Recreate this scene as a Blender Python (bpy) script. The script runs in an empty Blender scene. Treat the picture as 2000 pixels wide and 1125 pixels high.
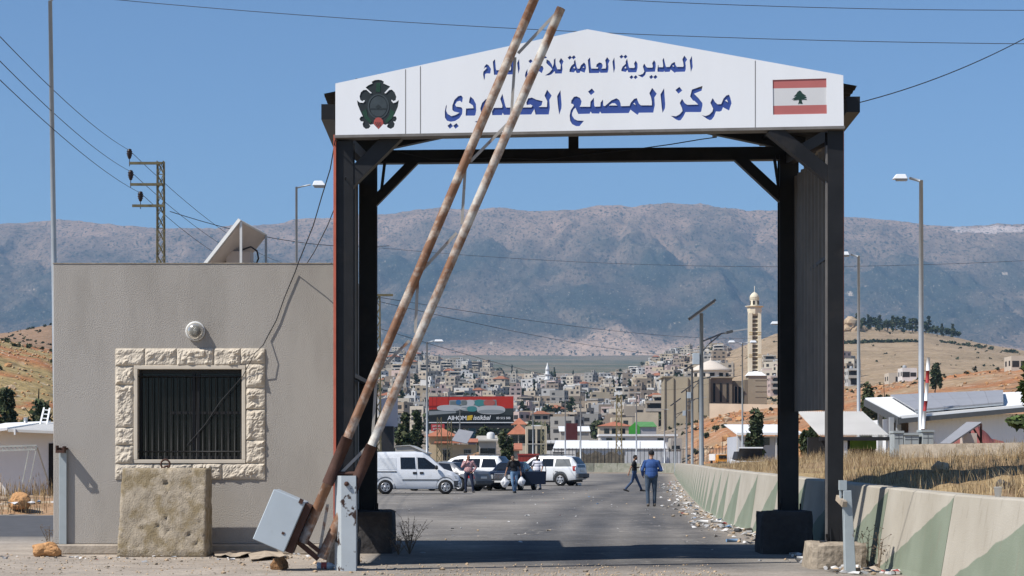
import bpy, bmesh, math, random
import numpy as np
from mathutils import Vector, Matrix, Euler, noise
from mathutils.geometry import tessellate_polygon

R = math.radians
SC = bpy.context.scene
COL = SC.collection
K = 4000.0          # focal length in photo pixels (photo 2000 wide)
EYE = 1.34          # camera height above the road
HZ = 905.0          # photo row of the road plane's horizon

# ---------------------------------------------------------------- camera
cam_d = bpy.data.cameras.new('camera')
cam = bpy.data.objects.new('camera', cam_d)
COL.objects.link(cam)
SC.camera = cam
cam_d.sensor_width = 36.0
cam_d.lens = K / 2000.0 * 36.0
cam_d.shift_y = (HZ - 562.5) / 2000.0
cam_d.clip_start = 0.5
cam_d.clip_end = 40000.0
cam.location = (0, 0, EYE)
cam.rotation_euler = (R(90), 0, 0)

# ---------------------------------------------------------------- sky, sun, exposure
LDIR = Vector((0.78, 0.40, -1.0)).normalized()      # the way the sunlight travels
SUN_EL = math.asin(-LDIR.z)
SUN_AZ = math.atan2(-LDIR.x, -LDIR.y)               # compass angle from +Y towards +X
w = bpy.data.worlds.new('World')
SC.world = w
w.use_nodes = True
nt = w.node_tree
nt.nodes.clear()
sky = nt.nodes.new('ShaderNodeTexSky')
sky.sky_type = 'NISHITA'
sky.sun_disc = False
sky.sun_elevation = SUN_EL
sky.sun_rotation = SUN_AZ
sky.altitude = 900
sky.air_density = 1.0
sky.dust_density = 0.05
sky.ozone_density = 8.0
bg = nt.nodes.new('ShaderNodeBackground')
bg.inputs['Strength'].default_value = 0.088
wo = nt.nodes.new('ShaderNodeOutputWorld')
nt.links.new(sky.outputs[0], bg.inputs[0])
nt.links.new(bg.outputs[0], wo.inputs[0])
sl = bpy.data.lights.new('sun', 'SUN')
sl.energy = 4.2
sl.angle = R(0.5)
sl.color = (1.0, 0.955, 0.895)
so = bpy.data.objects.new('sun', sl)
COL.objects.link(so)
so.rotation_euler = LDIR.to_track_quat('-Z', 'Y').to_euler()
so.location = (-30, -12, 40)
SC.view_settings.view_transform = 'Standard'
SC.view_settings.look = 'None'
SC.view_settings.exposure = 0.45
SC.view_settings.gamma = 1.0
SC.cycles.use_denoising = True
SC.cycles.max_bounces = 6
SC.cycles.volume_bounces = 0
SC.cycles.transparent_max_bounces = 12

# ---------------------------------------------------------------- helpers
def P(px, py, d):
    return Vector(((px - 1000.0) * d / K, d, EYE + (HZ - py) * d / K))

def G(px, d, z=0.0):
    return Vector(((px - 1000.0) * d / K, d, z))

def GP(px, py):
    d = EYE * K / (py - HZ)
    return G(px, d)

def tag(o, label=None, cat=None, group=None, kind=None):
    if label: o['label'] = label
    if cat: o['category'] = cat
    if group: o['group'] = group
    if kind: o['kind'] = kind
    return o

WORLD_ROOTS = set()
def T(name, label, cat, loc=(0, 0, 0), rz=0.0, group=None, local=False):
    """an Empty at the thing's base; parts are built in world coordinates unless local"""
    o = bpy.data.objects.new(name, None)
    o.empty_display_size = 0.3
    COL.objects.link(o)
    o.location = loc
    o.rotation_euler = (0, 0, rz)
    tag(o, label, cat, group)
    if not local:
        WORLD_ROOTS.add(o)
    return o

def copy_tree(o, parent=None):
    c = o.copy()
    COL.objects.link(c)
    if parent is not None:
        c.parent = parent
    for ch in list(o.children):
        copy_tree(ch, c)
    return c

class MB:
    def __init__(self):
        self.v = []; self.f = []; self.m = []; self.uv = None; self.sm = []
    def add(self, vs, fs, mi=0, smooth=False):
        b = len(self.v)
        self.v += [tuple(p) for p in vs]
        for f in fs:
            self.f.append([b + i for i in f]); self.m.append(mi); self.sm.append(smooth)
        return self
    def box(self, c, s, mi=0, rot=None, taper=None):
        x, y, z = s[0] / 2, s[1] / 2, s[2] / 2
        t = taper or (1, 1)
        vs = [(-x, -y, -z), (x, -y, -z), (x, y, -z), (-x, y, -z),
              (-x * t[0], -y * t[1], z), (x * t[0], -y * t[1], z), (x * t[0], y * t[1], z), (-x * t[0], y * t[1], z)]
        M = Matrix.Translation(c) @ (rot.to_4x4() if rot is not None else Matrix.Identity(4))
        vs = [M @ Vector(p) for p in vs]
        return self.add(vs, [(0, 3, 2, 1), (4, 5, 6, 7), (0, 1, 5, 4), (1, 2, 6, 5), (2, 3, 7, 6), (3, 0, 4, 7)], mi)
    def bx(self, x0, x1, y0, y1, z0, z1, mi=0):
        return self.box(((x0 + x1) / 2, (y0 + y1) / 2, (z0 + z1) / 2), (abs(x1 - x0), abs(y1 - y0), abs(z1 - z0)), mi)
    def hexa(self, p, mi=0):
        """8 corners: bottom loop of 4 then top loop of 4"""
        return self.add(p, [(0, 3, 2, 1), (4, 5, 6, 7), (0, 1, 5, 4), (1, 2, 6, 5), (2, 3, 7, 6), (3, 0, 4, 7)], mi)
    def beam(self, a, b, w, h, mi=0, up=(0, 0, 1)):
        a = Vector(a); b = Vector(b)
        d = (b - a)
        L = d.length
        d.normalize()
        up = Vector(up)
        if abs(d.dot(up)) > 0.98: up = Vector((0, 1, 0))
        s = d.cross(up).normalized(); u = s.cross(d).normalized()
        M = Matrix((s, d, u)).transposed()
        return self.box((a + b) / 2, (w, L, h), mi, rot=M)
    def tube(self, a, b, r0, r1=None, n=8, mi=0, caps=True, smooth=True):
        return self.poly([a, b], [r0, r0 if r1 is None else r1], n, mi, caps, smooth)
    def poly(self, pts, r, n=6, mi=0, caps=True, smooth=True):
        pts = [Vector(p) for p in pts]
        if not isinstance(r, (list, tuple)): r = [r] * len(pts)
        vs = []; fs = []
        ref = Vector((0.13, 0.31, 0.94))
        for i, p in enumerate(pts):
            d = (pts[min(i + 1, len(pts) - 1)] - pts[max(i - 1, 0)]).normalized()
            if abs(d.dot(ref)) > 0.95: rf = Vector((1, 0.1, 0))
            else: rf = ref
            s = d.cross(rf).normalized(); u = d.cross(s).normalized()
            for k in range(n):
                a = 2 * math.pi * k / n
                vs.append(p + (s * math.cos(a) + u * math.sin(a)) * r[i])
        for i in range(len(pts) - 1):
            for k in range(n):
                fs.append((i * n + k, i * n + (k + 1) % n, (i + 1) * n + (k + 1) % n, (i + 1) * n + k))
        self.add(vs, fs, mi, smooth)
        if caps:
            b = len(self.v) - len(vs)
            self.f.append([b + k for k in range(n)]); self.m.append(mi); self.sm.append(False)
            e = b + (len(pts) - 1) * n
            self.f.append([e + n - 1 - k for k in range(n)]); self.m.append(mi); self.sm.append(False)
        return self
    def lathe(self, base, prof, n=16, mi=0, smooth=True):
        base = Vector(base); vs = []; fs = []
        for (r, z) in prof:
            for k in range(n):
                a = 2 * math.pi * k / n
                vs.append(base + Vector((r * math.cos(a), r * math.sin(a), z)))
        for i in range(len(prof) - 1):
            for k in range(n):
                fs.append((i * n + k, i * n + (k + 1) % n, (i + 1) * n + (k + 1) % n, (i + 1) * n + k))
        fs.append(list(range(n))[::-1])
        fs.append([(len(prof) - 1) * n + k for k in range(n)])
        return self.add(vs, fs, mi, smooth)
    def ell(self, c, r, n=10, m=7, mi=0, rot=None):
        c = Vector(c)
        if not isinstance(r, (list, tuple)): r = (r, r, r)
        vs = []; fs = []
        for i in range(m + 1):
            t = math.pi * i / m
            for k in range(n):
                a = 2 * math.pi * k / n
                p = Vector((r[0] * math.sin(t) * math.cos(a), r[1] * math.sin(t) * math.sin(a), r[2] * math.cos(t)))
                if rot is not None: p = rot @ p
                vs.append(c + p)
        for i in range(m):
            for k in range(n):
                fs.append((i * n + k, (i + 1) * n + k, (i + 1) * n + (k + 1) % n, i * n + (k + 1) % n))
        return self.add(vs, fs, mi, True)
    def plate(self, outer, holes, xf, z0, z1, mi=0, mside=None):
        """outline (2D) with holes, extruded from z0 (back) to z1 (front) through the 4x4 xf"""
        loops = [outer] + list(holes)
        flat = [p for l in loops for p in l]
        tris = tessellate_polygon([[Vector((p[0], p[1], 0)) for p in l] for l in loops])
        n = len(flat)
        vs = [xf @ Vector((p[0], p[1], z1)) for p in flat] + [xf @ Vector((p[0], p[1], z0)) for p in flat]
        fs = []
        for t in tris:
            a, b, c = [Vector((flat[i][0], flat[i][1], 0)) for i in t]
            if (b - a).cross(c - a).z < 0: t = (t[0], t[2], t[1])
            fs.append(tuple(t)); fs.append((t[0] + n, t[2] + n, t[1] + n))
        self.add(vs, fs, mi)
        b = len(self.v) - 2 * n
        o = 0
        for li, l in enumerate(loops):
            area = sum(l[i][0] * l[(i + 1) % len(l)][1] - l[(i + 1) % len(l)][0] * l[i][1] for i in range(len(l)))
            fwd = (area > 0) == (li == 0)
            for i in range(len(l)):
                p, q = o + i, o + (i + 1) % len(l)
                q4 = (p, p + n, q + n, q) if fwd else (p, q, q + n, p + n)
                self.f.append([b + k for k in q4]); self.m.append(mi if mside is None else mside); self.sm.append(False)
            o += len(l)
        return self
    def build(self, name, mats, parent=None, bevel=0.0, seg=1, label=None):
        me = bpy.data.meshes.new(name)
        me.from_pydata(self.v, [], self.f)
        if not isinstance(mats, (list, tuple)): mats = [mats]
        for m in mats: me.materials.append(m)
        me.polygons.foreach_set('material_index', self.m)
        me.polygons.foreach_set('use_smooth', self.sm)
        if self.uv is not None:
            ul = me.uv_layers.new(name='UVMap')
            flat = []
            for f in self.f:
                for i in f: flat += list(self.uv[i])
            ul.data.foreach_set('uv', flat)
        me.update()
        o = bpy.data.objects.new(name, me)
        COL.objects.link(o)
        if parent is not None:
            o.parent = parent
            if parent in WORLD_ROOTS:
                o.matrix_parent_inverse = (Matrix.Translation(parent.location) @ Euler(parent.rotation_euler).to_matrix().to_4x4()).inverted()
        if bevel:
            md = o.modifiers.new('bevel', 'BEVEL'); md.width = bevel; md.segments = seg; md.limit_method = 'ANGLE'; md.angle_limit = R(40)
        if label: o['label'] = label
        return o

# ---------------------------------------------------------------- materials
def lin(r, g, b):
    def c(x):
        x /= 255.0
        return x / 12.92 if x <= 0.04045 else ((x + 0.055) / 1.055) ** 2.4
    return (c(r), c(g), c(b))

def mat(name, col, rough=0.8, var=0.15, scale=4.0, bump=0.0, bscale=40.0, metal=0.0, col2=None, thr=None, spec=0.3, detail=6.0, dirt=None, stretch=None):
    """principled surface; col varies by noise, a second colour can come in as patches (thr = lo,hi of a noise ramp)"""
    m = bpy.data.materials.new(name)
    m.use_nodes = True
    t = m.node_tree
    b = t.nodes['Principled BSDF']
    b.inputs['Roughness'].default_value = rough
    b.inputs['Metallic'].default_value = metal
    b.inputs['Specular IOR Level'].default_value = spec
    tc = t.nodes.new('ShaderNodeTexCoord')
    vec = tc.outputs['Object']
    if stretch:
        mp = t.nodes.new('ShaderNodeMapping'); mp.inputs['Scale'].default_value = stretch
        t.links.new(vec, mp.inputs[0]); vec = mp.outputs[0]
    n1 = t.nodes.new('ShaderNodeTexNoise'); n1.inputs['Scale'].default_value = scale; n1.inputs['Detail'].default_value = detail
    n1.inputs['Roughness'].default_value = 0.6
    t.links.new(vec, n1.inputs['Vector'])
    rp = t.nodes.new('ShaderNodeValToRGB')
    lo = tuple(max(0, c * (1 - var)) for c in col) + (1,); hi = tuple(min(1, c * (1 + var)) for c in col) + (1,)
    rp.color_ramp.elements[0].color = lo; rp.color_ramp.elements[1].color = hi
    rp.color_ramp.elements[0].position = 0.3; rp.color_ramp.elements[1].position = 0.7
    t.links.new(n1.outputs['Fac'], rp.inputs[0])
    out = rp.outputs[0]
    layers = []
    if col2 is not None: layers.append((col2, thr or (0.5, 0.6), scale * 0.7))
    if dirt is not None: layers.append((dirt[0], dirt[1], dirt[2]))
    for k, (c2, th, s2) in enumerate(layers):
        n2 = t.nodes.new('ShaderNodeTexNoise'); n2.inputs['Scale'].default_value = s2; n2.inputs['Detail'].default_value = 8
        n2.inputs['Roughness'].default_value = 0.65
        mp2 = t.nodes.new('ShaderNodeMapping'); mp2.inputs['Location'].default_value = (13.7 + 5 * k, 7.1, 3.3)
        t.links.new(vec, mp2.inputs[0]); t.links.new(mp2.outputs[0], n2.inputs['Vector'])
        r2 = t.nodes.new('ShaderNodeValToRGB')
        r2.color_ramp.elements[0].position = th[0]; r2.color_ramp.elements[1].position = th[1]
        t.links.new(n2.outputs['Fac'], r2.inputs[0])
        mx = t.nodes.new('ShaderNodeMix'); mx.data_type = 'RGBA'
        t.links.new(r2.outputs[0], mx.inputs[0]); t.links.new(out, mx.inputs[6]); mx.inputs[7].default_value = tuple(c2) + (1,)
        out = mx.outputs[2]
    t.links.new(out, b.inputs['Base Color'])
    if bump:
        n3 = t.nodes.new('ShaderNodeTexNoise'); n3.inputs['Scale'].default_value = bscale; n3.inputs['Detail'].default_value = 5
        t.links.new(tc.outputs['Object'], n3.inputs['Vector'])
        bp = t.nodes.new('ShaderNodeBump'); bp.inputs['Strength'].default_value = 1.0; bp.inputs['Distance'].default_value = bump
        t.links.new(n3.outputs['Fac'], bp.inputs['Height']); t.links.new(bp.outputs[0], b.inputs['Normal'])
    return m

def glassy(name, col, rough=0.08):
    m = mat(name, col, rough=rough, var=0.1, scale=1.0, spec=0.5)
    return m

M = {}
M['black_steel'] = mat('black_steel', (0.013, 0.013, 0.014), 0.5, 0.3, 3, 0.001, 60, col2=(0.03, 0.026, 0.023), thr=(0.55, 0.75))
M['dark_sheet'] = mat('dark_sheet', (0.17, 0.148, 0.125), 0.6, 0.2, 2)
M['red_paint'] = mat('red_paint', (0.50, 0.13, 0.08), 0.55, 0.15, 3)
M['stripe_red'] = mat('stripe_red', (0.34, 0.035, 0.035), 0.6, 0.15, 4)
M['sign_white'] = mat('sign_white', (0.76, 0.775, 0.79), 0.35, 0.02, 1.2, dirt=((0.52, 0.49, 0.44), (0.70, 0.95), 2.2), stretch=(3, 3, 0.6))
M['sign_blue'] = mat('sign_blue', (0.042, 0.080, 0.285), 0.4, 0.08, 3)
M['grey_edge'] = mat('grey_edge', (0.16, 0.15, 0.14), 0.6, 0.2, 5)
M['plaster'] = mat('plaster', (0.372, 0.343, 0.305), 0.95, 0.08, 1.6, 0.009, 70, col2=(0.392, 0.365, 0.328), thr=(0.46, 0.74), dirt=((0.292, 0.268, 0.236), (0.48, 0.82), 1.6), stretch=(1, 1, 0.30))
M['plinth'] = mat('plinth', (0.36, 0.31, 0.25), 0.95, 0.2, 4, 0.01, 20)
M['cream_stone'] = mat('cream_stone', (0.58, 0.51, 0.41), 0.9, 0.10, 7, 0.008, 28, dirt=((0.47, 0.385, 0.28), (0.58, 0.85), 5))
M['smooth_stone'] = mat('smooth_stone', (0.60, 0.53, 0.43), 0.8, 0.06, 4)
M['window_dark'] = mat('window_dark', (0.008, 0.008, 0.008), 0.06, 0.2, 1.0, spec=0.22)
M['bar_iron'] = mat('bar_iron', (0.016, 0.015, 0.015), 0.5, 0.2, 8)
M['bar_fence'] = mat('bar_fence', (0.05, 0.05, 0.05), 0.6, 0.2, 3)
M['concrete'] = mat('concrete', (0.36, 0.31, 0.245), 0.95, 0.22, 5, 0.012, 30, col2=(0.25, 0.21, 0.155), thr=(0.5, 0.62), dirt=((0.13, 0.115, 0.09), (0.66, 0.74), 7))
M['footing'] = mat('footing', (0.30, 0.25, 0.19), 0.95, 0.25, 4, 0.03, 12)
M['footing_shaded'] = mat('footing_shaded', (0.055, 0.05, 0.048), 0.95, 0.25, 4, 0.03, 12)  # footing concrete darkened: the gate's shade is put into its colour
M['box_grey'] = mat('box_grey', (0.42, 0.47, 0.50), 0.5, 0.05, 3, dirt=((0.30, 0.31, 0.31), (0.6, 0.8), 2.5))
M['post_grey'] = mat('post_grey', (0.42, 0.46, 0.48), 0.5, 0.06, 3, dirt=((0.045, 0.025, 0.018), (0.57, 0.60), 3.2))
M['post_plain'] = mat('post_plain', (0.34, 0.38, 0.39), 0.5, 0.1, 4, dirt=((0.17, 0.10, 0.06), (0.66, 0.72), 5))
M['rust_pipe'] = mat('rust_pipe', (0.55, 0.505, 0.43), 0.6, 0.12, 4, col2=(0.215, 0.110, 0.060), thr=(0.36, 0.56), dirt=((0.125, 0.055, 0.030), (0.50, 0.74), 5.0))
M['rust_pale'] = mat('rust_pale', (0.54, 0.515, 0.46), 0.6, 0.12, 4, col2=(0.215, 0.110, 0.060), thr=(0.38, 0.57), dirt=((0.125, 0.055, 0.030), (0.55, 0.76), 5.0))
M['rust_dark'] = mat('rust_dark', (0.07, 0.034, 0.024), 0.8, 0.3, 6, 0.003, 40)
M['flat_bar'] = mat('flat_bar', (0.34, 0.32, 0.29), 0.6, 0.15, 4, col2=(0.22, 0.11, 0.06), thr=(0.56, 0.64))
M['galv'] = mat('galv', (0.40, 0.42, 0.43), 0.45, 0.08, 3, metal=0.3)
M['lamp_white'] = mat('lamp_white', (0.72, 0.74, 0.75), 0.4, 0.05, 3)
M['dark_lens'] = mat('dark_lens', (0.15, 0.15, 0.15), 0.3, 0.1, 3)
M['lattice_ochre'] = mat('lattice_ochre', (0.13, 0.11, 0.06), 0.7, 0.3, 5)
M['porcelain'] = mat('porcelain', (0.03, 0.017, 0.014), 0.3, 0.2, 5)
M['cable'] = mat('cable', (0.03, 0.03, 0.032), 0.6, 0.2, 5)
M['solar_blue'] = mat('solar_blue', (0.30, 0.30, 0.31), 0.5, 0.06, 2)
M['solar_back'] = mat('solar_back', (0.50, 0.42, 0.36), 0.7, 0.1, 3)
M['alu'] = mat('alu', (0.62, 0.62, 0.60), 0.4, 0.08, 3)
M['white_wall'] = mat('white_wall', (0.70, 0.69, 0.66), 0.8, 0.06, 0.6, dirt=((0.52, 0.49, 0.44), (0.6, 0.85), 0.8))
M['white_roof'] = mat('white_roof', (0.80, 0.80, 0.78), 0.6, 0.05, 0.5)
M['sheet_grey'] = mat('sheet_grey', (0.50, 0.49, 0.46), 0.6, 0.1, 0.8)
M['glass_dark'] = glassy('glass_dark', (0.012, 0.014, 0.017), 0.06)
M['dark_void'] = mat('dark_void', (0.012, 0.011, 0.010), 0.9, 0.2, 2)
M['plastic_clear'] = mat('plastic_clear', (0.50, 0.58, 0.66), 0.2, 0.2, 20, spec=0.5)
M['cardboard'] = mat('cardboard', (0.40, 0.33, 0.25), 0.9, 0.15, 5)
M['rock_orange'] = mat('rock_orange', (0.46, 0.25, 0.11), 0.95, 0.3, 6, 0.02, 20)
M['rock_tan'] = mat('rock_tan', (0.46, 0.34, 0.22), 0.95, 0.3, 3, 0.02, 10)
M['leaf_dark'] = mat('leaf_dark', (0.028, 0.044, 0.022), 0.8, 0.45, 1.5)
M['leaf_mid'] = mat('leaf_mid', (0.058, 0.078, 0.030), 0.8, 0.45, 1.5)
M['leaf_olive'] = mat('leaf_olive', (0.088, 0.095, 0.046), 0.8, 0.4, 1.5)
M['bark'] = mat('bark', (0.10, 0.075, 0.055), 0.9, 0.3, 8)
M['dry_twig'] = mat('dry_twig', (0.16, 0.115, 0.075), 0.9, 0.3, 8)
M['rubber'] = mat('rubber', (0.018, 0.018, 0.018), 0.8, 0.2, 8)
M['rim'] = mat('rim', (0.42, 0.42, 0.43), 0.35, 0.1, 5, metal=0.6)
M['skin'] = mat('skin', (0.36, 0.20, 0.13), 0.6, 0.08, 12)
M['hair'] = mat('hair', (0.012, 0.010, 0.009), 0.7, 0.3, 30)
# ================================================================ GROUND, ROAD, TERRAIN
rng = random.Random(7)
def fbm(x, y, z=0.0, o=5):
    return noise.fractal(Vector((x, y, z)), 0.8, 2.0, o, noise_basis='PERLIN_ORIGINAL')

def color_grid(name, xs_fn, rows, ncol, zfn, cfn, material, kind='structure'):
    """grid mesh with a per-vertex colour attribute; rows = list of parameter, xs_fn(row)-> list of (x,y)"""
    vs = []; cols = []
    for r in rows:
        for (x, y) in xs_fn(r):
            vs.append((x, y, zfn(x, y))); cols.append(cfn(x, y, vs[-1][2]))
    fs = []
    for i in range(len(rows) - 1):
        for k in range(ncol - 1):
            a = i * ncol + k
            fs.append((a, a + 1, a + 1 + ncol, a + ncol))
    me = bpy.data.meshes.new(name)
    me.from_pydata(vs, [], fs)
    at = me.color_attributes.new('soil', 'FLOAT_COLOR', 'POINT')
    at.data.foreach_set('color', [c for q in cols for c in (q[0], q[1], q[2], 1.0)])
    me.polygons.foreach_set('use_smooth', [True] * len(fs))
    me.materials.append(material)
    o = bpy.data.objects.new(name, me)
    COL.objects.link(o)
    if kind: o['kind'] = kind
    return o

def soil_mat(name, scales=((3.0, 0.25), (0.4, 0.25)), speck=None, bump=(0.03, 6.0), rough=0.95, stretch=None, cracks=None):
    """colour attribute 'soil' multiplied by noise, with optional speckles ((colour), scale, lo, hi)"""
    m = bpy.data.materials.new(name); m.use_nodes = True
    t = m.node_tree; b = t.nodes['Principled BSDF']
    b.inputs['Roughness'].default_value = rough; b.inputs['Specular IOR Level'].default_value = 0.15
    ca = t.nodes.new('ShaderNodeVertexColor'); ca.layer_name = 'soil'
    tc = t.nodes.new('ShaderNodeTexCoord'); vec = tc.outputs['Object']
    if stretch:
        mpg = t.nodes.new('ShaderNodeMapping'); mpg.inputs['Scale'].default_value = stretch; t.links.new(vec, mpg.inputs[0]); vec = mpg.outputs[0]
    out = ca.outputs[0]
    for (s, a) in scales:
        n = t.nodes.new('ShaderNodeTexNoise'); n.inputs['Scale'].default_value = s; n.inputs['Detail'].default_value = 7; n.inputs['Roughness'].default_value = 0.65
        t.links.new(vec, n.inputs['Vector'])
        mr = t.nodes.new('ShaderNodeMapRange'); mr.inputs['From Min'].default_value = 0.25; mr.inputs['From Max'].default_value = 0.75
        mr.inputs['To Min'].default_value = 1 - a; mr.inputs['To Max'].default_value = 1 + a
        t.links.new(n.outputs['Fac'], mr.inputs[0])
        vm = t.nodes.new('ShaderNodeVectorMath'); vm.operation = 'SCALE'
        t.links.new(out, vm.inputs[0]); t.links.new(mr.outputs[0], vm.inputs['Scale'])
        out = vm.outputs[0]
    for sp in (speck or []):
        n = t.nodes.new('ShaderNodeTexNoise'); n.inputs['Scale'].default_value = sp[1]; n.inputs['Detail'].default_value = sp[4] if len(sp) > 4 else 4; n.inputs['Roughness'].default_value = 0.7
        t.links.new(vec, n.inputs['Vector'])
        rp = t.nodes.new('ShaderNodeValToRGB'); rp.color_ramp.elements[0].position = sp[2]; rp.color_ramp.elements[1].position = sp[3]
        t.links.new(n.outputs['Fac'], rp.inputs[0])
        mx = t.nodes.new('ShaderNodeMix'); mx.data_type = 'RGBA'
        t.links.new(rp.outputs[0], mx.inputs[0]); t.links.new(out, mx.inputs[6]); mx.inputs[7].default_value = sp[0] + (1,)
        out = mx.outputs[2]
    if cracks:      # thin dusty cracks that wander and fade in and out
        nz = t.nodes.new('ShaderNodeTexNoise'); nz.inputs['Scale'].default_value = 1.1; nz.inputs['Detail'].default_value = 6
        t.links.new(vec, nz.inputs['Vector'])
        av = t.nodes.new('ShaderNodeVectorMath'); av.operation = 'ADD'; t.links.new(vec, av.inputs[0])
        sv = t.nodes.new('ShaderNodeVectorMath'); sv.operation = 'SCALE'; sv.inputs['Scale'].default_value = 1.6; t.links.new(nz.outputs['Color'], sv.inputs[0]); t.links.new(sv.outputs[0], av.inputs[1])
        vo = t.nodes.new('ShaderNodeTexVoronoi'); vo.feature = 'DISTANCE_TO_EDGE'; vo.inputs['Scale'].default_value = 0.30; t.links.new(av.outputs[0], vo.inputs['Vector'])
        rp = t.nodes.new('ShaderNodeValToRGB'); rp.color_ramp.elements[0].color = (.75, .75, .75, 1); rp.color_ramp.elements[1].color = (0, 0, 0, 1); rp.color_ramp.elements[0].position = .003; rp.color_ramp.elements[1].position = .013
        t.links.new(vo.outputs['Distance'], rp.inputs[0])
        rm = t.nodes.new('ShaderNodeValToRGB'); rm.color_ramp.elements[0].position = .45; rm.color_ramp.elements[1].position = .62; t.links.new(nz.outputs['Fac'], rm.inputs[0])
        mm = t.nodes.new('ShaderNodeMath'); mm.operation = 'MULTIPLY'; t.links.new(rp.outputs[0], mm.inputs[0]); t.links.new(rm.outputs[0], mm.inputs[1])
        mx = t.nodes.new('ShaderNodeMix'); mx.data_type = 'RGBA'; t.links.new(mm.outputs[0], mx.inputs[0]); t.links.new(out, mx.inputs[6]); mx.inputs[7].default_value = cracks + (1,)
        out = mx.outputs[2]
    t.links.new(out, b.inputs['Base Color'])
    if bump:
        n = t.nodes.new('ShaderNodeTexNoise'); n.inputs['Scale'].default_value = bump[1]; n.inputs['Detail'].default_value = 6
        t.links.new(vec, n.inputs['Vector'])
        bp = t.nodes.new('ShaderNodeBump'); bp.inputs['Distance'].default_value = bump[0]
        t.links.new(n.outputs['Fac'], bp.inputs['Height']); t.links.new(bp.outputs[0], b.inputs['Normal'])
    return m

# --- flat ground under everything near
GND = mat('dirt_ground', (0.33, 0.265, 0.195), 0.95, 0.22, 0.8, 0.03, 7, col2=(0.25, 0.20, 0.15), thr=(0.5, 0.65))
g = MB(); g.add([(-160, -60, 0), (160, -60, 0), (160, 330, 0), (-160, 330, 0)], [(0, 1, 2, 3)])
tag(g.build('ground', GND), kind='structure')

# --- right-hand wall foot line (x, y, height); used by road, bank and barriers
WALL = [(5.0, 12, .98), (4.9, 17, .98), (4.8, 20, .99), (4.68, 24, 1.0), (4.62, 28, 1.05), (4.62, 33, 1.09), (4.64, 38, 1.13), (4.78, 46, 1.18), (5.45, 58, 1.21), (7.0, 80, 1.27),
        (9.6, 115, 1.30), (12.6, 155, 1.33), (21.3, 270, 1.36)]
def wall_at(y):
    for a, b in zip(WALL, WALL[1:]):
        if y <= b[1]:
            t = max(0, (y - a[1]) / (b[1] - a[1]))
            return a[0] + (b[0] - a[0]) * t, a[2] + (b[2] - a[2]) * t
    return WALL[-1][0], WALL[-1][2]

# --- road sheet with worn wheel tracks
def seg_dist(p, a, b):
    ab = (b[0] - a[0], b[1] - a[1]); L = ab[0] ** 2 + ab[1] ** 2
    t = max(0, min(1, ((p[0] - a[0]) * ab[0] + (p[1] - a[1]) * ab[1]) / L))
    return math.hypot(p[0] - a[0] - t * ab[0], p[1] - a[1] - t * ab[1])
tracks = []
for pts, wd in (([(640, 1012), (760, 1003), (900, 985), (1050, 964), (1180, 946), (1240, 936), (1215, 927)], 0.9),
                ([(1000, 1112), (1040, 1050), (1090, 1010), (1150, 982), (1215, 960), (1275, 941), (1290, 930)], 0.55),
                ([(1130, 1112), (1150, 1050), (1175, 1010), (1210, 982), (1262, 960), (1300, 941)], 0.5),
                ([(1270, 1112), (1272, 1040), (1270, 1000), (1268, 975), (1288, 955), (1305, 938)], 0.5),
                ([(1390, 1112), (1360, 1040), (1325, 1000), (1305, 975), (1308, 955)], 0.45)):
    tracks.append(([tuple(GP(*p)[:2]) for p in pts], wd))
def road_col(x, y, z):
    n = fbm(x * 0.25, y * 0.12) * 0.5 + 0.5
    wx, _ = wall_at(y)
    tr = 0
    for pts, wd in tracks:
        wd2 = wd * (1 + y / 160.0) * (1 + 0.3 * fbm(x * .5, y * .3, 3))
        dd = min(seg_dist((x, y), a, b) for a, b in zip(pts, pts[1:]))
        tr = max(tr, math.exp(-(dd / wd2) ** 2))
    tr *= 0.75 + 0.35 * fbm(x * 0.5, y * 0.1, 9)
    asphalt = (0.085, 0.084, 0.086); dust = (0.265, 0.242, 0.21); pale = (0.35, 0.30, 0.245)
    k = min(1, max(0, 1 - tr * 1.05)) * (0.30 + 0.75 * n)
    c = [a + (b - a) * k for a, b in zip(asphalt, dust)]
    # gravel margin in front of the booth, and dust along the wall foot
    e = 1 / (1 + math.exp(min(60, (y - 27.4 + 0.35 * fbm(x, 0) + max(0, x + 2) * 0.30) * 4.5)))
    e = max(e * (0.9 if x < -1.5 else 0.55), 0.85 * math.exp(-((wx - x) / 0.7) ** 2) if x < wx + .2 else 0.8)
    if x < -2.0: e = max(e, 0.95 if y < 34 else 0.75 * math.exp(-((y - 34) / 2.0) ** 2))
    return [a + (b - a) * e for a, b in zip(c, pale)]
rows = [12 + i * 0.33 for i in range(100)] + [45 + i * 1.2 for i in range(60)] + [117 + i * 4 for i in range(44)]
NC = 110
def road_xs(y):
    wx, _ = wall_at(y)
    lo = -14 if y < 40 else -14 - (y - 40) * 0.35
    return [(lo + (wx + 0.1 - lo) * k / (NC - 1), y) for k in range(NC)]
ROADM = soil_mat('road_asphalt', ((9.0, 0.26), (1.4, 0.24), (45.0, 0.25), (0.33, 0.22)), [((0.40, 0.37, 0.33), 26, 0.68, 0.74, 2), ((0.050, 0.049, 0.050), 1.1, 0.60, 0.78, 9), ((0.29, 0.265, 0.235), 0.8, 0.58, 0.80, 9)], bump=(0.012, 30), cracks=(0.33, 0.30, 0.26))
color_grid('road', road_xs, rows, NC, lambda x, y: 0.004, road_col, ROADM)

# --- side road on the far left, beyond the booth
sr = MB(); sr.add([(-40, 35.5, .006), (-6.6, 37.5, .006), (-6.6, 52.0, .006), (-40, 54.0, .006)], [(0, 1, 2, 3)])
tag(sr.build('road', mat('side_asphalt', (0.085, 0.085, 0.088), 0.9, 0.2, 2.0, 0.01, 30)), kind='structure')

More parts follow.
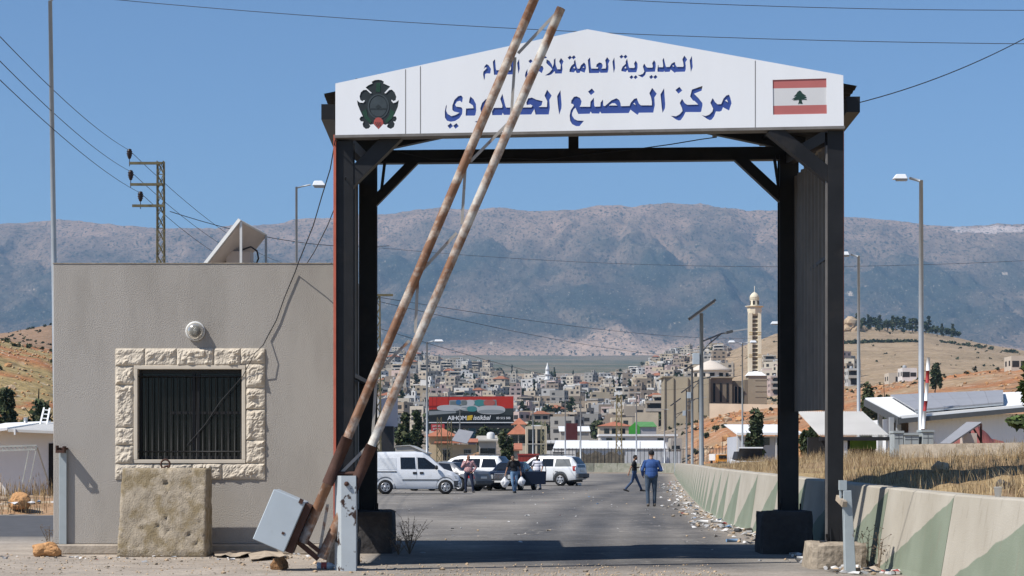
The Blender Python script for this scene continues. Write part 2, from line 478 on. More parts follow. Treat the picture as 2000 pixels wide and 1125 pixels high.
# --- terrain beyond, tabulated by bearing (photo column) and distance
PX = [-700, -200, 0, 105, 250, 400, 600, 735, 850, 1000, 1200, 1330, 1420, 1520, 1650, 1800, 2000, 2400, 3000]
DD = [60, 80, 100, 130, 170, 220, 280, 350, 450, 600, 800, 1000, 1500, 2200, 3000, 4500, 7000]
N_ = None
TB = {
 -700: [N_, N_, 900, 830, 740, 660, 640, 640, 640, 640, 640, 640, 660, 690, 715, 700, 685],
 -200: [N_, N_, 930, 840, 745, 672, 650, 655, 660, 660, 650, 640, 655, 690, 715, 700, 685],
 0:    [N_, N_, 938, 850, 760, 688, 664, 668, 675, 672, 660, 652, 665, 690, 715, 700, 685],
 105:  [N_, N_, 945, 865, 790, 715, 690, 692, 690, 675, 650, 631, 655, 690, 715, 700, 685],
 250:  [N_, N_, N_, 920, 870, 820, 780, 770, 755, 735, 710, 690, 680, 700, 718, 702, 686],
 400:  [N_, N_, N_, N_, 915, 890, 860, 845, 830, 810, 780, 750, 715, 705, 720, 703, 687],
 600:  [N_, N_, N_, N_, N_, 925, 915, 895, 872, 845, 805, 770, 715, 692, 722, 705, 688],
 735:  [N_, N_, N_, N_, N_, N_, 922, 905, 882, 850, 805, 770, 718, 690, 722, 705, 688],
 850:  [N_, N_, N_, N_, N_, N_, 923, 908, 886, 855, 815, 785, 738, 712, 724, 707, 690],
 1000: [N_, N_, N_, N_, N_, N_, 923, 912, 890, 862, 825, 800, 760, 733, 727, 708, 691],
 1200: [N_, N_, N_, N_, N_, N_, 923, 910, 886, 855, 825, 800, 758, 730, 727, 708, 691],
 1330: [N_, N_, N_, N_, N_, N_, 922, 895, 838, 812, 795, 770, 722, 692, 725, 707, 690],
 1420: [N_, N_, N_, N_, N_, 915, 890, 852, 808, 798, 785, 752, 690, 700, 722, 706, 689],
 1520: [N_, N_, N_, N_, 930, 905, 878, 838, 795, 790, 775, 735, 652, 690, 720, 705, 688],
 1650: [N_, N_, N_, N_, 925, 885, 845, 800, 768, 762, 752, 720, 634, 680, 718, 703, 687],
 1800: [N_, N_, N_, N_, 915, 860, 820, 775, 738, 742, 738, 705, 645, 680, 716, 702, 686],
 2000: [N_, N_, N_, N_, 905, 845, 800, 745, 712, 730, 735, 712, 688, 695, 714, 700, 685],
 2400: [N_, N_, N_, N_, 900, 840, 790, 735, 700, 710, 720, 705, 690, 695, 712, 700, 685],
 3000: [N_, N_, N_, N_, 900, 840, 790, 735, 700, 710, 720, 705, 690, 695, 712, 700, 685]}
ZT = {px: [(-0.35 if v is None else EYE + (HZ - v) * DD[i] / K) for i, v in enumerate(TB[px])] for px in PX}
def smooth(t): return t * t * (3 - 2 * t)
def terr_z(x, y, rough=True):
    px = 1000 + K * x / y
    px = max(PX[0], min(PX[-1] - 1e-3, px)); d = max(DD[0], min(DD[-1] - 1e-3, y))
    i = max(k for k in range(len(PX) - 1) if PX[k] <= px)
    j = max(k for k in range(len(DD) - 1) if DD[k] <= d)
    t = (px - PX[i]) / (PX[i + 1] - PX[i]); s = (d - DD[j]) / (DD[j + 1] - DD[j])
    a = ZT[PX[i]]; b = ZT[PX[i + 1]]
    z = (a[j] * (1 - s) + a[j + 1] * s) * (1 - t) + (b[j] * (1 - s) + b[j + 1] * s) * t
    if rough and z > 0.2:
        amp = min(1.0, z / 4.0) * d / 1000.0
        z += amp * (3.0 * fbm(x * 4.0 / d * 1.5, y * 4.0 / d * 1.5 + math.log(d) * 6) * 0.6) + min(0.5, d / 500) * fbm(x * 0.12, y * 0.12, 5) * min(1, z / 3)
    return z
def terr_col(x, y, z):
    px = 1000 + K * x / y; d = y
    n = fbm(x * 6 / d * 2, math.log(d) * 9, 2)
    tan = (0.34, 0.235, 0.14); orange = (0.40, 0.175, 0.075); grass = (0.36, 0.265, 0.12); green = (0.055, 0.082, 0.050); town = (0.25, 0.205, 0.155); brown = (0.30, 0.19, 0.115)
    if d > 2600:
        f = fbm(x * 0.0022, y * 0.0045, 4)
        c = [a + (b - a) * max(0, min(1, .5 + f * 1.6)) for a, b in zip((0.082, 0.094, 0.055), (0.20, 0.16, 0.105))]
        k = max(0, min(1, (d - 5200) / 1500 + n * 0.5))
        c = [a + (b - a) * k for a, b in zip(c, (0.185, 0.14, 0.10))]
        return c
    if px < 300:
        c = brown if d > 500 else (orange if n > 0.05 else grass)
        return c
    if px > 1340:
        if d < 560:
            k = max(0, min(1, 0.62 + n * 1.2 + fbm(x * .08, y * .05, 8) * .6))
            return [a + (b - a) * k for a, b in zip(tan, orange)]
        k = 0.5 + 0.5 * math.sin(z * 0.35 + n * 4)
        k *= 0.6
        return [a + (b - a) * k for a, b in zip((0.37, 0.27, 0.17), (0.27, 0.20, 0.12))]
    return town
sgrid = sorted(set([-3000 + 0 * i for i in range(1)] + [-700 + i * 20 for i in range(186)]))
sgrid = [-700 + i * 18.0 for i in range(206)]
drows = []
d_ = 60.0
while d_ < 7000:
    drows.append(d_); d_ *= 1.022
drows.append(6990.0)
TM = soil_mat('terrain_soil', ((0.35, 0.22), (0.05, 0.22), (2.2, 0.25)), [((0.48, 0.41, 0.33), 0.35, 0.57, 0.68, 8), ((0.15, 0.105, 0.062), 0.12, 0.56, 0.66, 9), ((0.055, 0.065, 0.032), 0.22, 0.61, 0.655, 8)], bump=(0.5, 0.8))
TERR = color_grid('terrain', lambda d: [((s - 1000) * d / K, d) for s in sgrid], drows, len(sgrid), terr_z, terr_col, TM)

# --- the mountain range across the plain
CREST = [(-800, 445), (-300, 452), (0, 440), (115, 431), (200, 437), (300, 446), (400, 446), (480, 442), (560, 432), (640, 424), (730, 421), (800, 411), (850, 406), (960, 405), (1040, 409), (1100, 410), (1180, 404),
         (1270, 397), (1330, 401), (1400, 402), (1460, 410), (1520, 416), (1600, 420), (1700, 428), (1800, 436), (1850, 440), (1900, 441), (1960, 437), (2000, 438), (2300, 430), (2900, 440)]
def crest(px):
    for a, b in zip(CREST, CREST[1:]):
        if px <= b[0]:
            t = (px - a[0]) / (b[0] - a[0]); return a[1] + (b[1] - a[1]) * t
    return CREST[-1][1]
MF, MC = 6600.0, 9400.0
mcols = [-760 + i * 7.0 for i in range(500)]
mrow = [-.06] + [i / 150.0 for i in range(151)] + [1.04, 1.12, 1.25]
vs = []; cc = []
for t in mrow:
    for px in mcols:
        foot = 690 + 6 * math.sin(px * 0.004)
        x0 = (px - 1000) / K
        d = MF + (MC - MF) * t
        x = x0 * d
        tt = max(0, min(1, t))
        # gently steepening slope with shoulders and gullies cutting down it
        prof = 0.30 * tt + 0.70 * (smooth(tt) if tt < 1 else 1)
        py = foot + (crest(px) - foot) * prof
        z = EYE + (HZ - py) * d / K
        if t > 1: z -= (t - 1) * 1800
        if t < 0: z -= 60
        gx = x * 0.0011 + 0.35 * fbm(x * .0006, t * 2.0, 1.0)
        gully = abs(fbm(gx * 2.2, t * 0.9, 0.3, 4)) * 1.1 + 0.5 * abs(fbm(gx * 6.5, t * 1.8, 2.3, 4))
        spur = fbm(x * 0.0016, t * 1.4, 4.0, 5)
        env = 4 * tt * (1 - tt) if tt < 1 else 0
        env = max(env, 0.10 if tt > .5 else 0)
        z += env * (62 * gully - 30 + 55 * spur) + 14 * fbm(x * 0.006, d * 0.006, 3) * min(1, tt * 4)
        vs.append((x, d, z))
        r = fbm(x * 0.0012, t * 3.0, 6.0); r2 = fbm(x * 0.004, t * 9.0, 2.0)
        k = max(0, min(1, 0.16 + 0.9 * max(0, tt - 0.52) * 1.7 + 0.30 * r + 0.25 * r2 - 0.16 * gully))
        if tt < 0.13: k = max(k, min(1, 1 - tt * 5.5 + 0.5 * r))
        fan = math.exp(-((px - 1190) / 210.0) ** 2) * max(0, 1.12 - tt / 0.24)   # pale alluvial fan at the foot
        k = max(k, min(1, fan * 1.4))
        scar = 1.0 if (1840 < px < 2005 and 0.90 < tt < 0.975 and r2 > -0.12) else 0
        c = [a + (b - a) * k for a, b in zip((0.040, 0.043, 0.034), (0.37, 0.245, 0.17))]
        if fan > .25: c = [a + (b - a) * min(1, fan) for a, b in zip(c, (0.43, 0.31, 0.225))]
        if scar: c = [0.52, 0.42, 0.36]
        cc.append(c)
nC = len(mcols)
fs = [(i * nC + k, i * nC + k + 1, (i + 1) * nC + k + 1, (i + 1) * nC + k) for i in range(len(mrow) - 1) for k in range(nC - 1)]
me = bpy.data.meshes.new('mountains')
me.from_pydata(vs, [], fs)
at = me.color_attributes.new('soil', 'FLOAT_COLOR', 'POINT')
at.data.foreach_set('color', [c for q in cc for c in (q[0], q[1], q[2], 1.0)])
me.polygons.foreach_set('use_smooth', [True] * len(fs))
me.materials.append(soil_mat('mountain_rock', ((0.004, 0.25), (0.03, 0.25)), [((0.33, 0.26, 0.185), 0.045, 0.59, 0.66, 8), ((0.024, 0.028, 0.020), 0.090, 0.535, 0.58, 6), ((0.37, 0.30, 0.23), 0.13, 0.60, 0.68, 5), ((0.42, 0.34, 0.26), 0.012, 0.67, 0.70, 8)], bump=(9.0, 0.025), stretch=(1.0, .30, .75)))
mo = bpy.data.objects.new('mountains', me); COL.objects.link(mo); mo['kind'] = 'structure'
# ================================================================ BORDER GATE
FA = G(655, 26.6); FB = G(1647, 26.0)
gm = (FB.y - FA.y) / (FB.x - FA.x)
gc = 1 / math.sqrt(1 + gm * gm)
GU = Vector((gc, gm * gc, 0)); GN = Vector((gm * gc, -gc, 0))    # along the fascia, and out of it towards the camera
FXF = Matrix(((GU.x, 0, GN.x, FA.x), (GU.y, 0, GN.y, FA.y), (0, 1, 0, 0), (0, 0, 0, 1)))
def F2(px, py):
    s = (px - 1000.0) / K
    y = (FA.y - FA.x * gm) / (1 - s * gm)
    return ((s * y - FA.x) / gc, EYE + (HZ - py) * y / K)
def tr(pts, org, sc):
    return [F2(org[0] + x * sc, org[1] + y * sc) for x, y in pts]
def dia(cx, cy, r, a=0.15):
    return [(cx + r * math.sin(a), cy - r), (cx + r, cy + r * math.sin(a) * .5), (cx - r * math.sin(a), cy + r), (cx - r, cy - r * math.sin(a) * .5)]

Z1, Z2, Z3, Z4, Z5 = ((930, 90), .11), ((1140, 90), .115), ((860, 165), .12), ((1090, 160), .11), ((1270, 160), .09)
LA = [(398, 188), (443, 245), (415, 305), (422, 340), (420, 400), (405, 452), (285, 455), (270, 430), (262, 457), (92, 460), (85, 400), (70, 235), (108, 190), (122, 350), (130, 380), (240, 382), (245, 358), (210, 355), (220, 310), (262, 278), (300, 285), (322, 320), (318, 360), (300, 382), (372, 380), (380, 350), (378, 300), (365, 240)]
LETTERS = [  # (zoom frame, outline, inner islands)
 (Z2, [(1837, 165), (1852, 355), (1820, 440), (1800, 240)], []),
 (Z2, [(1710, 160), (1758, 228), (1728, 275), (1735, 330), (1733, 400), (1718, 435), (1563, 440), (1550, 457), (1478, 398), (1460, 437), (1375, 440), (1368, 415), (1360, 440), (1255, 437), (1252, 395), (1262, 322), (1270, 318), (1274, 358), (1345, 358), (1350, 330), (1338, 235), (1360, 198), (1392, 335), (1402, 355), (1460, 352), (1490, 300), (1535, 272), (1552, 275), (1556, 310), (1580, 352), (1690, 352), (1697, 330), (1690, 275), (1675, 225)], [[(1506, 338), (1520, 322), (1535, 342), (1528, 350)]]),
 (Z2, [(1195, 238), (1222, 280), (1225, 350), (1212, 435), (1060, 440), (1045, 490), (1000, 532), (975, 525), (915, 488), (960, 488), (1005, 470), (1030, 430), (1005, 345), (1028, 295), (1065, 355), (1082, 365), (1165, 365), (1175, 345), (1163, 290)], []),
 (Z2, dia(1148, 525, 36), []), (Z2, dia(1218, 525, 36), []),
 (Z2, [(885, 245), (915, 300), (915, 370), (895, 445), (760, 447), (742, 405), (715, 440), (640, 425), (640, 400), (660, 350), (715, 300), (712, 265), (738, 212), (765, 345), (777, 370), (860, 370), (868, 345), (855, 295)], [[(690, 375), (713, 345), (725, 378)]]),
 (Z2, dia(642, 180, 35), []), (Z2, dia(710, 180, 35), []), (Z2, dia(812, 528, 35), []), (Z2, dia(882, 528, 35), []),
 (Z2, [(520, 190), (535, 375), (510, 458), (488, 265)], []),
 (Z2, LA, []),
 (Z1, [(1915, 290), (1945, 330), (1953, 390), (1925, 472), (1850, 445), (1840, 475), (1785, 480), (1765, 430), (1735, 468), (1655, 458), (1660, 410), (1690, 350), (1738, 310), (1735, 275), (1757, 235), (1785, 370), (1800, 400), (1835, 400), (1860, 340)], [[(1722, 388), (1747, 362), (1757, 397)], [(1892, 380), (1910, 363), (1920, 387)]]),
 (Z1, dia(1662, 205, 38), []), (Z1, dia(1732, 200, 38), []),
 (Z1, [(1505, 210), (1553, 270), (1527, 330), (1535, 410), (1520, 487), (1405, 488), (1392, 445), (1340, 500), (1290, 520), (1220, 522), (1300, 470), (1350, 410), (1320, 370), (1290, 345), (1245, 300), (1250, 235), (1300, 262), (1345, 330), (1357, 375), (1378, 310), (1380, 240), (1408, 213), (1412, 330), (1440, 410), (1495, 410), (1502, 330), (1472, 270)], []),
 (Z1, [(1195, 195), (1235, 180), (1262, 208), (1215, 220)], []),
 (Z1, [(1130, 345), (1180, 355), (1197, 400), (1165, 480), (1115, 445), (1100, 472), (1020, 482), (985, 545), (925, 590), (880, 570), (865, 520), (880, 460), (912, 405), (910, 480), (930, 525), (980, 500), (1005, 470), (985, 400), (1015, 350), (1040, 400), (1060, 420), (1090, 400)], []),
 (Z1, dia(965, 268, 38), []),
 (Z1, [(762, 228), (775, 400), (750, 495), (727, 300)], []),
 (Z1, [(x * 1.045 + 222, y * 1.045 + 30) for x, y in LA], []),
 (Z1, [(185, 318), (225, 345), (263, 405), (250, 488), (185, 485), (160, 500), (155, 570), (140, 605), (122, 500), (128, 455), (170, 410), (190, 385), (160, 380), (135, 412), (150, 355)], []),
 (Z5, [(1710, 275), (1740, 350), (1765, 460), (1710, 620), (1580, 550), (1545, 630), (1500, 645), (1425, 640), (1385, 750), (1330, 820), (1290, 830), (1230, 800), (1115, 720), (1200, 740), (1280, 710), (1350, 640), (1365, 580), (1305, 450), (1355, 350), (1410, 440), (1460, 485), (1540, 480), (1590, 360), (1650, 295)], [[(1622, 405), (1660, 380), (1690, 445)]]),
 (Z5, [(1135, 85), (1115, 190), (950, 255), (1050, 355), (1130, 455), (1135, 500), (1105, 645), (1080, 655), (765, 655), (720, 750), (660, 830), (620, 838), (560, 815), (445, 735), (560, 745), (640, 700), (700, 630), (690, 570), (640, 460), (690, 365), (750, 460), (800, 495), (1040, 490), (960, 410), (930, 405), (865, 315), (905, 165)], []),
 (Z5, dia(622, 180, 75), []),
 (Z5, [(300, 135), (325, 480), (320, 570), (268, 672), (250, 560), (222, 270)], []),
 (Z4, [(1670, 105), (1753, 210), (1710, 275), (1718, 415), (1690, 545), (1435, 548), (1415, 583), (1395, 575), (1285, 492), (1255, 553), (770, 560), (745, 525), (730, 562), (600, 560), (580, 525), (560, 565), (360, 570), (335, 520), (310, 460), (275, 490), (248, 560), (250, 600), (290, 660), (345, 685), (460, 690), (380, 785), (320, 785), (250, 750), (215, 690), (205, 600), (225, 500), (280, 420), (270, 395), (230, 382), (235, 330), (280, 265), (330, 255), (390, 285), (418, 345), (405, 400), (385, 440), (570, 440), (575, 350), (635, 280), (643, 420), (655, 440), (750, 435), (755, 365), (798, 310), (802, 420), (830, 430), (950, 325), (1035, 290), (1085, 320), (1110, 380), (1114, 430), (1270, 425), (1290, 370), (1350, 300), (1400, 287), (1412, 330), (1440, 390), (1470, 415), (1665, 415), (1665, 350), (1650, 270), (1620, 200)], [[(900, 418), (960, 378), (1010, 380), (1050, 418)], [(1335, 385), (1360, 370), (1378, 412)]]),
 (Z4, dia(592, 175, 60), []),
 (Z3, [(1955, 90), (1975, 330), (1970, 390), (1935, 492), (1915, 350), (1900, 190)], []),
 (Z3, [(1738, 85), (1812, 180), (1775, 250), (1783, 380), (1765, 488), (1550, 490), (1530, 400), (1480, 488), (1035, 495), (1015, 460), (1003, 498), (845, 500), (840, 440), (870, 380), (1005, 378), (1010, 340), (975, 235), (1010, 150), (1060, 350), (1072, 375), (1480, 372), (1500, 345), (1470, 325), (1405, 335), (1400, 290), (1430, 225), (1490, 212), (1560, 245), (1665, 270), (1648, 340), (1600, 365), (1735, 365), (1740, 270), (1695, 180)], []),
 (Z3, [(745, 232), (790, 270), (820, 350), (800, 450), (740, 530), (680, 580), (600, 620), (555, 605), (620, 590), (690, 530), (718, 480), (665, 455), (650, 390), (680, 300)], [[(705, 350), (730, 340), (735, 365)]]),
 (Z3, [(490, 195), (540, 240), (580, 320), (585, 420), (570, 500), (550, 508), (412, 508), (418, 390), (540, 385), (530, 340), (465, 295), (475, 235)], []),
 (Z3, [(340, 178), (367, 215), (355, 295), (320, 265), (270, 280), (240, 330), (260, 360), (340, 370), (362, 400), (355, 480), (310, 550), (240, 595), (170, 607), (110, 590), (75, 540), (72, 440), (90, 350), (107, 325), (95, 430), (120, 480), (180, 515), (250, 495), (310, 460), (220, 440), (195, 410), (195, 340), (230, 250), (290, 190)], []),
 (Z3, dia(162, 675, 46), []), (Z3, dia(255, 675, 46), [])]

gate = T('border_gate', 'black steel border gate under a white gabled sign with blue Arabic lettering spanning the road', 'gate', (0.95, 26.3, 0))
# white aluminium skin with the letters, emblem and flag cut through it
outline = [F2(655, 265), F2(655, 163), F2(1147, 57), F2(1647, 147), F2(1648, 247)][::-1]
EM = ((690, 150), 100 / 1023.0)
emb = [(365, 100), (430, 65), (500, 58), (560, 65), (612, 97), (600, 130), (740, 195), (700, 235), (620, 325), (650, 330), (720, 262), (770, 255), (825, 310), (860, 400), (845, 470), (800, 485), (765, 455), (760, 480), (800, 525), (850, 510), (912, 462), (890, 600), (830, 740), (800, 790), (850, 790), (868, 840), (840, 895), (800, 890), (828, 940), (810, 1005), (750, 1040), (690, 1015), (670, 985), (700, 940), (640, 960), (600, 945), (505, 1050), (405, 945), (340, 960), (310, 940), (345, 985), (310, 1030), (250, 1042), (200, 1000), (185, 940), (205, 895), (150, 890), (122, 840), (150, 795), (190, 790), (130, 660), (90, 560), (75, 470), (130, 515), (200, 520), (232, 480), (215, 465), (180, 490), (140, 460), (125, 390), (150, 310), (200, 265), (260, 258), (340, 330), (370, 325), (245, 212), (300, 170), (385, 130)]
flag_q = [F2(1509, 156), F2(1510, 224), F2(1615, 222), F2(1614, 153)]
holes = [tr(l[1], *l[0]) for l in LETTERS] + [tr(emb, *EM), flag_q]
DEP = 0.009
def curve_plate(name, loops, xf, z0, z1, m, parent):
    """flat plate cut from many loops (holes and islands) by the curve filler"""
    cu = bpy.data.curves.new(name, 'CURVE'); cu.dimensions = '2D'; cu.fill_mode = 'BOTH'; cu.extrude = abs(z1 - z0) / 2
    for l in loops:
        sp = cu.splines.new('POLY'); sp.points.add(len(l) - 1); sp.use_cyclic_u = True
        for p, q in zip(sp.points, l): p.co = (q[0], q[1], 0, 1)
    ob = bpy.data.objects.new(name, cu); COL.objects.link(ob)
    dg = bpy.context.evaluated_depsgraph_get()
    me = bpy.data.meshes.new_from_object(ob.evaluated_get(dg))
    bpy.data.objects.remove(ob); bpy.data.curves.remove(cu)
    me.transform(xf @ Matrix.Translation((0, 0, (z0 + z1) / 2)))
    me.name = name
    me.materials.clear(); me.materials.append(m)
    me.polygons.foreach_set('use_smooth', [False] * len(me.polygons))
    o = bpy.data.objects.new(name, me); COL.objects.link(o)
    o.parent = parent
    if parent in WORLD_ROOTS: o.matrix_parent_inverse = Matrix.Translation(parent.location).inverted()
    return o
islands = [tr(il, *l[0]) for l in LETTERS for il in l[2]]
panel = curve_plate('sign_panel', [outline] + holes + islands, FXF, -DEP, 0.0, M['sign_white'], gate)
back = MB()
back.plate(outline, [], FXF, -0.24, -DEP - 0.012)
back.build('sign_box', M['grey_edge'], panel)
# lower edge trim
tri = MB()
a = Vector(FXF @ Vector((*F2(653, 266.5), 0))); b = Vector(FXF @ Vector((*F2(1650, 248.5), 0)))
tri.beam(a + GN * -0.12, b + GN * -0.12, 0.25, 0.035)
tri.build('sign_trim', M['grey_edge'], panel)
for px, y0, y1 in ((792, 135.5, 261), (821, 129.5, 260.5), (1475, 118.5, 251)):
    a = F2(px, y0); b = F2(px, y1); sm = MB()
    sm.box(FXF @ Vector(((a[0] + b[0]) / 2, (a[1] + b[1]) / 2, 0.0)), (0.008, 0.006, abs(a[1] - b[1])), rot=Matrix((GU, -GN, (0, 0, 1))).transposed())
    sm.build('panel_seam', M['grey_edge'], panel)
# blue sheet that shows through the cut letters
lt = MB()
q = [F2(936, 104), F2(936, 172), F2(1360, 172), F2(1360, 104)]
lt.plate(q, [], FXF, -DEP - 0.008, -DEP - 0.001)
q = [F2(862, 173), F2(862, 252), F2(1436, 248), F2(1436, 173)]
lt.plate(q, [], FXF, -DEP - 0.008, -DEP - 0.001)
lt.build('lettering', M['sign_blue'], panel)
# emblem behind its cut-out
M['emblem_dark'] = mat('emblem_dark', (0.020, 0.027, 0.030), 0.5, 0.2, 4)
M['emblem_ring'] = mat('emblem_ring', (0.042, 0.055, 0.062), 0.5, 0.2, 6)
M['emblem_green'] = mat('emblem_green', (0.013, 0.050, 0.030), 0.5, 0.3, 6)
M['emblem_red'] = mat('emblem_red', (0.36, 0.075, 0.065), 0.5, 0.2, 6)
eo = MB()
eo.plate(tr([(40, 30), (40, 1080), (950, 1080), (950, 30)], *EM), [], FXF, -DEP - 0.008, -DEP - 0.001, 0)
def ring(cx, cy, rx, ry, w, n=28):
    o = [(cx + rx * math.cos(2 * math.pi * k / n), cy + ry * math.sin(2 * math.pi * k / n)) for k in range(n)]
    i = [(cx + (rx - w) * math.cos(2 * math.pi * k / n), cy + (ry - w) * math.sin(2 * math.pi * k / n)) for k in range(n)]
    return o, i
o_, i_ = ring(500, 590, 215, 250, 28)
eo.plate(tr(o_, *EM), [tr(i_, *EM)], FXF, -DEP - .001, -DEP + 0.004, 1)
o_, i_ = ring(500, 590, 170, 205, 165)
eo.plate(tr(o_, *EM), [], FXF, -DEP - .001, -DEP + 0.002, 1)
eo.plate(tr([(320, 625), (320, 655), (690, 655), (690, 625)], *EM), [], FXF, -DEP + .001, -DEP + 0.004, 0)
eo.plate(tr([(440, 600), (500, 550), (560, 600), (500, 640)], *EM), [], FXF, -DEP + .001, -DEP + 0.004, 0)
for sg in (-1, 1):
    eo.plate(tr([(500 + sg * 240, 640), (500 + sg * 330, 700), (500 + sg * 270, 830), (500 + sg * 160, 930), (500 + sg * 130, 880), (500 + sg * 215, 780)], *EM), [], FXF, -DEP - .001, -DEP + 0.004, 2)
eo.plate(tr([(460, 120), (450, 300), (540, 300), (540, 120)], *EM), [], FXF, -DEP - .001, -DEP + 0.003, 2)
eo.plate(tr([(405, 935), (418, 870), (450, 822), (500, 808), (550, 822), (588, 870), (603, 935), (505, 1042)], *EM), [], FXF, -DEP - .001, -DEP + 0.006, 3)
for k in range(4):
    x0 = 430 + k * 36
    eo.plate(tr([(x0, 905), (x0 + 14, 905), (x0 + 60, 985), (x0 + 50, 1000)] if k < 3 else [(x0, 905), (x0 + 14, 905), (x0 + 20, 925), (x0 + 10, 930)], *EM), [], FXF, -DEP + .003, -DEP + 0.0072, 0)
eo.build('emblem', [M['emblem_dark'], M['emblem_ring'], M['emblem_green'], M['emblem_red']], panel)
# flag
M['flag_red'] = mat('flag_red', (0.43, 0.135, 0.125), 0.5, 0.05, 2)
M['flag_white'] = mat('flag_white', (0.60, 0.60, 0.60), 0.5, 0.03, 2)
M['flag_green'] = mat('flag_green', (0.016, 0.045, 0.034), 0.5, 0.2, 20)
fl = MB()
def fq(x0, x1, y0, y1):
    return [F2(x0, y0), F2(x0, y1), F2(x1, y1 - 2.2), F2(x1, y0 - 2.2)]
fl.plate(fq(1505, 1618, 152, 172.6), [], FXF, -DEP - .008, -DEP - .001, 0)
fl.plate(fq(1505, 1618, 172.6, 206.5), [], FXF, -DEP - .008, -DEP - .001, 1)
fl.plate(fq(1505, 1618, 206.5, 229), [], FXF, -DEP - .008, -DEP - .001, 0)
FZ = ((1500, 145), .08)
for poly in ([(770, 395), (720, 430), (690, 480), (665, 505), (630, 540), (700, 535), (650, 565), (585, 610), (650, 600), (615, 632), (690, 630), (745, 620), (800, 622), (880, 618), (950, 622), (945, 605), (880, 590), (950, 572), (925, 545), (880, 530), (930, 520), (850, 470), (815, 425), (795, 400)],
             [(750, 615), (755, 660), (735, 725), (770, 712), (850, 722), (825, 660), (822, 618)]):
    fl.plate(tr(poly[::-1], *FZ), [], FXF, -DEP - .001, -DEP + .002, 2)
fl.build('flag', [M['flag_red'], M['flag_white'], M['flag_green']], panel)

# --- steel frame
def gcol(px0, px1, d, z0, z1, name='column', dd=0.26):
    a = G(px0, d); b = G(px1, d)
    mb = MB()
    w_ = b.x - a.x
    mb.bx(a.x, b.x, d, d + .02, z0, z1)                      # front flange
    mb.bx(a.x, b.x, d + dd - .02, d + dd, z0, z1)            # back flange
    mb.bx(a.x + w_ * .35, a.x + w_ * .65, d + .02, d + dd - .02, z0, z1)
    mb.bx(a.x + .02, b.x - .02, d + .021, d + dd - .021, z0 + .3, z0 + .32)
    # base plate and gussets
    mb.bx(a.x - .06, b.x + .06, d - .06, d + dd + .06, z0, z0 + .025)
    for sx in (a.x + .03, b.x - .03):
        mb.hexa([(sx - .006, d - .055, z0 + .025), (sx + .006, d - .055, z0 + .025), (sx + .006, d, z0 + .025), (sx - .006, d, z0 + .025),
                 (sx - .006, d - .01, z0 + .2), (sx + .006, d - .01, z0 + .2), (sx + .006, d, z0 + .2), (sx - .006, d, z0 + .2)])
    for k in range(2):
        mb.tube((a.x - .02 + k * (w_ + .04), d - .03, z0), (a.x - .02 + k * (w_ + .04), d - .03, z0 + .12), .014, n=6)
    return mb.build(name, M['black_steel'], gate)
LF, RF, LB, RB = 26.72, 26.12, 30.85, 30.6
gcol(657, 690, LF, 0.35, 5.55)
gcol(1617, 1647, RF, 0.32, 5.6)
gcol(701, 735, LB, 0.62, 5.95)
gcol(1523, 1560, RB, 0.62, 5.95)
# footings
def rough_block(name, x0, x1, y0, y1, z0, z1, m, seed, amp=.05, sub=7, parent=None, taper=.06):
    bm = bmesh.new()
    bmesh.ops.create_cube(bm, size=1.0)
    bmesh.ops.subdivide_edges(bm, edges=bm.edges[:], cuts=sub, use_grid_fill=True)
    for v in bm.verts:
        t = v.co.z + .5
        p = Vector(((v.co.x * (1 - taper * t) + .5) * (x1 - x0) + x0, (v.co.y * (1 - taper * t) + .5) * (y1 - y0) + y0, t * (z1 - z0) + z0))
        n = noise.noise_vector(p * 2.6 + Vector((seed, 0, 0))) * amp + noise.noise_vector(p * 9 + Vector((0, seed, 0))) * amp * .35
        # knock the corners off
        e = (abs(v.co.x) > .49) + (abs(v.co.y) > .49) + (v.co.z > .49)
        c = Vector(((x0 + x1) / 2, (y0 + y1) / 2, (z0 + z1) / 2))
        if e >= 2: p += (c - p).normalized() * amp * .7
        p += n
        if v.co.z < -.49: p.z = z0
        v.co = p
    me = bpy.data.meshes.new(name); bm.to_mesh(me); bm.free()
    me.polygons.foreach_set('use_smooth', [False] * len(me.polygons))
    me.materials.append(m)
    o = bpy.data.objects.new(name, me); COL.objects.link(o)
    if parent is not None:
        o.parent = parent
        if parent in WORLD_ROOTS: o.matrix_parent_inverse = Matrix.Translation(parent.location).inverted()
    return o
fx = lambda px, d: G(px, d).x
rough_block('footing', fx(1578, RF), fx(1688, RF), RF - .30, RF + .6, 0, .33, M['footing'], 3, .045, 8, gate)
rough_block('footing', fx(1489, 30.1), fx(1592, 30.1), 30.1, 31.15, 0, .63, M['footing_shaded'], 5, .03, 8, gate)
rough_block('footing', fx(640, LF), fx(700, LF), LF - .15, LF + .6, 0, .36, M['footing_shaded'], 8, .03, 8, gate)
rough_block('footing', fx(690, 30.3), fx(767, 30.3), 30.3, 31.3, 0, .63, M['footing_shaded'], 9, .03, 8, gate)
def pbeam(name, pts, d0, w, h, m=None):
    """a beam between two photo points at given distances"""
    a = P(*pts[0], d0[0]); b = P(*pts[1], d0[1])
    mb = MB(); mb.beam(a, b, w, h)
    return mb.build(name, m or M['black_steel'], gate)
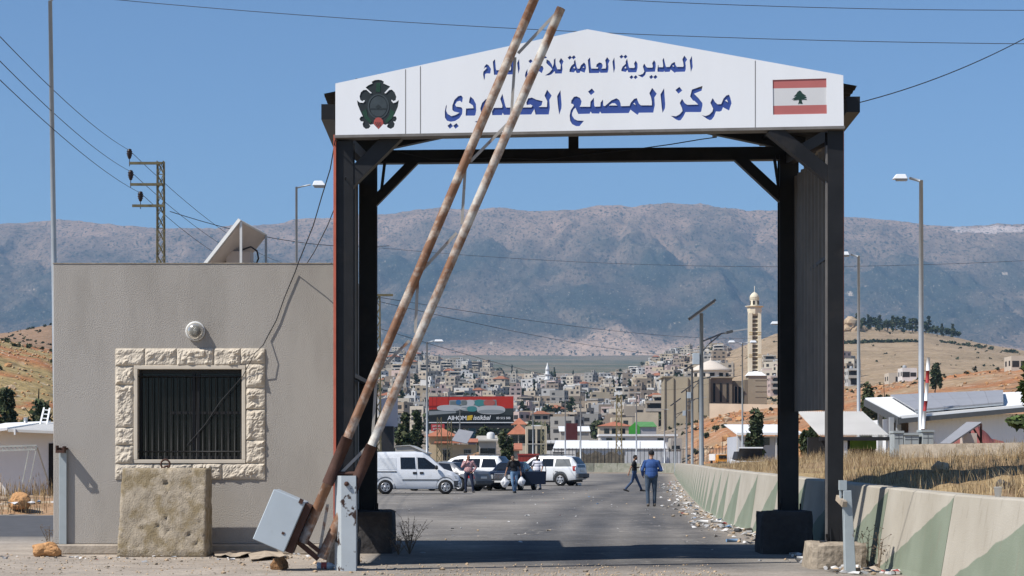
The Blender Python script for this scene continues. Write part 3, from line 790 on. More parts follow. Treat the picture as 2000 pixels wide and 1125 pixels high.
# rear truss: tie beam, rafters, king post, braces
pbeam('tie_beam', [(700, 308), (1562, 300)], (LB + .12, RB + .12), .18, .195)
pbeam('rafter', [(690, 292), (1140, 196)], (LB + .14, 30.85), .16, .22)
pbeam('rafter', [(1570, 285), (1140, 196)], (RB + .14, 30.85), .16, .22)
mb = MB(); a = P(1120, 298, 30.85); mb.bx(a.x - .075, a.x + .075, a.y - .07, a.y + .07, a.z, a.z + .75); mb.build('king_post', M['black_steel'], gate)
pbeam('knee_brace', [(728, 398), (812, 312)], (LB + .1, LB + .1), .15, .135)
pbeam('knee_brace', [(1528, 388), (1440, 306)], (RB + .1, RB + .1), .15, .15)
# front braces under the sign
pbeam('knee_brace', [(678, 358), (775, 262)], (LF + .1, LF + .05), .16, .20)
pbeam('knee_brace', [(1628, 352), (1505, 252)], (RF + .1, RF + .05), .16, .17)
# side rails joining front and rear columns, and roof purlins
def rail(name, a, b, w, h, m=None):
    mb = MB(); mb.beam(a, b, w, h); return mb.build(name, m or M['black_steel'], gate)
rail('side_rail', P(672, 272, LF + .28), P(718, 318, LB), .12, .16)
rail('side_rail', P(1632, 258, RF + .28), P(1542, 310, RB), .12, .16)
rail('side_rail', (fx(672, LF), LF + .28, 2.55), (fx(718, LB), LB, 2.55), .06, .06)
rail('side_rail', (fx(1645, RF) - .02, RF + .28, 4.1), (fx(1560, RB), RB, 4.1), .03, .05)
rail('side_brace', P(1640, 330, RF + .3), P(1548, 300, RB - .1), .05, .05)
rail('side_brace', P(1520, 362, RB - .05), P(1512, 305, RB - .4), .04, .04)
rail('side_brace', P(745, 372, LB - .05), P(752, 312, LB - .4), .04, .04)
# corrugated side sheets: dark inside, red outside
def sheet(xf0, yf0, xb0, yb0, zf, zb, zt, red_sign, name='side_sheet'):
    mb = MB()
    n = 56
    for k in range(n):
        pts = []
        for kk in (k, k + 1):
            t = kk / n
            off = 0.022 if (kk // 1) % 4 in (1, 2) else -0.012
            pts.append((xf0 + (xb0 - xf0) * t + off, yf0 + (yb0 - yf0) * t, zf + (zb - zf) * t))
        (x0, y0, z0), (x1, y1, z1) = pts
        mb.add([(x0, y0, z0), (x1, y1, z1), (x1, y1, zt), (x0, y0, zt)], [(0, 1, 2, 3)], 0)
        o = 0.012 * red_sign
        mb.add([(x0 + o, y0, z0), (x1 + o, y1, z1), (x1 + o, y1, zt), (x0 + o, y0, zt)], [(3, 2, 1, 0)], 0)
    # folded edge at the front, painted red
    mb.bx(xf0 + red_sign * .002, xf0 + (-.035 if red_sign < 0 else .010), yf0 - .03, yf0 + .03, zf, zt, 1)
    return mb.build(name, [M['dark_sheet'], M['red_paint']], gate)
sheet(fx(655.5, LF) + .01, LF - .02, fx(700, LB) - .03, LB + .2, .5, .5, 5.62, -1)
sheet(fx(1645, RF) + .02, RF + .1, fx(1552, RB), RB + .3, 2.03, 2.12, 5.62, 1)
# pale edge strip on the front of the right sheet
mb = MB(); mb.bx(fx(1617.5, RF) - .025, fx(1617.5, RF) - .002, RF + .03, RF + .07, .35, 5.4); mb.build('edge_strip', M['grey_edge'], gate)
# roof: two sheets with eave boxes
M['roof_under'] = mat('roof_under', (0.05, 0.047, 0.044), 0.7, 0.15, 2)
PKF = FXF @ Vector((*F2(1147, 60), -.26)); PKB = Vector((PKF.x + .15, 31.25, PKF.z))
def roof_side(sgn, pxf, pyf, pxb):
    ef = FXF @ Vector((*F2(pxf, pyf), -.26)); eb = Vector((G(pxb, 31.2).x, 31.25, ef.z))
    ov = Vector((sgn * .20, 0, -.037))
    mb = MB()
    n = 40
    for k in range(n):
        t0, t1 = k / n, (k + 1) / n
        zo0 = .018 if k % 2 else 0; zo1 = 0 if k % 2 else .018
        for dz, mi in ((-.05, 0), (-.062, 1)):
            q_ = [ef + ov + (eb - ef) * t0, ef + ov + (eb - ef) * t1, PKF + (PKB - PKF) * t1, PKF + (PKB - PKF) * t0]
            q_ = [p + Vector((0, 0, dz + z_)) for p, z_ in zip(q_, (zo0, zo1, zo1, zo0))]
            mb.add(q_, [(0, 1, 2, 3)], mi)
    mb.build('roof_sheet', [M['roof_under'], M['roof_under']], gate)
    eb2 = MB(); eb2.beam(ef + ov * .72 + Vector((0, -.02, -.30)), eb + ov * .72 + Vector((0, 0, -.30)), .17, .20)
    eb2.build('eave_box', M['black_steel'], gate)
    for t in (.18, .4, .62, .84):
        pp = MB(); a = ef + (PKF - ef) * t + Vector((0, 0, -.14)); b = eb + (PKB - eb) * t + Vector((0, 0, -.14))
        pp.beam(a, b, .07, .12); pp.build('purlin', M['black_steel'], gate)
roof_side(-1, 655, 163, 697)
roof_side(1, 1647, 147, 1563)

# ================================================================ GUARD BOOTH
BD = 30.2
bx0, bx1 = fx(104, BD), fx(668, BD)
BT = EYE + (HZ - 515) * BD / K
booth = T('guard_booth', 'grey rendered concrete guard booth with a barred window left of the gate', 'booth', ((bx0 + bx1) / 2, BD, 0))
BXF = Matrix(((1, 0, 0, 0), (0, 0, -1, BD), (0, 1, 0, 0), (0, 0, 0, 1)))     # local x->X, y->Z, z-> towards camera
def B2(px, py, d=BD): return ((px - 1000) * d / K, EYE + (HZ - py) * d / K)
wx0, wz1 = B2(262, 714); wx1, wz0 = B2(480, 905)
wl = MB()
wl.plate([(bx0, .15), (bx1, .15), (bx1, BT), (bx0, BT)], [[(wx0, wz0), (wx0, wz1), (wx1, wz1), (wx1, wz0)]], BXF, -.22, 0)
wl.bx(bx0, bx0 + .2, BD + .22, BD + 3.6, .15, BT)
wl.bx(bx1 - .2, bx1, BD + .22, BD + 3.6, .15, BT)
wl.bx(bx0 + .2, bx1 - .2, BD + 3.4, BD + 3.6, .15, BT)
wl.bx(bx0 + .2, bx1 - .2, BD + .22, BD + 3.4, BT - .35, BT - .15)
wl.build('wall', M['plaster'], booth, bevel=.012, seg=2)
pl = MB(); pl.bx(bx0 - .06, bx1 + .05, BD - .16, BD + 3.7, 0, .15); pl.build('plinth', M['plinth'], booth, bevel=.02)
cp = MB(); cp.bx(bx0 - .008, bx1 + .008, BD - .008, BD + .225, BT, BT + .012); cp.build('parapet_cap', M['plinth'], booth)
it = MB(); it.bx(bx0 + .21, bx1 - .21, BD + .23, BD + 3.38, .151, .17); it.bx(bx0 + .9, bx1 - .9, BD + 1.6, BD + 1.9, .17, 1.2); it.build('interior', M['dark_void'], booth)
# window
win = MB()
fr = .055
for (a, b, c, d2) in ((wx0, wx1, wz1 - fr, wz1), (wx0, wx1, wz0, wz0 + fr), (wx0, wx0 + fr, wz0 + fr, wz1 - fr), (wx1 - fr, wx1, wz0 + fr, wz1 - fr)):
    win.bx(a, b, BD - .03, BD + .16, c, d2)
wf = win.build('window', M['smooth_stone'], booth, bevel=.006)
gl = MB(); gl.bx(wx0 + fr, wx1 - fr, BD + .135, BD + .145, wz0 + fr, wz1 - fr); gl.build('pane', M['window_dark'], wf)
wmid = fx(383, BD)
sf = MB()
for x in (wx0 + fr + .02, wmid - .05, wmid + .02, wx1 - fr - .02): sf.bx(x - .022, x + .022, BD + .10, BD + .13, wz0 + fr, wz1 - fr)
for z in (wz0 + fr + .03, wz1 - fr - .03): sf.bx(wx0 + fr, wx1 - fr, BD + .101, BD + .129, z - .025, z + .025)
sf.bx(wx0 + .5, wx1 - fr, BD + .102, BD + .128, EYE + (HZ - 806) * BD / K - .02, EYE + (HZ - 806) * BD / K + .02)
sf.build('sash', M['bar_iron'], wf)
br = MB()
n = 17
for k in range(n):
    x = wx0 + fr + .02 + (wx1 - wx0 - 2 * fr - .04) * k / (n - 1)
    br.tube((x, BD + .03, wz0 + fr - .01), (x, BD + .03, EYE + (HZ - 735) * BD / K), .007, n=6)
for py in (735, 882):
    z = EYE + (HZ - py) * BD / K
    br.tube((wx0 + .04, BD + .03, z), (wx1 - .04, BD + .03, z), .011, n=6)
br.build('bars', M['bar_iron'], wf)
# rough-faced stone surround, block by block
def rough_stone(px0, py0, px1, py1, seed):
    x0, z1 = B2(px0 + .6, py0 + .6); x1, z0 = B2(px1 - .6, py1 - .6)
    nx = max(6, int((x1 - x0) / .022)); nz = max(6, int((z1 - z0) / .022))
    vs = []; fs = []
    for j in range(nz + 1):
        for i in range(nx + 1):
            u, v = i / nx, j / nz
            ed = min(u * nx, (1 - u) * nx, v * nz, (1 - v) * nz)
            x = x0 + (x1 - x0) * u; z = z0 + (z1 - z0) * v
            f1 = noise.noise(Vector((x * 5, z * 7, seed))); f2 = noise.noise(Vector((x * 15, z * 17, seed + 9))); f3 = noise.noise(Vector((x * 42, z * 42, seed)))
            ridge = max(0, f1 + .25)
            h = .014 + min(1, ed / 1.6) * (.008 + .042 * ridge * (0.6 + abs(f2)) + .016 * abs(f2) + .008 * f3)
            vs.append((x, BD - h, z))
    for j in range(nz):
        for i in range(nx):
            a = j * (nx + 1) + i
            fs.append((a, a + 1, a + nx + 2, a + nx + 1))
    ol = [i for i in range(nx + 1)] + [j * (nx + 1) + nx for j in range(1, nz + 1)] + [nz * (nx + 1) + i for i in range(nx - 1, -1, -1)] + [j * (nx + 1) for j in range(nz - 1, 0, -1)]
    b0 = len(vs)
    for i in ol: vs.append((vs[i][0], BD + .01, vs[i][2]))
    for k in range(len(ol)):
        k2 = (k + 1) % len(ol)
        fs.append((ol[k2], ol[k], b0 + k, b0 + k2))
    return vs, fs
st = MB()
stones = [(225, 680, 283, 715), (283, 680, 345, 715), (345, 680, 418, 715), (418, 680, 470, 715), (470, 680, 518, 711),
          (225, 715, 262, 752), (225, 752, 262, 835), (225, 835, 262, 870), (225, 870, 262, 906),
          (480, 711, 518, 758), (480, 758, 518, 800), (480, 800, 518, 860), (480, 860, 518, 905),
          (225, 906, 300, 937), (300, 906, 376, 937), (376, 905, 434, 937), (434, 905, 518, 937)]
for i, s_ in enumerate(stones):
    a, b = rough_stone(*s_, i * 3.7); st.add(a, b)
st.build('stone_surround', M['cream_stone'], wf)

# --- round bulkhead lamp on the booth wall
lc = P(382, 647, BD)
lamp = T('wall_lamp', 'round glass bulkhead lamp on the booth wall above the window', 'wall lamp', (lc.x, BD, lc.z))
XR = Matrix.Rotation(R(90), 4, 'X')
def lathe_y(c, prof, n=24):
    mb = MB(); mb.lathe((0, 0, 0), prof, n)
    mb.v = [(c.x + v[0], c.y - v[2], c.z + v[1]) for v in mb.v]
    mb.f = [f[::-1] for f in mb.f]
    return mb
cc_ = Vector((lc.x, BD, lc.z))
lathe_y(cc_, [(.142, 0), (.145, .02), (.145, .035), (.118, .045), (.116, .03)]).build('lamp_base', M['alu'], lamp)
gm_ = bpy.data.materials.new('lamp_glass'); gm_.use_nodes = True
gb = gm_.node_tree.nodes['Principled BSDF']; gb.inputs['Base Color'].default_value = (.42, .40, .34, 1); gb.inputs['Roughness'].default_value = .15; gb.inputs['Transmission Weight'].default_value = .55
gd = MB(); gd.lathe((0, 0, 0), [(.128, .03), (.126, .06), (.11, .10), (.08, .128), (.04, .142), (.004, .146)], 24)
gd.v = [(lc.x + v[0], BD - v[2], lc.z + v[1]) for v in gd.v]
gd.f = [f[::-1] for f in gd.f]
gd.build('lamp_glass', gm_, lamp)
bu = MB(); bu.tube((lc.x, BD - .06, lc.z + .09), (lc.x, BD - .06, lc.z + .03), .022, n=8); bu.ell((lc.x, BD - .06, lc.z - .02), (.035, .03, .06)); bu.build('bulb', M['lamp_white'], lamp)

# --- steel holder post against the left end of the booth
pa = G(110.5, 30.0)
hp = T('barrier_rest_post', 'pale blue steel post with a bracket on top against the booth corner', 'post', (pa.x + .05, 30.0, .15))
mb = MB(); pz = EYE + (HZ - 878) * 30.0 / K
mb.bx(fx(111, 30), fx(126, 30), 30.14, 30.19, .15, pz); mb.build('post', M['post_plain'], hp, bevel=.006)
mb = MB()
mb.bx(fx(109, 30), fx(127, 30), 30.10, 30.20, pz, pz + .03)
mb.bx(fx(109, 30), fx(111.5, 30), 29.98, 30.12, pz - .05, pz + .06)
mb.bx(fx(123, 30), fx(126, 30), 29.97, 30.12, pz - .05, pz + .05)
mb.bx(fx(110, 30), fx(126, 30), 29.96, 29.98, pz - .05, pz - .01)
mb.build('bracket', M['rust_dark'], hp)

# ================================================================ BARRIER
BA = 25.55
bar = T('boom_barrier', 'raised rusty white twin tube boom barrier leaning across the sign', 'barrier', (fx(675, BA), BA, 0))
mb = MB()
def bp(px, py, d=BA): return P(px, py, d)
def lnL(y): return 930 - (y - 265) * 0.4263
def lnR(y): return 988 - (y - 265) * 0.4330
def pipe(fn, y0, y1, n, r):
    pts = [bp(fn(y0 + (y1 - y0) * k / n) , y0 + (y1 - y0) * k / n) for k in range(n + 1)]
    return pts
m1 = MB(); m1.poly(pipe(lnL, -9, 860, 12, .086), 0.058, 16); b1 = m1.build('boom_tube', M['rust_pipe'], bar)
m1 = MB(); m1.poly(pipe(lnR, 16, 880, 12, .086), .057, 16); m1.build('boom_tube', M['rust_pale'], bar)
m1 = MB(); m1.poly([bp(lnL(855), 855), bp(lnL(945), 945)], .074, 16); m1.build('boom_sleeve', M['rust_dark'], bar)
m1 = MB(); m1.poly([bp(lnR(870), 870), bp(lnR(960), 960)], .072, 16); m1.build('boom_sleeve', M['rust_dark'], bar)
m1 = MB(); m1.poly([bp(lnL(940), 940), bp(lnL(1060), 1060)], .064, 16); m1.build('boom_tail', M['rust_pale'], bar)
m1 = MB(); m1.poly([bp(lnR(955), 955), bp(lnR(1096), 1090)], .064, 16); m1.build('boom_tail', M['rust_pale'], bar)
for (a, b) in (((1086, 26), (1012, 104)), ((1006, 112), (998, 236)), ((995, 238), (918, 316)), ((909, 325), (902, 438)), ((892, 455), (822, 530)), ((816, 545), (811, 650)), ((800, 665), (742, 722)), ((714, 876), (662, 928)), ((640, 985), (622, 1088)), ((1060, 55), (1030, 92)) if False else ((735, 735), (728, 850))):
    m1 = MB(); A_ = bp(*a, BA + .02); B_ = bp(*b, BA + .02)
    m1.beam(A_, B_, .02, .055, up=(0, 1, 0)) if False else m1.beam(A_, B_, .036, .02, up=(0, 1, 0))
    m1.build('web_bar', M['flat_bar'], bar)
# tail frame and counterweight box
m1 = MB()
m1.beam(bp(578, 1055), bp(622, 1092), .06, .06); m1.beam(bp(590, 1050), bp(634, 1085), .05, .05)
m1.build('tail_frame', M['rust_dark'], bar)
ax = (bp(lnL(960), 960) - bp(lnL(1060), 1060)).normalized()          # up along the boom
sx = Vector((ax.z, 0, -ax.x)).normalized() * -1                       # to the upper left
c0 = bp(612, 982)
Lb = (bp(612, 982) - bp(535, 1090 - 3)).length
m1 = MB()
Mx = Matrix((sx, Vector((0, 1, 0)), ax)).transposed()
# corners measured in the photo: (513,?)...: long side parallel to the boom, box hanging to its left
o1 = bp(536, 1084, BA - .35); 
bw, bl, bdp = .42, .67, .50
q0 = bp(592, 990, BA)
cen = bp(549, 1016, BA)
m1.box(cen, (bw, bdp, bl), rot=Mx)
cb = m1.build('counterweight_box', M['box_grey'], bar, bevel=.008)
m1 = MB(); m1.box(cen + sx * -(bw / 2 + .045), (.08, bdp * .7, bl * .96), rot=Mx); m1.build('box_mount', M['rust_dark'], bar)
m1 = MB()
m1.box(cen + sx * (bw / 2 - .05) * -1 + ax * .33 + Vector((0, -bdp / 2 - .006, 0)), (.05, .012, .06), rot=Mx)
m1.build('hasp', M['rust_dark'], cb); m1 = MB()
m1.box(cen + sx * (bw / 2 - .10) * -1 + ax * -.12 + Vector((0, -bdp / 2 - .004, 0)), (.035, .008, .03), rot=Mx)
m1.build('latch', M['rust_dark'], cb)
# pivot post
px0, px1 = fx(653, BA), fx(697, BA)
pzt = EYE + (HZ - 929) * BA / K
m1 = MB()
t_ = .008; dp = .26
m1.bx(px0 + .10, px1, BA - .16, BA - .16 + t_, 0, pzt)       # front sheet
m1.hexa([(px0, BA + .05, 0), (px0 + .10, BA - .16, 0), (px0 + .10, BA - .152, 0), (px0 + .008, BA + .05, 0),
         (px0, BA + .05, pzt), (px0 + .10, BA - .16, pzt), (px0 + .10, BA - .152, pzt), (px0 + .008, BA + .05, pzt)])
m1.bx(px1 - t_, px1, BA - .152, BA + .06, 0, pzt)
m1.bx(px0 + .02, px1 - .01, BA + .05, BA + .06, 0, pzt - .05)
m1.build('pivot_post', M['post_grey'], bar)
m1 = MB(); c_ = bp(677, 945, BA - .16)
lathe_y(Vector((c_.x, c_.y, c_.z)), [(.03, 0), (.03, .03), (.012, .045)], 10).build('pivot_bolt', M['rust_dark'], bar)
m1.tube((c_.x, BA - .15, c_.z), (c_.x, BA + .14, c_.z), .03, n=10); m1.tube(bp(640, 925), bp(700, 925), .028, n=8); m1.build('pivot_shaft', M['rust_dark'], bar)

# --- right rest post for the boom
rp_ = T('barrier_rest_post', 'weathered pale steel rest post leaning beside the front right gate column', 'post', (fx(1658, 25.0), 25.0, 0))
m1 = MB()
m1.hexa([(fx(1650, 25.0), 24.95, 0), (fx(1671, 25.0), 24.95, 0), (fx(1671, 25.0), 25.08, 0), (fx(1650, 25.0), 25.08, 0),
         (fx(1646, 25.0), 24.95, EYE + (HZ - 958) * 25 / K), (fx(1662, 25.0), 24.95, EYE + (HZ - 958) * 25 / K), (fx(1662, 25.0), 25.08, EYE + (HZ - 958) * 25 / K), (fx(1646, 25.0), 25.08, EYE + (HZ - 958) * 25 / K)])
m1.build('post', M['post_plain'], rp_, bevel=.006)
m1 = MB(); z_ = EYE + (HZ - 938) * 25 / K
m1.bx(fx(1639, 25), fx(1653, 25), 24.96, 25.06, z_ - .12, z_); m1.bx(fx(1640, 25), fx(1643, 25), 24.98, 25.04, z_ - .26, z_ - .12)
m1.build('bracket', M['post_plain'], rp_)
m1 = MB(); m1.beam(P(1637, 972, 25.1), P(1650, 985, 24.9), .06, .07); m1.build('wood_wedge', M['cardboard'], rp_)
# ================================================================ CONCRETE BLOCK, BARRIERS, BANK
def jersey_block_profile(h):
    return [(0, 0), (.62, 0), (.62, .08), (.50, .30), (.42, h), (.20, h), (.12, .30), (0, .08)]
# --- weathered block against the booth: local builder with rough faces
def weathered_block():
    t = T('concrete_block', 'weathered tan concrete barrier block with a lifting ring under the booth window', 'concrete block', (fx(315, 29.3), 29.5, 0))
    bm = bmesh.new()
    x0, x1 = fx(228, 29.2), fx(402, 29.2)
    zt = EYE + (HZ - 914) * 29.5 / K
    # front face profile, y offset by height: foot, slope, upper wall
    prof = [(0.0, 29.20), (.10, 29.19), (.74, 29.30), (.92, 29.33), (zt - .01, 29.40), (zt, 29.42)]
    nz = 40; nx = 48; nt_ = 6
    def py_(z):
        for a, b in zip(prof, prof[1:]):
            if z <= b[0]: return a[1] + (b[1] - a[1]) * (z - a[0]) / (b[0] - a[0])
        return prof[-1][1]
    mb = MB(); vs = []; fs = []
    def hgt(x, z):
        n1 = noise.noise(Vector((x * 3, z * 3, 4))); n2 = noise.noise(Vector((x * 14, z * 14, 7))); n3 = noise.noise(Vector((x * 40, z * 40, 1)))
        pit = max(0, noise.noise(Vector((x * 9, z * 9, 33))) - .42) * .22
        return .012 * n1 + .008 * n2 + .004 * n3 - pit
    for j in range(nz + 1):
        z = zt * j / nz
        inset = .035 * (z / zt)
        for i in range(nx + 1):
            u = i / nx
            x = x0 + inset + (x1 - x0 - inset * (1.0 if u > .5 else 1)) * u - inset * .3 * u
            e = min(u * nx, (1 - u) * nx)
            chip = .03 * max(0, noise.noise(Vector((x * 6, z * 6, 2)))) if e < 1 else 0
            vs.append((x + (chip if u < .5 else -chip), py_(z) - hgt(x, z) + (.02 if e < 1 else 0), z if j < nz else z - .012 * abs(noise.noise(Vector((x * 8, 0, 5)))) ))
    for j in range(nz):
        for i in range(nx):
            a = j * (nx + 1) + i; fs.append((a, a + 1, a + nx + 2, a + nx + 1))
    ol = [i for i in range(nx + 1)] + [j * (nx + 1) + nx for j in range(1, nz + 1)] + [nz * (nx + 1) + i for i in range(nx - 1, -1, -1)] + [j * (nx + 1) for j in range(nz - 1, 0, -1)]
    b0 = len(vs)
    for i in ol: vs.append((vs[i][0], 29.85, vs[i][2]))
    for k in range(len(ol)):
        k2 = (k + 1) % len(ol); fs.append((ol[k2], ol[k], b0 + k, b0 + k2))
    fs.append([b0 + k for k in range(len(ol))])
    mb.add(vs, fs, 0, True)
    bmat = mat('block_concrete', (0.355, 0.30, 0.225), 0.95, 0.25, 6, 0.012, 45, col2=(0.235, 0.185, 0.11), thr=(0.46, 0.60), dirt=((0.085, 0.078, 0.066), (0.62, 0.68), 7))
    mb.build('block', bmat, t)
    rg = MB(); c = P(323, 906, 29.6); c.z = zt + .055
    pts = [(c.x + .065 * math.cos(a), 29.6, c.z + .065 * math.sin(a)) for a in [R(-60 + 300 * k / 14) for k in range(15)]]
    rg.poly(pts, .014, 6); rg.poly([(c.x - .03, 29.6, zt - .02), (c.x, 29.58, zt + .02), (c.x + .04, 29.62, zt + .03)], .016, 6); rg.build('lifting_ring', M['rust_dark'], t)
weathered_block()

# --- painted jersey barriers along the right side, then across the bend
def barrier_mat():
    m = bpy.data.materials.new('barrier_paint'); m.use_nodes = True
    t = m.node_tree; b = t.nodes['Principled BSDF']; b.inputs['Roughness'].default_value = .9; b.inputs['Specular IOR Level'].default_value = .2
    uv = t.nodes.new('ShaderNodeUVMap'); uv.uv_map = 'UVMap'
    sep = t.nodes.new('ShaderNodeSeparateXYZ'); t.links.new(uv.outputs[0], sep.inputs[0])
    tc = t.nodes.new('ShaderNodeTexCoord')
    def ns(scale, det=6):
        n = t.nodes.new('ShaderNodeTexNoise'); n.inputs['Scale'].default_value = scale; n.inputs['Detail'].default_value = det
        t.links.new(tc.outputs['Object'], n.inputs['Vector']); return n
    def mth(op, a, b_=None):
        n = t.nodes.new('ShaderNodeMath'); n.operation = op
        for i, q in enumerate((a, b_)):
            if q is None: continue
            if isinstance(q, (int, float)): n.inputs[i].default_value = q
            else: t.links.new(q, n.inputs[i])
        return n.outputs[0]
    e = ns(2.5)
    d = mth('SUBTRACT', sep.outputs[0], sep.outputs[1])
    d = mth('ADD', d, mth('MULTIPLY', mth('SUBTRACT', e.outputs['Fac'], .5), .12))
    rp = t.nodes.new('ShaderNodeValToRGB'); rp.color_ramp.elements[0].position = .030; rp.color_ramp.elements[1].position = .045
    t.links.new(d, rp.inputs[0])
    n1 = ns(1.3); n2 = ns(14)
    def ramp(n, c0, c1, p0=.35, p1=.7):
        r = t.nodes.new('ShaderNodeValToRGB'); r.color_ramp.elements[0].color = c0 + (1,); r.color_ramp.elements[1].color = c1 + (1,)
        r.color_ramp.elements[0].position = p0; r.color_ramp.elements[1].position = p1
        t.links.new(n.outputs['Fac'], r.inputs[0]); return r.outputs[0]
    bei = ramp(n1, (.36, .325, .265), (.43, .395, .33)); grn = ramp(n1, (.175, .203, .148), (.225, .255, .193))
    mx = t.nodes.new('ShaderNodeMix'); mx.data_type = 'RGBA'
    t.links.new(rp.outputs[0], mx.inputs[0]); t.links.new(bei, mx.inputs[6]); t.links.new(grn, mx.inputs[7])
    # grime streaks near the foot and faint wear
    mpn = t.nodes.new('ShaderNodeMapping'); mpn.inputs['Scale'].default_value = (6, 6, .7); t.links.new(tc.outputs['Object'], mpn.inputs[0])
    n3 = t.nodes.new('ShaderNodeTexNoise'); n3.inputs['Scale'].default_value = 2.2; n3.inputs['Detail'].default_value = 8; t.links.new(mpn.outputs[0], n3.inputs['Vector'])
    r3 = t.nodes.new('ShaderNodeValToRGB'); r3.color_ramp.elements[0].position = .58; r3.color_ramp.elements[1].position = 1.0
    t.links.new(n3.outputs['Fac'], r3.inputs[0])
    m2 = t.nodes.new('ShaderNodeMix'); m2.data_type = 'RGBA'
    t.links.new(r3.outputs[0], m2.inputs[0]); t.links.new(mx.outputs[2], m2.inputs[6]); m2.inputs[7].default_value = (.22, .19, .145, 1)
    t.links.new(m2.outputs[2], b.inputs['Base Color'])
    n4 = ns(50); bp_ = t.nodes.new('ShaderNodeBump'); bp_.inputs['Distance'].default_value = .004
    t.links.new(n4.outputs['Fac'], bp_.inputs['Height']); t.links.new(bp_.outputs[0], b.inputs['Normal'])
    return m
M['barrier_paint'] = barrier_mat()
def barrier_seg(a, b, h0, h1, mname):
    """one block from a (far end) to b (near end); road side is to the left looking along a->b's reverse"""
    a = Vector((a[0], a[1], 0)); b = Vector((b[0], b[1], 0))
    dv = (b - a); L = dv.length; dv.normalize()
    nrm = Vector((-dv.y, dv.x, 0))           # away from the road
    if nrm.x < 0 and abs(nrm.x) > abs(nrm.y): nrm = -nrm
    if abs(nrm.y) > abs(nrm.x) and nrm.y < 0: nrm = -nrm
    prof = lambda h: [(0.0, 0.0), (0.02, .07), (.17, h - .02), (.20, h), (.42, h), (.45, h - .02), (.60, .07), (.62, 0.0)]
    mb = MB(); mb.uv = []
    vs = []; uv = []
    ns_ = 5
    for k in range(ns_ + 1):
        t = k / ns_
        p = a + dv * (L * t)
        if k == 0: p = a + dv * .012
        if k == ns_: p = a + dv * (L - .012)
        h = h0 + (h1 - h0) * t
        for (o, z) in prof(h):
            w_ = .006 * noise.noise(Vector((p.x * 3 + o * 9, p.y * 3, z * 4)))
            vs.append(p + nrm * (o + w_) + Vector((0, 0, z + (w_ if z > .1 else 0))))
            uv.append((t, z / h))
    fs = []
    n = 8
    for k in range(ns_):
        for i in range(n):
            q = (k * n + i, k * n + (i + 1) % n, (k + 1) * n + (i + 1) % n, (k + 1) * n + i)
            fs.append(q)
    fs.append(list(range(n))[::-1]); fs.append([ns_ * n + i for i in range(n)])
    mb.add(vs, fs); mb.uv = uv
    o = mb.build('concrete_barrier', M[mname])
    bm = bmesh.new(); bm.from_mesh(o.data); bmesh.ops.recalc_face_normals(bm, faces=bm.faces[:]); bm.to_mesh(o.data); bm.free()
    return o
def walk(path, step):
    pts = []; acc = 0; pos = 0
    cur = Vector(path[0][:2]); out = [(cur.copy(), path[0][2])]
    need = step
    for a, b in zip(path, path[1:]):
        A = Vector(a[:2]); B = Vector(b[:2]); L = (B - A).length; t = 0
        while L - t >= need:
            t += need; need = step
            f = t / L; out.append((A + (B - A) * f, a[2] + (b[2] - a[2]) * f))
        need -= (L - t)
    return out
ORD = ['first', 'second', 'third', 'fourth', 'fifth', 'sixth', 'seventh', 'eighth', 'ninth', 'tenth', 'eleventh', 'twelfth', 'thirteenth', 'fourteenth', 'fifteenth', 'sixteenth', 'seventeenth', 'eighteenth', 'nineteenth', 'twentieth']
def ordw(i):
    tens = ['', '', 'twenty', 'thirty', 'forty', 'fifty', 'sixty', 'seventy', 'eighty', 'ninety']
    if i < 20: return ORD[i]
    n = i + 1
    if n % 10 == 0: return {30: 'thirtieth', 40: 'fortieth', 50: 'fiftieth', 60: 'sixtieth', 70: 'seventieth', 80: 'eightieth'}[n]
    return tens[n // 10] + '-' + ORD[n % 10 - 1]
wp = walk([w_ for w_ in WALL if w_[1] >= 12], 3.55)
# shift so that a joint falls where the photo shows one (distance 23.0 and 26.5)
GRP = 'painted concrete barriers along the right side of the road'
nb = 0; nn = 0
for (a, ha), (b, hb) in zip(wp, wp[1:]):
    if b.y < 19: continue
    o = barrier_seg(b, a, hb, ha, 'barrier_paint')
    if a.y < 26.4:
        lab = 'concrete barrier with a green painted triangle, %s from the near right corner of the picture' % ORD[nn]; nn += 1
    else:
        lab = 'green and beige painted concrete barrier, %s beyond the gate along the right wall' % ordw(nb); nb += 1
    tag(o, lab, 'concrete barrier', GRP)
M['barrier_plain'] = mat('barrier_plain', (0.27, 0.265, 0.215), 0.95, 0.15, 1.5, 0.006, 40, col2=(0.20, 0.205, 0.155), thr=(0.5, 0.6))
# end of the straight: the wall turns left across the bend
far = [(21.3, 270, 1.36), (18.5, 279, 1.36), (12, 283, 1.36), (0, 283, 1.36), (-14, 276, 1.34), (-30, 266, 1.34)]
fp = walk(far, 3.55)
for i, ((a, ha), (b, hb)) in enumerate(zip(fp, fp[1:])):
    if a.x < 3.0: continue
    o = barrier_seg(a, b, ha, hb, 'barrier_plain')
    tag(o, 'plain grey concrete barrier across the far bend, %s from the corner of the wall' % ordw(i), 'concrete barrier', 'grey concrete barriers across the far bend')

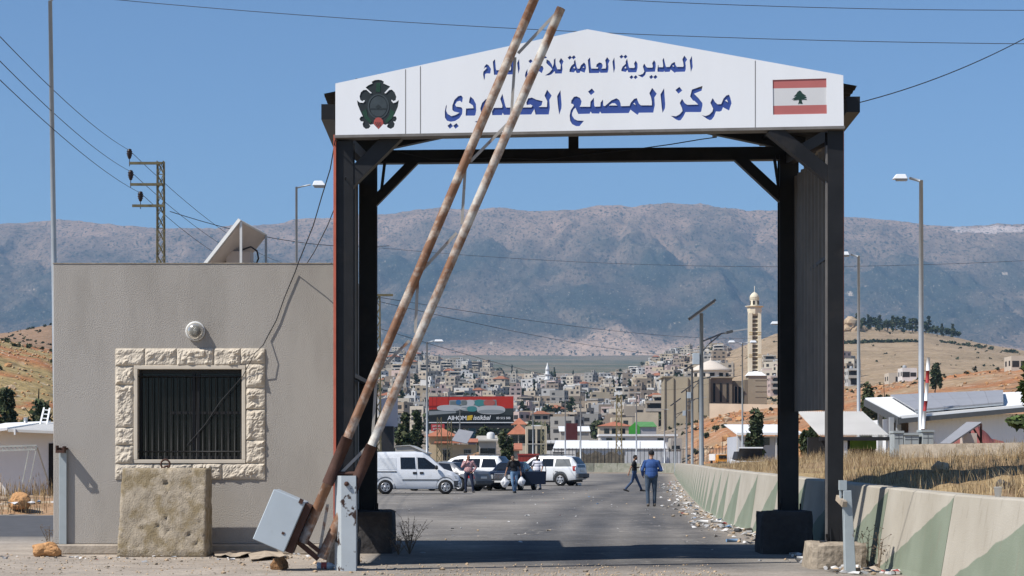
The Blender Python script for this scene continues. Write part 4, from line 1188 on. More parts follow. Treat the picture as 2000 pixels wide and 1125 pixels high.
# --- earth bank with dry grass behind the right-hand wall
def bank_h(x, y):
    wx, wh = wall_at(y)
    e = x - wx - .45
    if e < 0: return wh - .12
    rise = 0.52 * (1 - math.exp(-e / 3.2)) * (1.0 if y > 27 else max(.55, 1 - (27 - y) * .02))
    if y > 60: rise *= max(.2, 1 - (y - 60) / 60.0)
    hgt = wh - .10 + rise + .10 * fbm(x * .6, y * .6) + .05 * fbm(x * 2, y * 2)
    edge = 30 + (y - 20) * .55
    return hgt
rowsB = [14 + i * .5 for i in range(60)] + [44 + i * 1.6 for i in range(66)]
def bank_xs(y):
    wx, _ = wall_at(y)
    W = 14 + (y - 14) * .16
    return [(wx + .44 + W * (k / 59.0) ** 1.5, y) for k in range(60)]
def bank_col(x, y, z):
    n = fbm(x * .5, y * .5, 3)
    k = max(0, min(1, .5 + n * 1.2))
    return [a + (b - a) * k for a, b in zip((.25, .165, .095), (.33, .24, .125))]
BANKM = soil_mat('bank_soil', ((2.5, .25), (12, .25)), [((.30, .255, .19), 3.0, .62, .7)], bump=(.05, 9))
BANK = color_grid('bank', bank_xs, rowsB, 60, bank_h, bank_col, BANKM)

def blades(name, spots, hmin, hmax, width, m, seed, lean=.25, segs=2, kind='stuff', heads=.3):
    rg = random.Random(seed); mb = MB()
    for (x, y, z, s) in spots:
        h = rg.uniform(hmin, hmax) * s; a = rg.uniform(0, 6.283); l = rg.uniform(0, lean) * h
        dx, dy = math.cos(a) * l, math.sin(a) * l
        b = rg.uniform(0, 3.14); wx_, wy_ = math.cos(b) * width, math.sin(b) * width
        mi = rg.randrange(len(m))
        p0 = (x, y, z - .02); p1 = (x + dx * .4, y + dy * .4, z + h * .6); p2 = (x + dx, y + dy, z + h)
        mb.add([(p0[0] - wx_, p0[1] - wy_, p0[2]), (p0[0] + wx_, p0[1] + wy_, p0[2]), (p1[0] + wx_ * .8, p1[1] + wy_ * .8, p1[2]), (p1[0] - wx_ * .8, p1[1] - wy_ * .8, p1[2]), p2], [(0, 1, 2, 3), (3, 2, 4)], mi)
        if rg.random() < heads:
            q = Vector(p2); e = width * 1.6
            mb.add([(q.x - e, q.y, q.z - .05 * s), (q.x + e, q.y, q.z - .05 * s), (q.x, q.y, q.z + .05 * s)], [(0, 1, 2)], mi)
    return tag(mb.build(name, m), kind=kind)
GM = [mat('dry_grass_a', (0.39, 0.28, 0.145), .9, .2, 5), mat('dry_grass_b', (0.27, 0.185, 0.09), .9, .2, 5), mat('dry_grass_c', (0.48, 0.38, 0.23), .9, .2, 5), mat('dry_grass_d', (0.15, 0.105, 0.06), .9, .2, 5)]
rg = random.Random(5); spots = []
while len(spots) < 68000:
    y = 17 + 60 * rg.random() ** 1.7
    wx, wh = wall_at(y)
    x = wx + .6 + (13 + y * .1) * rg.random() ** 1.25
    dens = .55 + fbm(x * .7, y * .7, 11) * .9 + max(0, x - wx - 2) * .12
    if rg.random() > dens: continue
    s = .55 + .55 * max(0, min(1, .5 + fbm(x * .4, y * .4, 21))) + min(.5, (x - wx) * .04)
    spots.append((x, y, bank_h(x, y), s))
o = blades('dry_grass', spots, .08, .30, .0032, GM, 1, .85, heads=.08)
tag(o, 'dry yellow grass on the earth bank', 'grass')
# ================================================================ STREET LAMPS, MASTS, CABLES
def street_lamp(px, d, pytop, heads, label, r=.055, arm=.45, base_z=0.0, hl=.75, group='tall street lamps along the road', hollow=False):
    b = G(px, d, base_z)
    top = EYE + (HZ - pytop) * d / K
    t = T('street_lamp', label, 'street lamp', b, group=group)
    mb = MB(); mb.poly([b, (b.x, b.y, base_z + .9), (b.x, b.y, base_z + .92), (b.x, b.y, top)], [r * 1.5, r * 1.45, r * 1.1, r * .7], 10)
    mb.bx(b.x - .16, b.x + .16, b.y - .16, b.y + .16, base_z, base_z + .03)
    mb.build('pole', M['galv'], t)
    for s in heads:
        mb = MB(); e = Vector((b.x + s * arm, b.y, top + .06))
        mb.poly([(b.x, b.y, top - .03), (b.x + s * arm * .5, b.y, top + .02), e], r * .5, 8); mb.build('arm', M['galv'], t)
        mb = MB()
        x0, x1 = sorted((e.x, e.x + s * hl))
        def cobra(z0, z1, k):
            mb.hexa([(x0 + (.05 if s > 0 else 0), e.y - .11, z0), (x1 - (0 if s > 0 else .05), e.y - .11, z0), (x1 - (0 if s > 0 else .05), e.y + .11, z0), (x0 + (.05 if s > 0 else 0), e.y + .11, z0),
                     (x0 + k, e.y - .06, z1), (x1 - k, e.y - .06, z1), (x1 - k, e.y + .06, z1), (x0 + k, e.y + .06, z1)])
        cobra(e.z - .035, e.z + .10, .10)
        hd = mb.build('lamp_head', M['lamp_white'], t, bevel=.015)
        lb = MB(); lb.bx(x0 + .10, x1 - .06, e.y - .095, e.y + .095, e.z - .075, e.z - .036); lb.build('lens', M['dark_lens'], hd)
    return t
street_lamp(579, 55, 365, (1,), 'street lamp rising behind the booth between solar panel and gate', .042, .38, hl=.42)
street_lamp(1799, 55, 352, (-1,), 'tallest street lamp right of the gate, beside a red and white pole', .075, .32, base_z=1.0, hl=.45)
street_lamp(1677, 76, 500, (-1,), 'street lamp close to the right of the gate column above the sheds', .07, .30, base_z=.9, hl=.42)
street_lamp(1450, 129, 670, (-1, 1), 'thin double headed street lamp left of the tall minaret', .06, .42, hl=.5)
street_lamp(834, 131, 668, (1,), 'street lamp just left of the red billboard', .075, .42, hl=.65)
street_lamp(1545, 104, 634, (-1,), 'street lamp mostly hidden by the rear right gate column', .07, .45, hl=.6)
for px, d, py, lb in ((1041, 205, 785, 'thin bare lamp pole behind the white estate car with man in white shirt'), (1104, 285, 782, 'thin bare lamp pole left of the pale lattice mast at mid distance'), (1134, 290, 765, 'taller bare lamp pole over the white warehouse'),
                      (1243, 288, 768, 'bare lamp pole just left of the man in blue jacket'), (898, 190, 800, 'thin bare pole right of the blue billboard column'), (1298, 286, 800, 'thin bare pole behind the far end of the right wall')):
    b = G(px, d); t = MB(); zt = EYE + (HZ - py) * d / K
    t.poly([b, (b.x, b.y, zt)], [.09 * d / 200, .055 * d / 200], 8); t.poly([(b.x - .55, b.y, zt + .05), (b.x + .55, b.y, zt + .05)], .03, 6)
    tag(t.build('lamp_pole', M['galv']), lb, 'pole', 'bare poles along the bend')
# the tall pole at the left edge
tp = T('street_lamp', 'very tall grey pole rising behind the left edge of the booth', 'pole', G(113, 48))
mb = MB(); b = G(113, 48); b2 = P(98, 2, 48)
mb.poly([b, b + (b2 - b) * .5, b2], [.075, .062, .045], 10); mb.build('pole', M['galv'], tp)
mb = MB(); mb.poly([b2, b2 + Vector((.12, 0, .10)), b2 + Vector((.5, 0, .14))], .03, 8); mb.build('arm', M['galv'], tp)

def solar_lamp(px, d, pytop, label, panel_side=-1, boxpy=None, s=1.0):
    b = G(px, d); zt = EYE + (HZ - pytop) * d / K
    t = T('solar_street_lamp', label, 'solar street lamp', b, group='solar street lamps along the right wall')
    H_ = zt
    mb = MB(); mb.poly([b, (b.x, b.y, .6), (b.x, b.y, .62), (b.x, b.y, H_)], [.16 * s, .16 * s, .125 * s, .09 * s], 10)
    mb.bx(b.x - .25, b.x + .25, b.y - .25, b.y + .25, 0, .04); mb.build('pole', mat('solar_pole', (.20, .22, .23), .5, .1, 3), t)
    c = Vector((b.x + .03, b.y, H_ + .18))
    rot = Matrix.Rotation(R(-36), 3, 'Y') if panel_side < 0 else Matrix.Rotation(R(36), 3, 'Y')
    mb = MB(); mb.box(c, (1.5 * s, 1.0 * s, .11), rot=rot); pn = mb.build('solar_panel', M['bar_fence'], t)
    mb = MB(); mb.box(c - Vector((0, 0, .075)), (1.4 * s, .94 * s, .05), rot=rot); mb.build('panel_back', M['solar_back'], pn)
    az = H_ - 1.35 * s
    sg = -panel_side
    pts = [Vector((b.x, b.y, az)), Vector((b.x + sg * .45 * s, b.y, az + .17 * s)), Vector((b.x + sg * .95 * s, b.y, az + .38 * s)), Vector((b.x + sg * 1.25 * s, b.y, az + .44 * s))]
    pts2 = [Vector((b.x, b.y, az - .55 * s)), Vector((b.x + sg * .28 * s, b.y, az - .18 * s)), Vector((b.x + sg * .75 * s, b.y, az + .20 * s)), pts[2]]
    mb = MB(); mb.poly(pts, .042 * s, 8); mb.poly(pts2, .035 * s, 8); mb.beam(pts[1], (pts[1].x, pts[1].y, pts2[1].z + .12 * s), .03, .03); mb.build('arm', mat('solar_arm', (.12, .13, .14), .5, .1, 3), t)
    mb = MB(); e = pts[3]; mb.beam(e + Vector((-.05 * sg, 0, -.02)), e + Vector((sg * .25 * s, 0, .06 * s)), .20, .13); hd = mb.build('lamp_head', mat('solar_head', (.06, .065, .07), .5, .1, 3), t)
    mb = MB(); mb.beam(e + Vector((sg * .25 * s, 0, .06)), e + Vector((sg * .95 * s, 0, .16 * s)), .22, .06); mb.build('lens', M['galv'], hd)
    if boxpy:
        z0 = EYE + (HZ - boxpy[1]) * d / K; z1 = EYE + (HZ - boxpy[0]) * d / K
        mb = MB(); mb.bx(b.x - .42 * s, b.x - .10, b.y - .16, b.y + .16, z0, z1); mb.build('battery_box', M['box_grey'], t, bevel=.01)
solar_lamp(1370, 98, 612, 'largest solar street lamp with tilted panel, left of the mosque minaret', -1, (690, 712))
solar_lamp(1352, 168, 716, 'second solar street lamp with tilted panel in front of the mosque wall', -1, (766, 778))
solar_lamp(1341, 225, 762, 'third solar street lamp, small, below the mosque corner', -1, (802, 812))
solar_lamp(1319, 250, 788, 'smallest solar street lamp at the left end of the row', -1)

def lattice_mast(px, d, pytop, w, label, matn, arms=None, base_z=0.0, name='lattice_mast', nseg=None):
    b = G(px, d, base_z); zt = EYE + (HZ - pytop) * d / K
    t = T(name, label, 'utility pole', b)
    mb = MB(); h = w / 2
    def wd(z): return h * (1.25 - .35 * (z - base_z) / (zt - base_z))
    for sx in (-1, 1):
        for sy in (-1, 1):
            mb.beam((b.x + sx * wd(base_z), b.y + sy * wd(base_z), base_z), (b.x + sx * wd(zt), b.y + sy * wd(zt), zt), w * .17, w * .17)
    n = nseg or max(6, int((zt - base_z) / (w * 1.9)))
    for k in range(n):
        z0 = base_z + (zt - base_z) * k / n; z1 = base_z + (zt - base_z) * (k + 1) / n
        a0, a1 = wd(z0), wd(z1)
        sg = 1 if k % 2 else -1
        for sy in (-1, 1):
            mb.beam((b.x - sg * a0, b.y + sy * a0, z0), (b.x + sg * a1, b.y + sy * a1, z1), w * .11, w * .09)
            mb.beam((b.x + sg * a0, b.y + sy * a0 * .97, z0), (b.x - sg * a1, b.y + sy * a1 * .97, z1), w * .11, w * .09)
        for sx in (-1, 1):
            mb.beam((b.x + sx * a0, b.y - sg * a0, z0), (b.x + sx * a1, b.y + sg * a1, z1), w * .09, w * .11)
        if k % 4 == 0:
            mb.bx(b.x - a0, b.x + a0, b.y - a0 - .01, b.y - a0 + .01, z0 - w * .07, z0 + w * .07)
    mb.build('lattice_column', matn, t)
    tips = []
    for (x0, x1, py, ix, ihr) in (arms or []):
        z = EYE + (HZ - py) * d / K; y_ = b.y - wd(z) - .05
        mb = MB(); mb.bx(fx(x0, d), fx(x1, d), y_ - .04, y_ + .04, z - .05, z + .05); mb.build('cross_arm', matn, t)
        ib = MB(); X = fx(ix, d)
        ib.tube((X, y_, z - .12), (X, y_, z + .22), .016, n=6)
        prof = [(.02, .16), (.05, .18), (.07, .22), (.07, .26), (.11, .28), (.085, .31), (.10, .34), (.125, .37), (.085, .40), (.10, .43), (.12, .46), (.08, .49), (.09, .53), (.04, .56)]
        ib.lathe((X, y_, z), prof, 10); ib.build('insulator', M['porcelain'], t)
        tips.append(Vector((X, y_, z + .5)))
    return t, tips
UP, TIPS = lattice_mast(314, 80, 315, .27, 'ochre lattice utility pole with three cross arms above the booth', M['lattice_ochre'],
                        [(254, 318, 320, 254.5, 0), (256, 319, 361.5, 257, 0), (260, 324, 403, 276, 0)], name='utility_pole')
lattice_mast(736, 92, 575, .30, 'dark lattice utility pole just behind the left gate column', M['lattice_ochre'], [(731, 768, 577, 733, 0)], name='utility_pole')
lattice_mast(1061, 150, 822, .32, 'pale yellow lattice mast behind the white estate car', mat('mast_yellow', (.32, .28, .17), .7, .2, 3), name='lattice_mast')
lattice_mast(1209, 300, 772, .72, 'ochre lattice mast in front of the white warehouse', mat('mast_ochre', (.24, .19, .09), .7, .2, 3), name='lattice_mast')
lattice_mast(858, 150, 815, .32, 'lattice mast in front of the house with orange roof, the left one', M['lattice_ochre'])
lattice_mast(878, 156, 822, .32, 'lattice mast in front of the house with orange roof, beside the billboard column', M['lattice_ochre'])

def cable(pts, sag, r, label, n=18, group='overhead cables'):
    a, b = Vector(pts[0]), Vector(pts[1])
    q = [a + (b - a) * (k / n) + Vector((0, 0, -sag * 4 * (k / n) * (1 - k / n))) for k in range(n + 1)]
    mb = MB(); mb.poly(q, r, 5, caps=True)
    tag(mb.build('overhead_cable', M['cable']), label, 'cable', group)
names = ['top', 'middle', 'lowest']
ends = [P(560, 520, 190), P(470, 500, 190), P(540, 540, 190)]
strt = [P(-60, 8, 34), P(-60, 58, 34), P(-60, 98, 34)]
for i in range(3):
    cable((strt[i], TIPS[i]), .25, .009, 'bare overhead cable from the upper left to the %s arm of the utility pole' % names[i])
    cable((TIPS[i], P(575 - 20 * i, 520 + 8 * i, 150)), .8, .012, 'overhead cable running on behind the booth from the %s arm of the utility pole' % names[i])
cable((P(200, -3, 62), P(2060, 86, 56)), .30, .010, 'long cable crossing the sky just behind the sign peak')
cable((P(1140, -4, 60), P(2060, 20, 58)), .1, .010, 'highest cable crossing the sky at the upper right')
cable((P(1668, 203, 27), P(2060, 42, 30)), .12, .007, 'cable rising to the right from the eave of the gate')
cable((P(332, 413, 82), P(760, 480, 110)), .5, .016, 'slack cable from the utility pole across to the gate')
cable((P(700, 480, 140), P(2060, 506, 130)), .9, .012, 'cable crossing the mountain inside the gate opening')
cable((P(736, 580, 92), P(1560, 652, 300)), 1.2, .013, 'long cable from the dark utility pole down over the town')
cable((P(736, 588, 92), P(1560, 676, 330)), 2.2, .013, 'lower cable from the dark utility pole down over the town')
cable((P(736, 640, 92), P(1420, 735, 330)), 2.5, .013, 'sagging cable from the dark utility pole over the billboard')
cable(((-16, 24.9, 7.9), (9, 20.4, 7.6)), .15, .012, 'cable strung high across the road in front of the gate')
# thin wires on the booth and gate
def wire(pts, r, label):
    mb = MB(); mb.poly(pts, r, 5); tag(mb.build('loose_wire', M['cable']), label, 'wire', 'loose wires on booth and gate')
wire([P(655, 272, 26.55), P(645, 330, 27.2), P(628, 385, 28), P(612, 440, 29), P(590, 495, 29.8), P(583, 512, 30.0), P(577, 530, 30.17), P(556, 580, 30.17), P(540, 625, 30.17), P(522, 658, 30.17), P(514, 674, 30.09)], .008, 'thin black wire from the sign down across the booth wall')
wire([P(676, 345, 26.6), P(662, 385, 27.5), P(640, 440, 29), P(615, 490, 30.4), P(596, 520, 31)], .007, 'thin wire from the left gate column to the booth roof')
wire([P(514, 674, 30.09), P(498, 690, 30.05), P(474, 735, 30.16), P(430, 785, 30.2), P(400, 830, 30.22), P(365, 870, 30.22)], .006, 'thin wire hanging across the barred window')
wire([P(1160, 300, 30.6), P(1230, 293, 30.5), P(1310, 282, 30.5), P(1370, 272, 30.4), P(1400, 268, 30.4)], .008, 'slack wire along the rear tie beam of the gate')
wire([P(1160, 300, 30.6), P(1060, 312, 30.6), P(960, 308, 30.6), P(850, 312, 30.6), P(775, 296, 30.6)], .008, 'wire drooping on the rear tie beam left of the post')

# ---- solar panel on the booth roof
sp = T('rooftop_solar_panel', 'small tilted solar panel on legs on the booth roof', 'solar panel', P(455, 515, 31.3))
zr = BT - .149
A_ = P(398, 522, 31.2); B_ = P(470, 430, 31.2); C_ = B_ + Vector((.28, 1.1, -.10)); D_ = A_ + Vector((.28, 1.1, -.10))
nrm = (B_ - A_).cross(C_ - B_).normalized()
if nrm.x > 0: nrm = -nrm
mb = MB(); mb.hexa([A_, B_, C_, D_] + [p + nrm * .05 for p in (A_, B_, C_, D_)]); pn = mb.build('panel_face', M['alu'], sp)
mb = MB(); k_ = .006
mb.hexa([p + nrm * .051 + (Vector((A_ + C_) / 2) - p) * .05 for p in (A_, B_, C_, D_)] + [p + nrm * .056 + (Vector((A_ + C_) / 2) - p) * .05 for p in (A_, B_, C_, D_)]); mb.build('solar_cells', M['solar_blue'], pn)
mb = MB(); mb.hexa([p - nrm * .012 + (Vector((A_ + C_) / 2) - p) * .06 for p in (A_, B_, C_, D_)] + [p - nrm * .002 + (Vector((A_ + C_) / 2) - p) * .06 for p in (A_, B_, C_, D_)]); mb.build('back_sheet', M['solar_back'], pn)
for q, dz, nm, mt in ((B_ + Vector((.0, .04, 0)), -.02, 'leg', M['alu']), (C_ + Vector((-.02, -.05, 0)), -.02, 'leg', M['galv'])):
    mb = MB(); mb.bx(q.x - .018, q.x + .018, q.y - .018, q.y + .018, zr, q.z + dz); mb.build(nm, mt, sp)
bt = T('battery_cabinet', 'small beige cabinet under the solar panel on the booth roof', 'cabinet', P(465, 515, 31.7))
mb = MB(); a = P(441, 490, 31.6); mb.bx(a.x, fx(489, 31.6), 31.6, 32.0, zr, a.z); mb.build('cabinet', M['solar_back'], bt, bevel=.01)
mb = MB(); mb.poly([P(472, 488, 31.55), P(490, 482, 31.55), P(502, 490, 31.55), P(505, 505, 31.55), P(498, 520, 31.55)], .014, 6); mb.build('conduit', M['cable'], bt)
# ================================================================ VEHICLES
def carpaint(name, col, rough=.3, dusty=.25):
    return mat(name, col, rough, .06, 1.5, spec=.45, dirt=((.30, .27, .23), (.55, .95), 1.2))
M['car_white'] = carpaint('car_white', (.74, .75, .76))
M['car_white_b'] = carpaint('car_white_b', (.76, .77, .77))
M['car_silver'] = carpaint('car_silver', (.66, .67, .67))
M['car_grey'] = carpaint('car_grey', (.16, .17, .185))
M['car_navy'] = mat('car_navy', (.008, .012, .026), .3, .1, 2, spec=.2)
M['trim_black'] = mat('trim_black', (.022, .022, .024), .6, .2, 5)
M['trim_grey'] = mat('trim_grey', (.075, .08, .085), .6, .1, 3)
M['chrome'] = mat('chrome', (.62, .62, .63), .2, .05, 4, metal=.8)
M['tail_red'] = mat('tail_red', (.30, .018, .015), .3, .1, 6)
M['amber'] = mat('amber', (.55, .16, .05), .3, .1, 6)
M['lamp_clear'] = mat('lamp_clear', (.45, .47, .48), .15, .1, 6, spec=.6)
M['plate'] = mat('plate', (.66, .66, .63), .5, .05, 4)

def lerp_tab(tab, x):
    if x <= tab[0][0]: return tab[0][1:]
    for a, b in zip(tab, tab[1:]):
        if x <= b[0]:
            t = (x - a[0]) / (b[0] - a[0])
            return tuple(p + (q - p) * t for p, q in zip(a[1:], b[1:]))
    return tab[-1][1:]

class Car:
    """local frame: +x forward, +y to the left side, z up, origin on the ground under the middle"""
    def __init__(self, name, label, cat, loc, rz, tab, paint, wheels, wr, tw=.20, group=None):
        # tab: x, half width at sill, zbottom, zbelt, half width at belt, zroof, half width at roof
        self.t = T(name, label, cat, loc, rz, group, local=True)
        self.tab = tab; self.paint = paint
        self.wr = wr
        xs = [tab[0][0] + (tab[-1][0] - tab[0][0]) * k / 44 for k in range(45)]
        xs = sorted(set([round(x, 3) for x in xs] + [r[0] for r in tab]))
        vs = []; fs = []; rings = []
        for x in xs:
            hw, zb, zm, hb, zr, hr = lerp_tab(tab, x)
            if zr < zm + .02: zr = zm + .02
            arch = 0
            for wx in wheels:
                if abs(x - wx) < wr + .07: arch = max(arch, math.sqrt(max(0, (wr + .07) ** 2 - (x - wx) ** 2)) + wr)
            zlow = max(zb, arch if arch > 0 else zb)
            zlow = min(zlow, zm - .12)
            half = [(hw * .93, zlow), (hw, zlow + (zm - zlow) * .18), (hw * 1.01, zlow + (zm - zlow) * .55), (hb * 1.0, zm - .04), (hb * .985, zm), (hr + (hb - hr) * .12, zm + (zr - zm) * .82), (hr * .93, zm + (zr - zm) * .955), (hr * .62, zr - .006), (0, zr)]
            ring = [(x, y, z) for y, z in half] + [(x, -y, z) for y, z in half[-2::-1]]
            rings.append(len(vs)); vs += ring
        n = 17
        for a, b in zip(rings, rings[1:]):
            for k in range(n - 1):
                fs.append((a + k, b + k, b + k + 1, a + k + 1))
            fs.append((a + n - 1, b + n - 1, b, a))
        fs.append([rings[0] + k for k in range(n)]); fs.append([rings[-1] + n - 1 - k for k in range(n)])
        mb = MB(); mb.add(vs, fs, 0, True)
        self.body = mb.build('body', paint, self.t)
        bm = bmesh.new(); bm.from_mesh(self.body.data)
        bmesh.ops.recalc_face_normals(bm, faces=bm.faces[:])
        for e in bm.edges:
            if len(e.link_faces) == 2 and e.calc_face_angle(0) > R(33): e.smooth = False
        bm.to_mesh(self.body.data); bm.free()
        # dark underside block
        mb = MB(); mb.bx(xs[0] + .25, xs[-1] - .25, -tab[len(tab) // 2][1] * .82, tab[len(tab) // 2][1] * .82, .22, tab[len(tab) // 2][2] + .32); mb.build('underbody', M['trim_black'], self.t)
        hw = lerp_tab(tab, wheels[0])[0]
        for wx in wheels:
            for s in (-1, 1):
                hw = lerp_tab(tab, wx)[0]
                self.wheel(wx, s * (hw - tw * .42), wr, tw, s)
    def wheel(self, x, y, r, tw, s):
        mb = MB(); prof = [(r * .62, -tw / 2), (r * .93, -tw / 2), (r, -tw * .35), (r, tw * .35), (r * .93, tw / 2), (r * .62, tw / 2)]
        mb.lathe((0, 0, 0), prof, 22)
        mb.v = [(x + v[0], y + v[2] * 1.0, r + v[1]) for v in mb.v]
        w = mb.build('wheel', M['rubber'], self.t)
        rm = MB()
        yo = y + s * (tw / 2 + .004)
        n = 22
        rr = r * .64
        rm.lathe((0, 0, 0), [(rr, -.01), (rr, .012), (rr * .86, .012), (rr * .84, -.01)], 22, 0)
        for k in range(5):
            a = 2 * math.pi * k / 5 + .3
            d = Vector((math.cos(a), math.sin(a), 0)); q = Vector((-d.y, d.x, 0))
            p = [d * .06 - q * .06, d * .06 + q * .06, d * rr * .88 + q * .045, d * rr * .88 - q * .045]
            rm.hexa([Vector((v.x, v.y, -.008)) for v in p] + [Vector((v.x, v.y, .016)) for v in p], 0)
        rm.lathe((0, 0, 0), [(.07, -.008), (.07, .022), (.03, .028)], 12, 0)
        rm.lathe((0, 0, 0), [(rr * .9, -.035), (rr * .9, -.03)], 16, 1)
        rm.v = [(x + v[0], yo + s * v[2], r + v[1]) for v in rm.v]
        o = rm.build('rim', [M['rim'], M['rubber']], w)
        bm = bmesh.new(); bm.from_mesh(o.data); bmesh.ops.recalc_face_normals(bm, faces=bm.faces[:]); bm.to_mesh(o.data); bm.free()
    def side_y(self, x, z):
        hw, zb, zm, hb, zr, hr = lerp_tab(self.tab, x)
        if z <= zm:
            t = (z - zb) / max(.01, zm - zb)
            if t < .18: return hw * (.93 + .07 * t / .18)
            if t < .55: return hw * (1 + .01 * (t - .18) / .37)
            return hw * 1.01 + (hb - hw * 1.01) * (t - .55) / .45
        t = min(.82, (z - zm) / max(.01, zr - zm))
        return hb * .985 + (hr + (hb - hr) * .12 - hb * .985) * t / .82
    def pane(self, pts, m, name, s, off=.013, sub=1, parent=None):
        """polygon in (x,z) laid on the side s"""
        # refine the outline so that it follows the body
        q = []
        for a, b in zip(pts, pts[1:] + pts[:1]):
            for k in range(4):
                q.append((a[0] + (b[0] - a[0]) * k / 4, a[1] + (b[1] - a[1]) * k / 4))
        vs = [Vector((x, s * (self.side_y(x, z) + off), z)) for x, z in q]
        ins = [Vector((x, s * (self.side_y(x, z) - .02), z)) for x, z in q]
        n = len(q); c = (sum(p[0] for p in q) / n, sum(p[1] for p in q) / n)
        mb = MB(); allv = vs + ins + [Vector((c[0], s * (self.side_y(*c) + off), c[1]))]
        fs = [(i, (i + 1) % n, 2 * n) for i in range(n)] + [(i, i + n, (i + 1) % n + n, (i + 1) % n) for i in range(n)]
        mb.add(allv, fs, 0, False)
        o = mb.build(name, m, parent or self.t)
        bm = bmesh.new(); bm.from_mesh(o.data); bmesh.ops.recalc_face_normals(bm, faces=bm.faces[:])
        bm.to_mesh(o.data); bm.free()
        return o
    def screen(self, x0, x1, inset, name, m=None, sgn=1):
        """glass following the roof surface from x0 (low end) to x1 (roof end)"""
        vs = []; fs = []
        n = 6
        for k in range(n + 1):
            x = x0 + (x1 - x0) * k / n
            hw, zb, zm, hb, zr, hr = lerp_tab(self.tab, x)
            for yy in (-.93, -.62, 0, .62, .93):
                z = zr if abs(yy) < .7 else zm + (zr - zm) * .955
                vs.append((x + sgn * .012, hr * yy * inset, z + .010))
        for k in range(n):
            for i in range(4):
                a = k * 5 + i; fs.append((a, a + 1, a + 6, a + 5))
        mb = MB(); mb.add(vs, fs, 0, True)
        return mb.build(name, m or M['glass_dark'], self.t)
    def box(self, name, x0, x1, y0, y1, z0, z1, m, bevel=.01, parent=None):
        mb = MB(); mb.bx(x0, x1, y0, y1, z0, z1); return mb.build(name, m, parent or self.t, bevel=bevel)
    def arch(self, wx, r, m, s):
        mb = MB(); vs = []; fs = []; n = 14
        for k in range(n + 1):
            a = R(-8 + 196 * k / n)
            for rr in (r + .015, r + .085):
                x, z = wx + rr * math.cos(a), r * .97 + rr * math.sin(a)
                vs.append((x, s * (self.side_y(x, max(.25, z)) + .012), z))
        for k in range(n): fs.append((2 * k, 2 * k + 1, 2 * k + 3, 2 * k + 2))
        mb.add(vs, fs); return mb.build('arch_trim', m, self.t)

CG = 'cars parked by the roadside'
# --- white panel van, seen from its right side, nose to the right
def yaw(dx, dy): return math.atan2(dy, dx)
d = 89.0
p0 = G(812, d)
van = Car('panel_van', 'white small panel van parked in front of the others, nose pointing right', 'van', (p0.x - .05, d + .4, 0), R(3),
    [(-2.02, .80, .42, 1.0, .80, 1.72, .70), (-1.95, .83, .30, 1.05, .82, 1.80, .74), (-1.6, .84, .26, 1.06, .84, 1.84, .75), (.0, .84, .24, 1.06, .84, 1.86, .74), (.35, .84, .24, 1.05, .84, 1.82, .72), (.62, .84, .24, 1.04, .83, 1.66, .68), (1.25, .84, .24, 1.03, .81, 1.10, .72), (1.62, .83, .26, .93, .77, .98, .66), (1.90, .78, .30, .76, .70, .80, .56), (2.0, .70, .36, .60, .62, .63, .5)],
    M['car_white'], (-1.28, 1.32), .315, .19, CG)
for s in (-1, 1):
    van.pane([(-.62, 1.10), (-.64, 1.60), (-.02, 1.60), (.02, 1.10)], M['glass_dark'], 'side_window', s)
    van.pane([(.12, 1.10), (.10, 1.60), (.42, 1.58), (.98, 1.16), (.98, 1.10)], M['glass_dark'], 'door_window', s)
    van.pane([(-1.72, 1.08), (-1.66, 1.58), (-.82, 1.58), (-.80, 1.08)], M['car_white_b'], 'blank_panel', s, .006)
    van.pane([(-.55, .60), (-.55, .65), (1.02, .65), (1.02, .60)], M['trim_grey'], 'rub_strip', s, .014)
    van.pane([(-1.74, .955), (-1.74, .995), (-.80, .995), (-.80, .955)], M['trim_black'], 'slide_rail', s, .012)
    for x in (-.10, .20):
        van.pane([(x, .88), (x, .97), (x + .16, .97), (x + .16, .88)], M['trim_black'], 'door_handle', s, .02)
    van.pane([(.065, .34), (.065, 1.62), (.08, 1.62), (.08, .34)], M['trim_grey'], 'door_gap', s, .003)
    van.pane([(-2.0, .86), (-1.99, 1.38), (-1.90, 1.34), (-1.88, .90)], M['tail_red'], 'tail_light', s, .012)
    van.pane([(-2.01, .32), (-2.01, .72), (-1.62, .70), (-1.66, .32)], M['trim_grey'], 'rear_bumper', s, .018)
    van.pane([(1.70, .30), (1.66, .58), (1.96, .60), (1.98, .32)], M['trim_grey'], 'front_bumper', s, .018)
    van.pane([(1.72, .70), (1.68, .82), (1.86, .76), (1.90, .66)], M['lamp_clear'], 'headlight', s, .012)
    for wx in (-1.28, 1.32): van.arch(wx, .315, M['car_white_b'], s)
van.screen(1.22, .40, .92, 'windscreen')
mb = MB(); mb.ell((.92, -.93, 1.16), (.07, .10, .10)); mb.build('mirror', M['trim_black'], van.t)
mb = MB(); mb.ell((.92, .93, 1.16), (.07, .10, .10)); mb.build('mirror', M['trim_black'], van.t)
van.box('rear_glass', -2.035, -2.01, -.60, .60, 1.10, 1.58, M['glass_dark'])

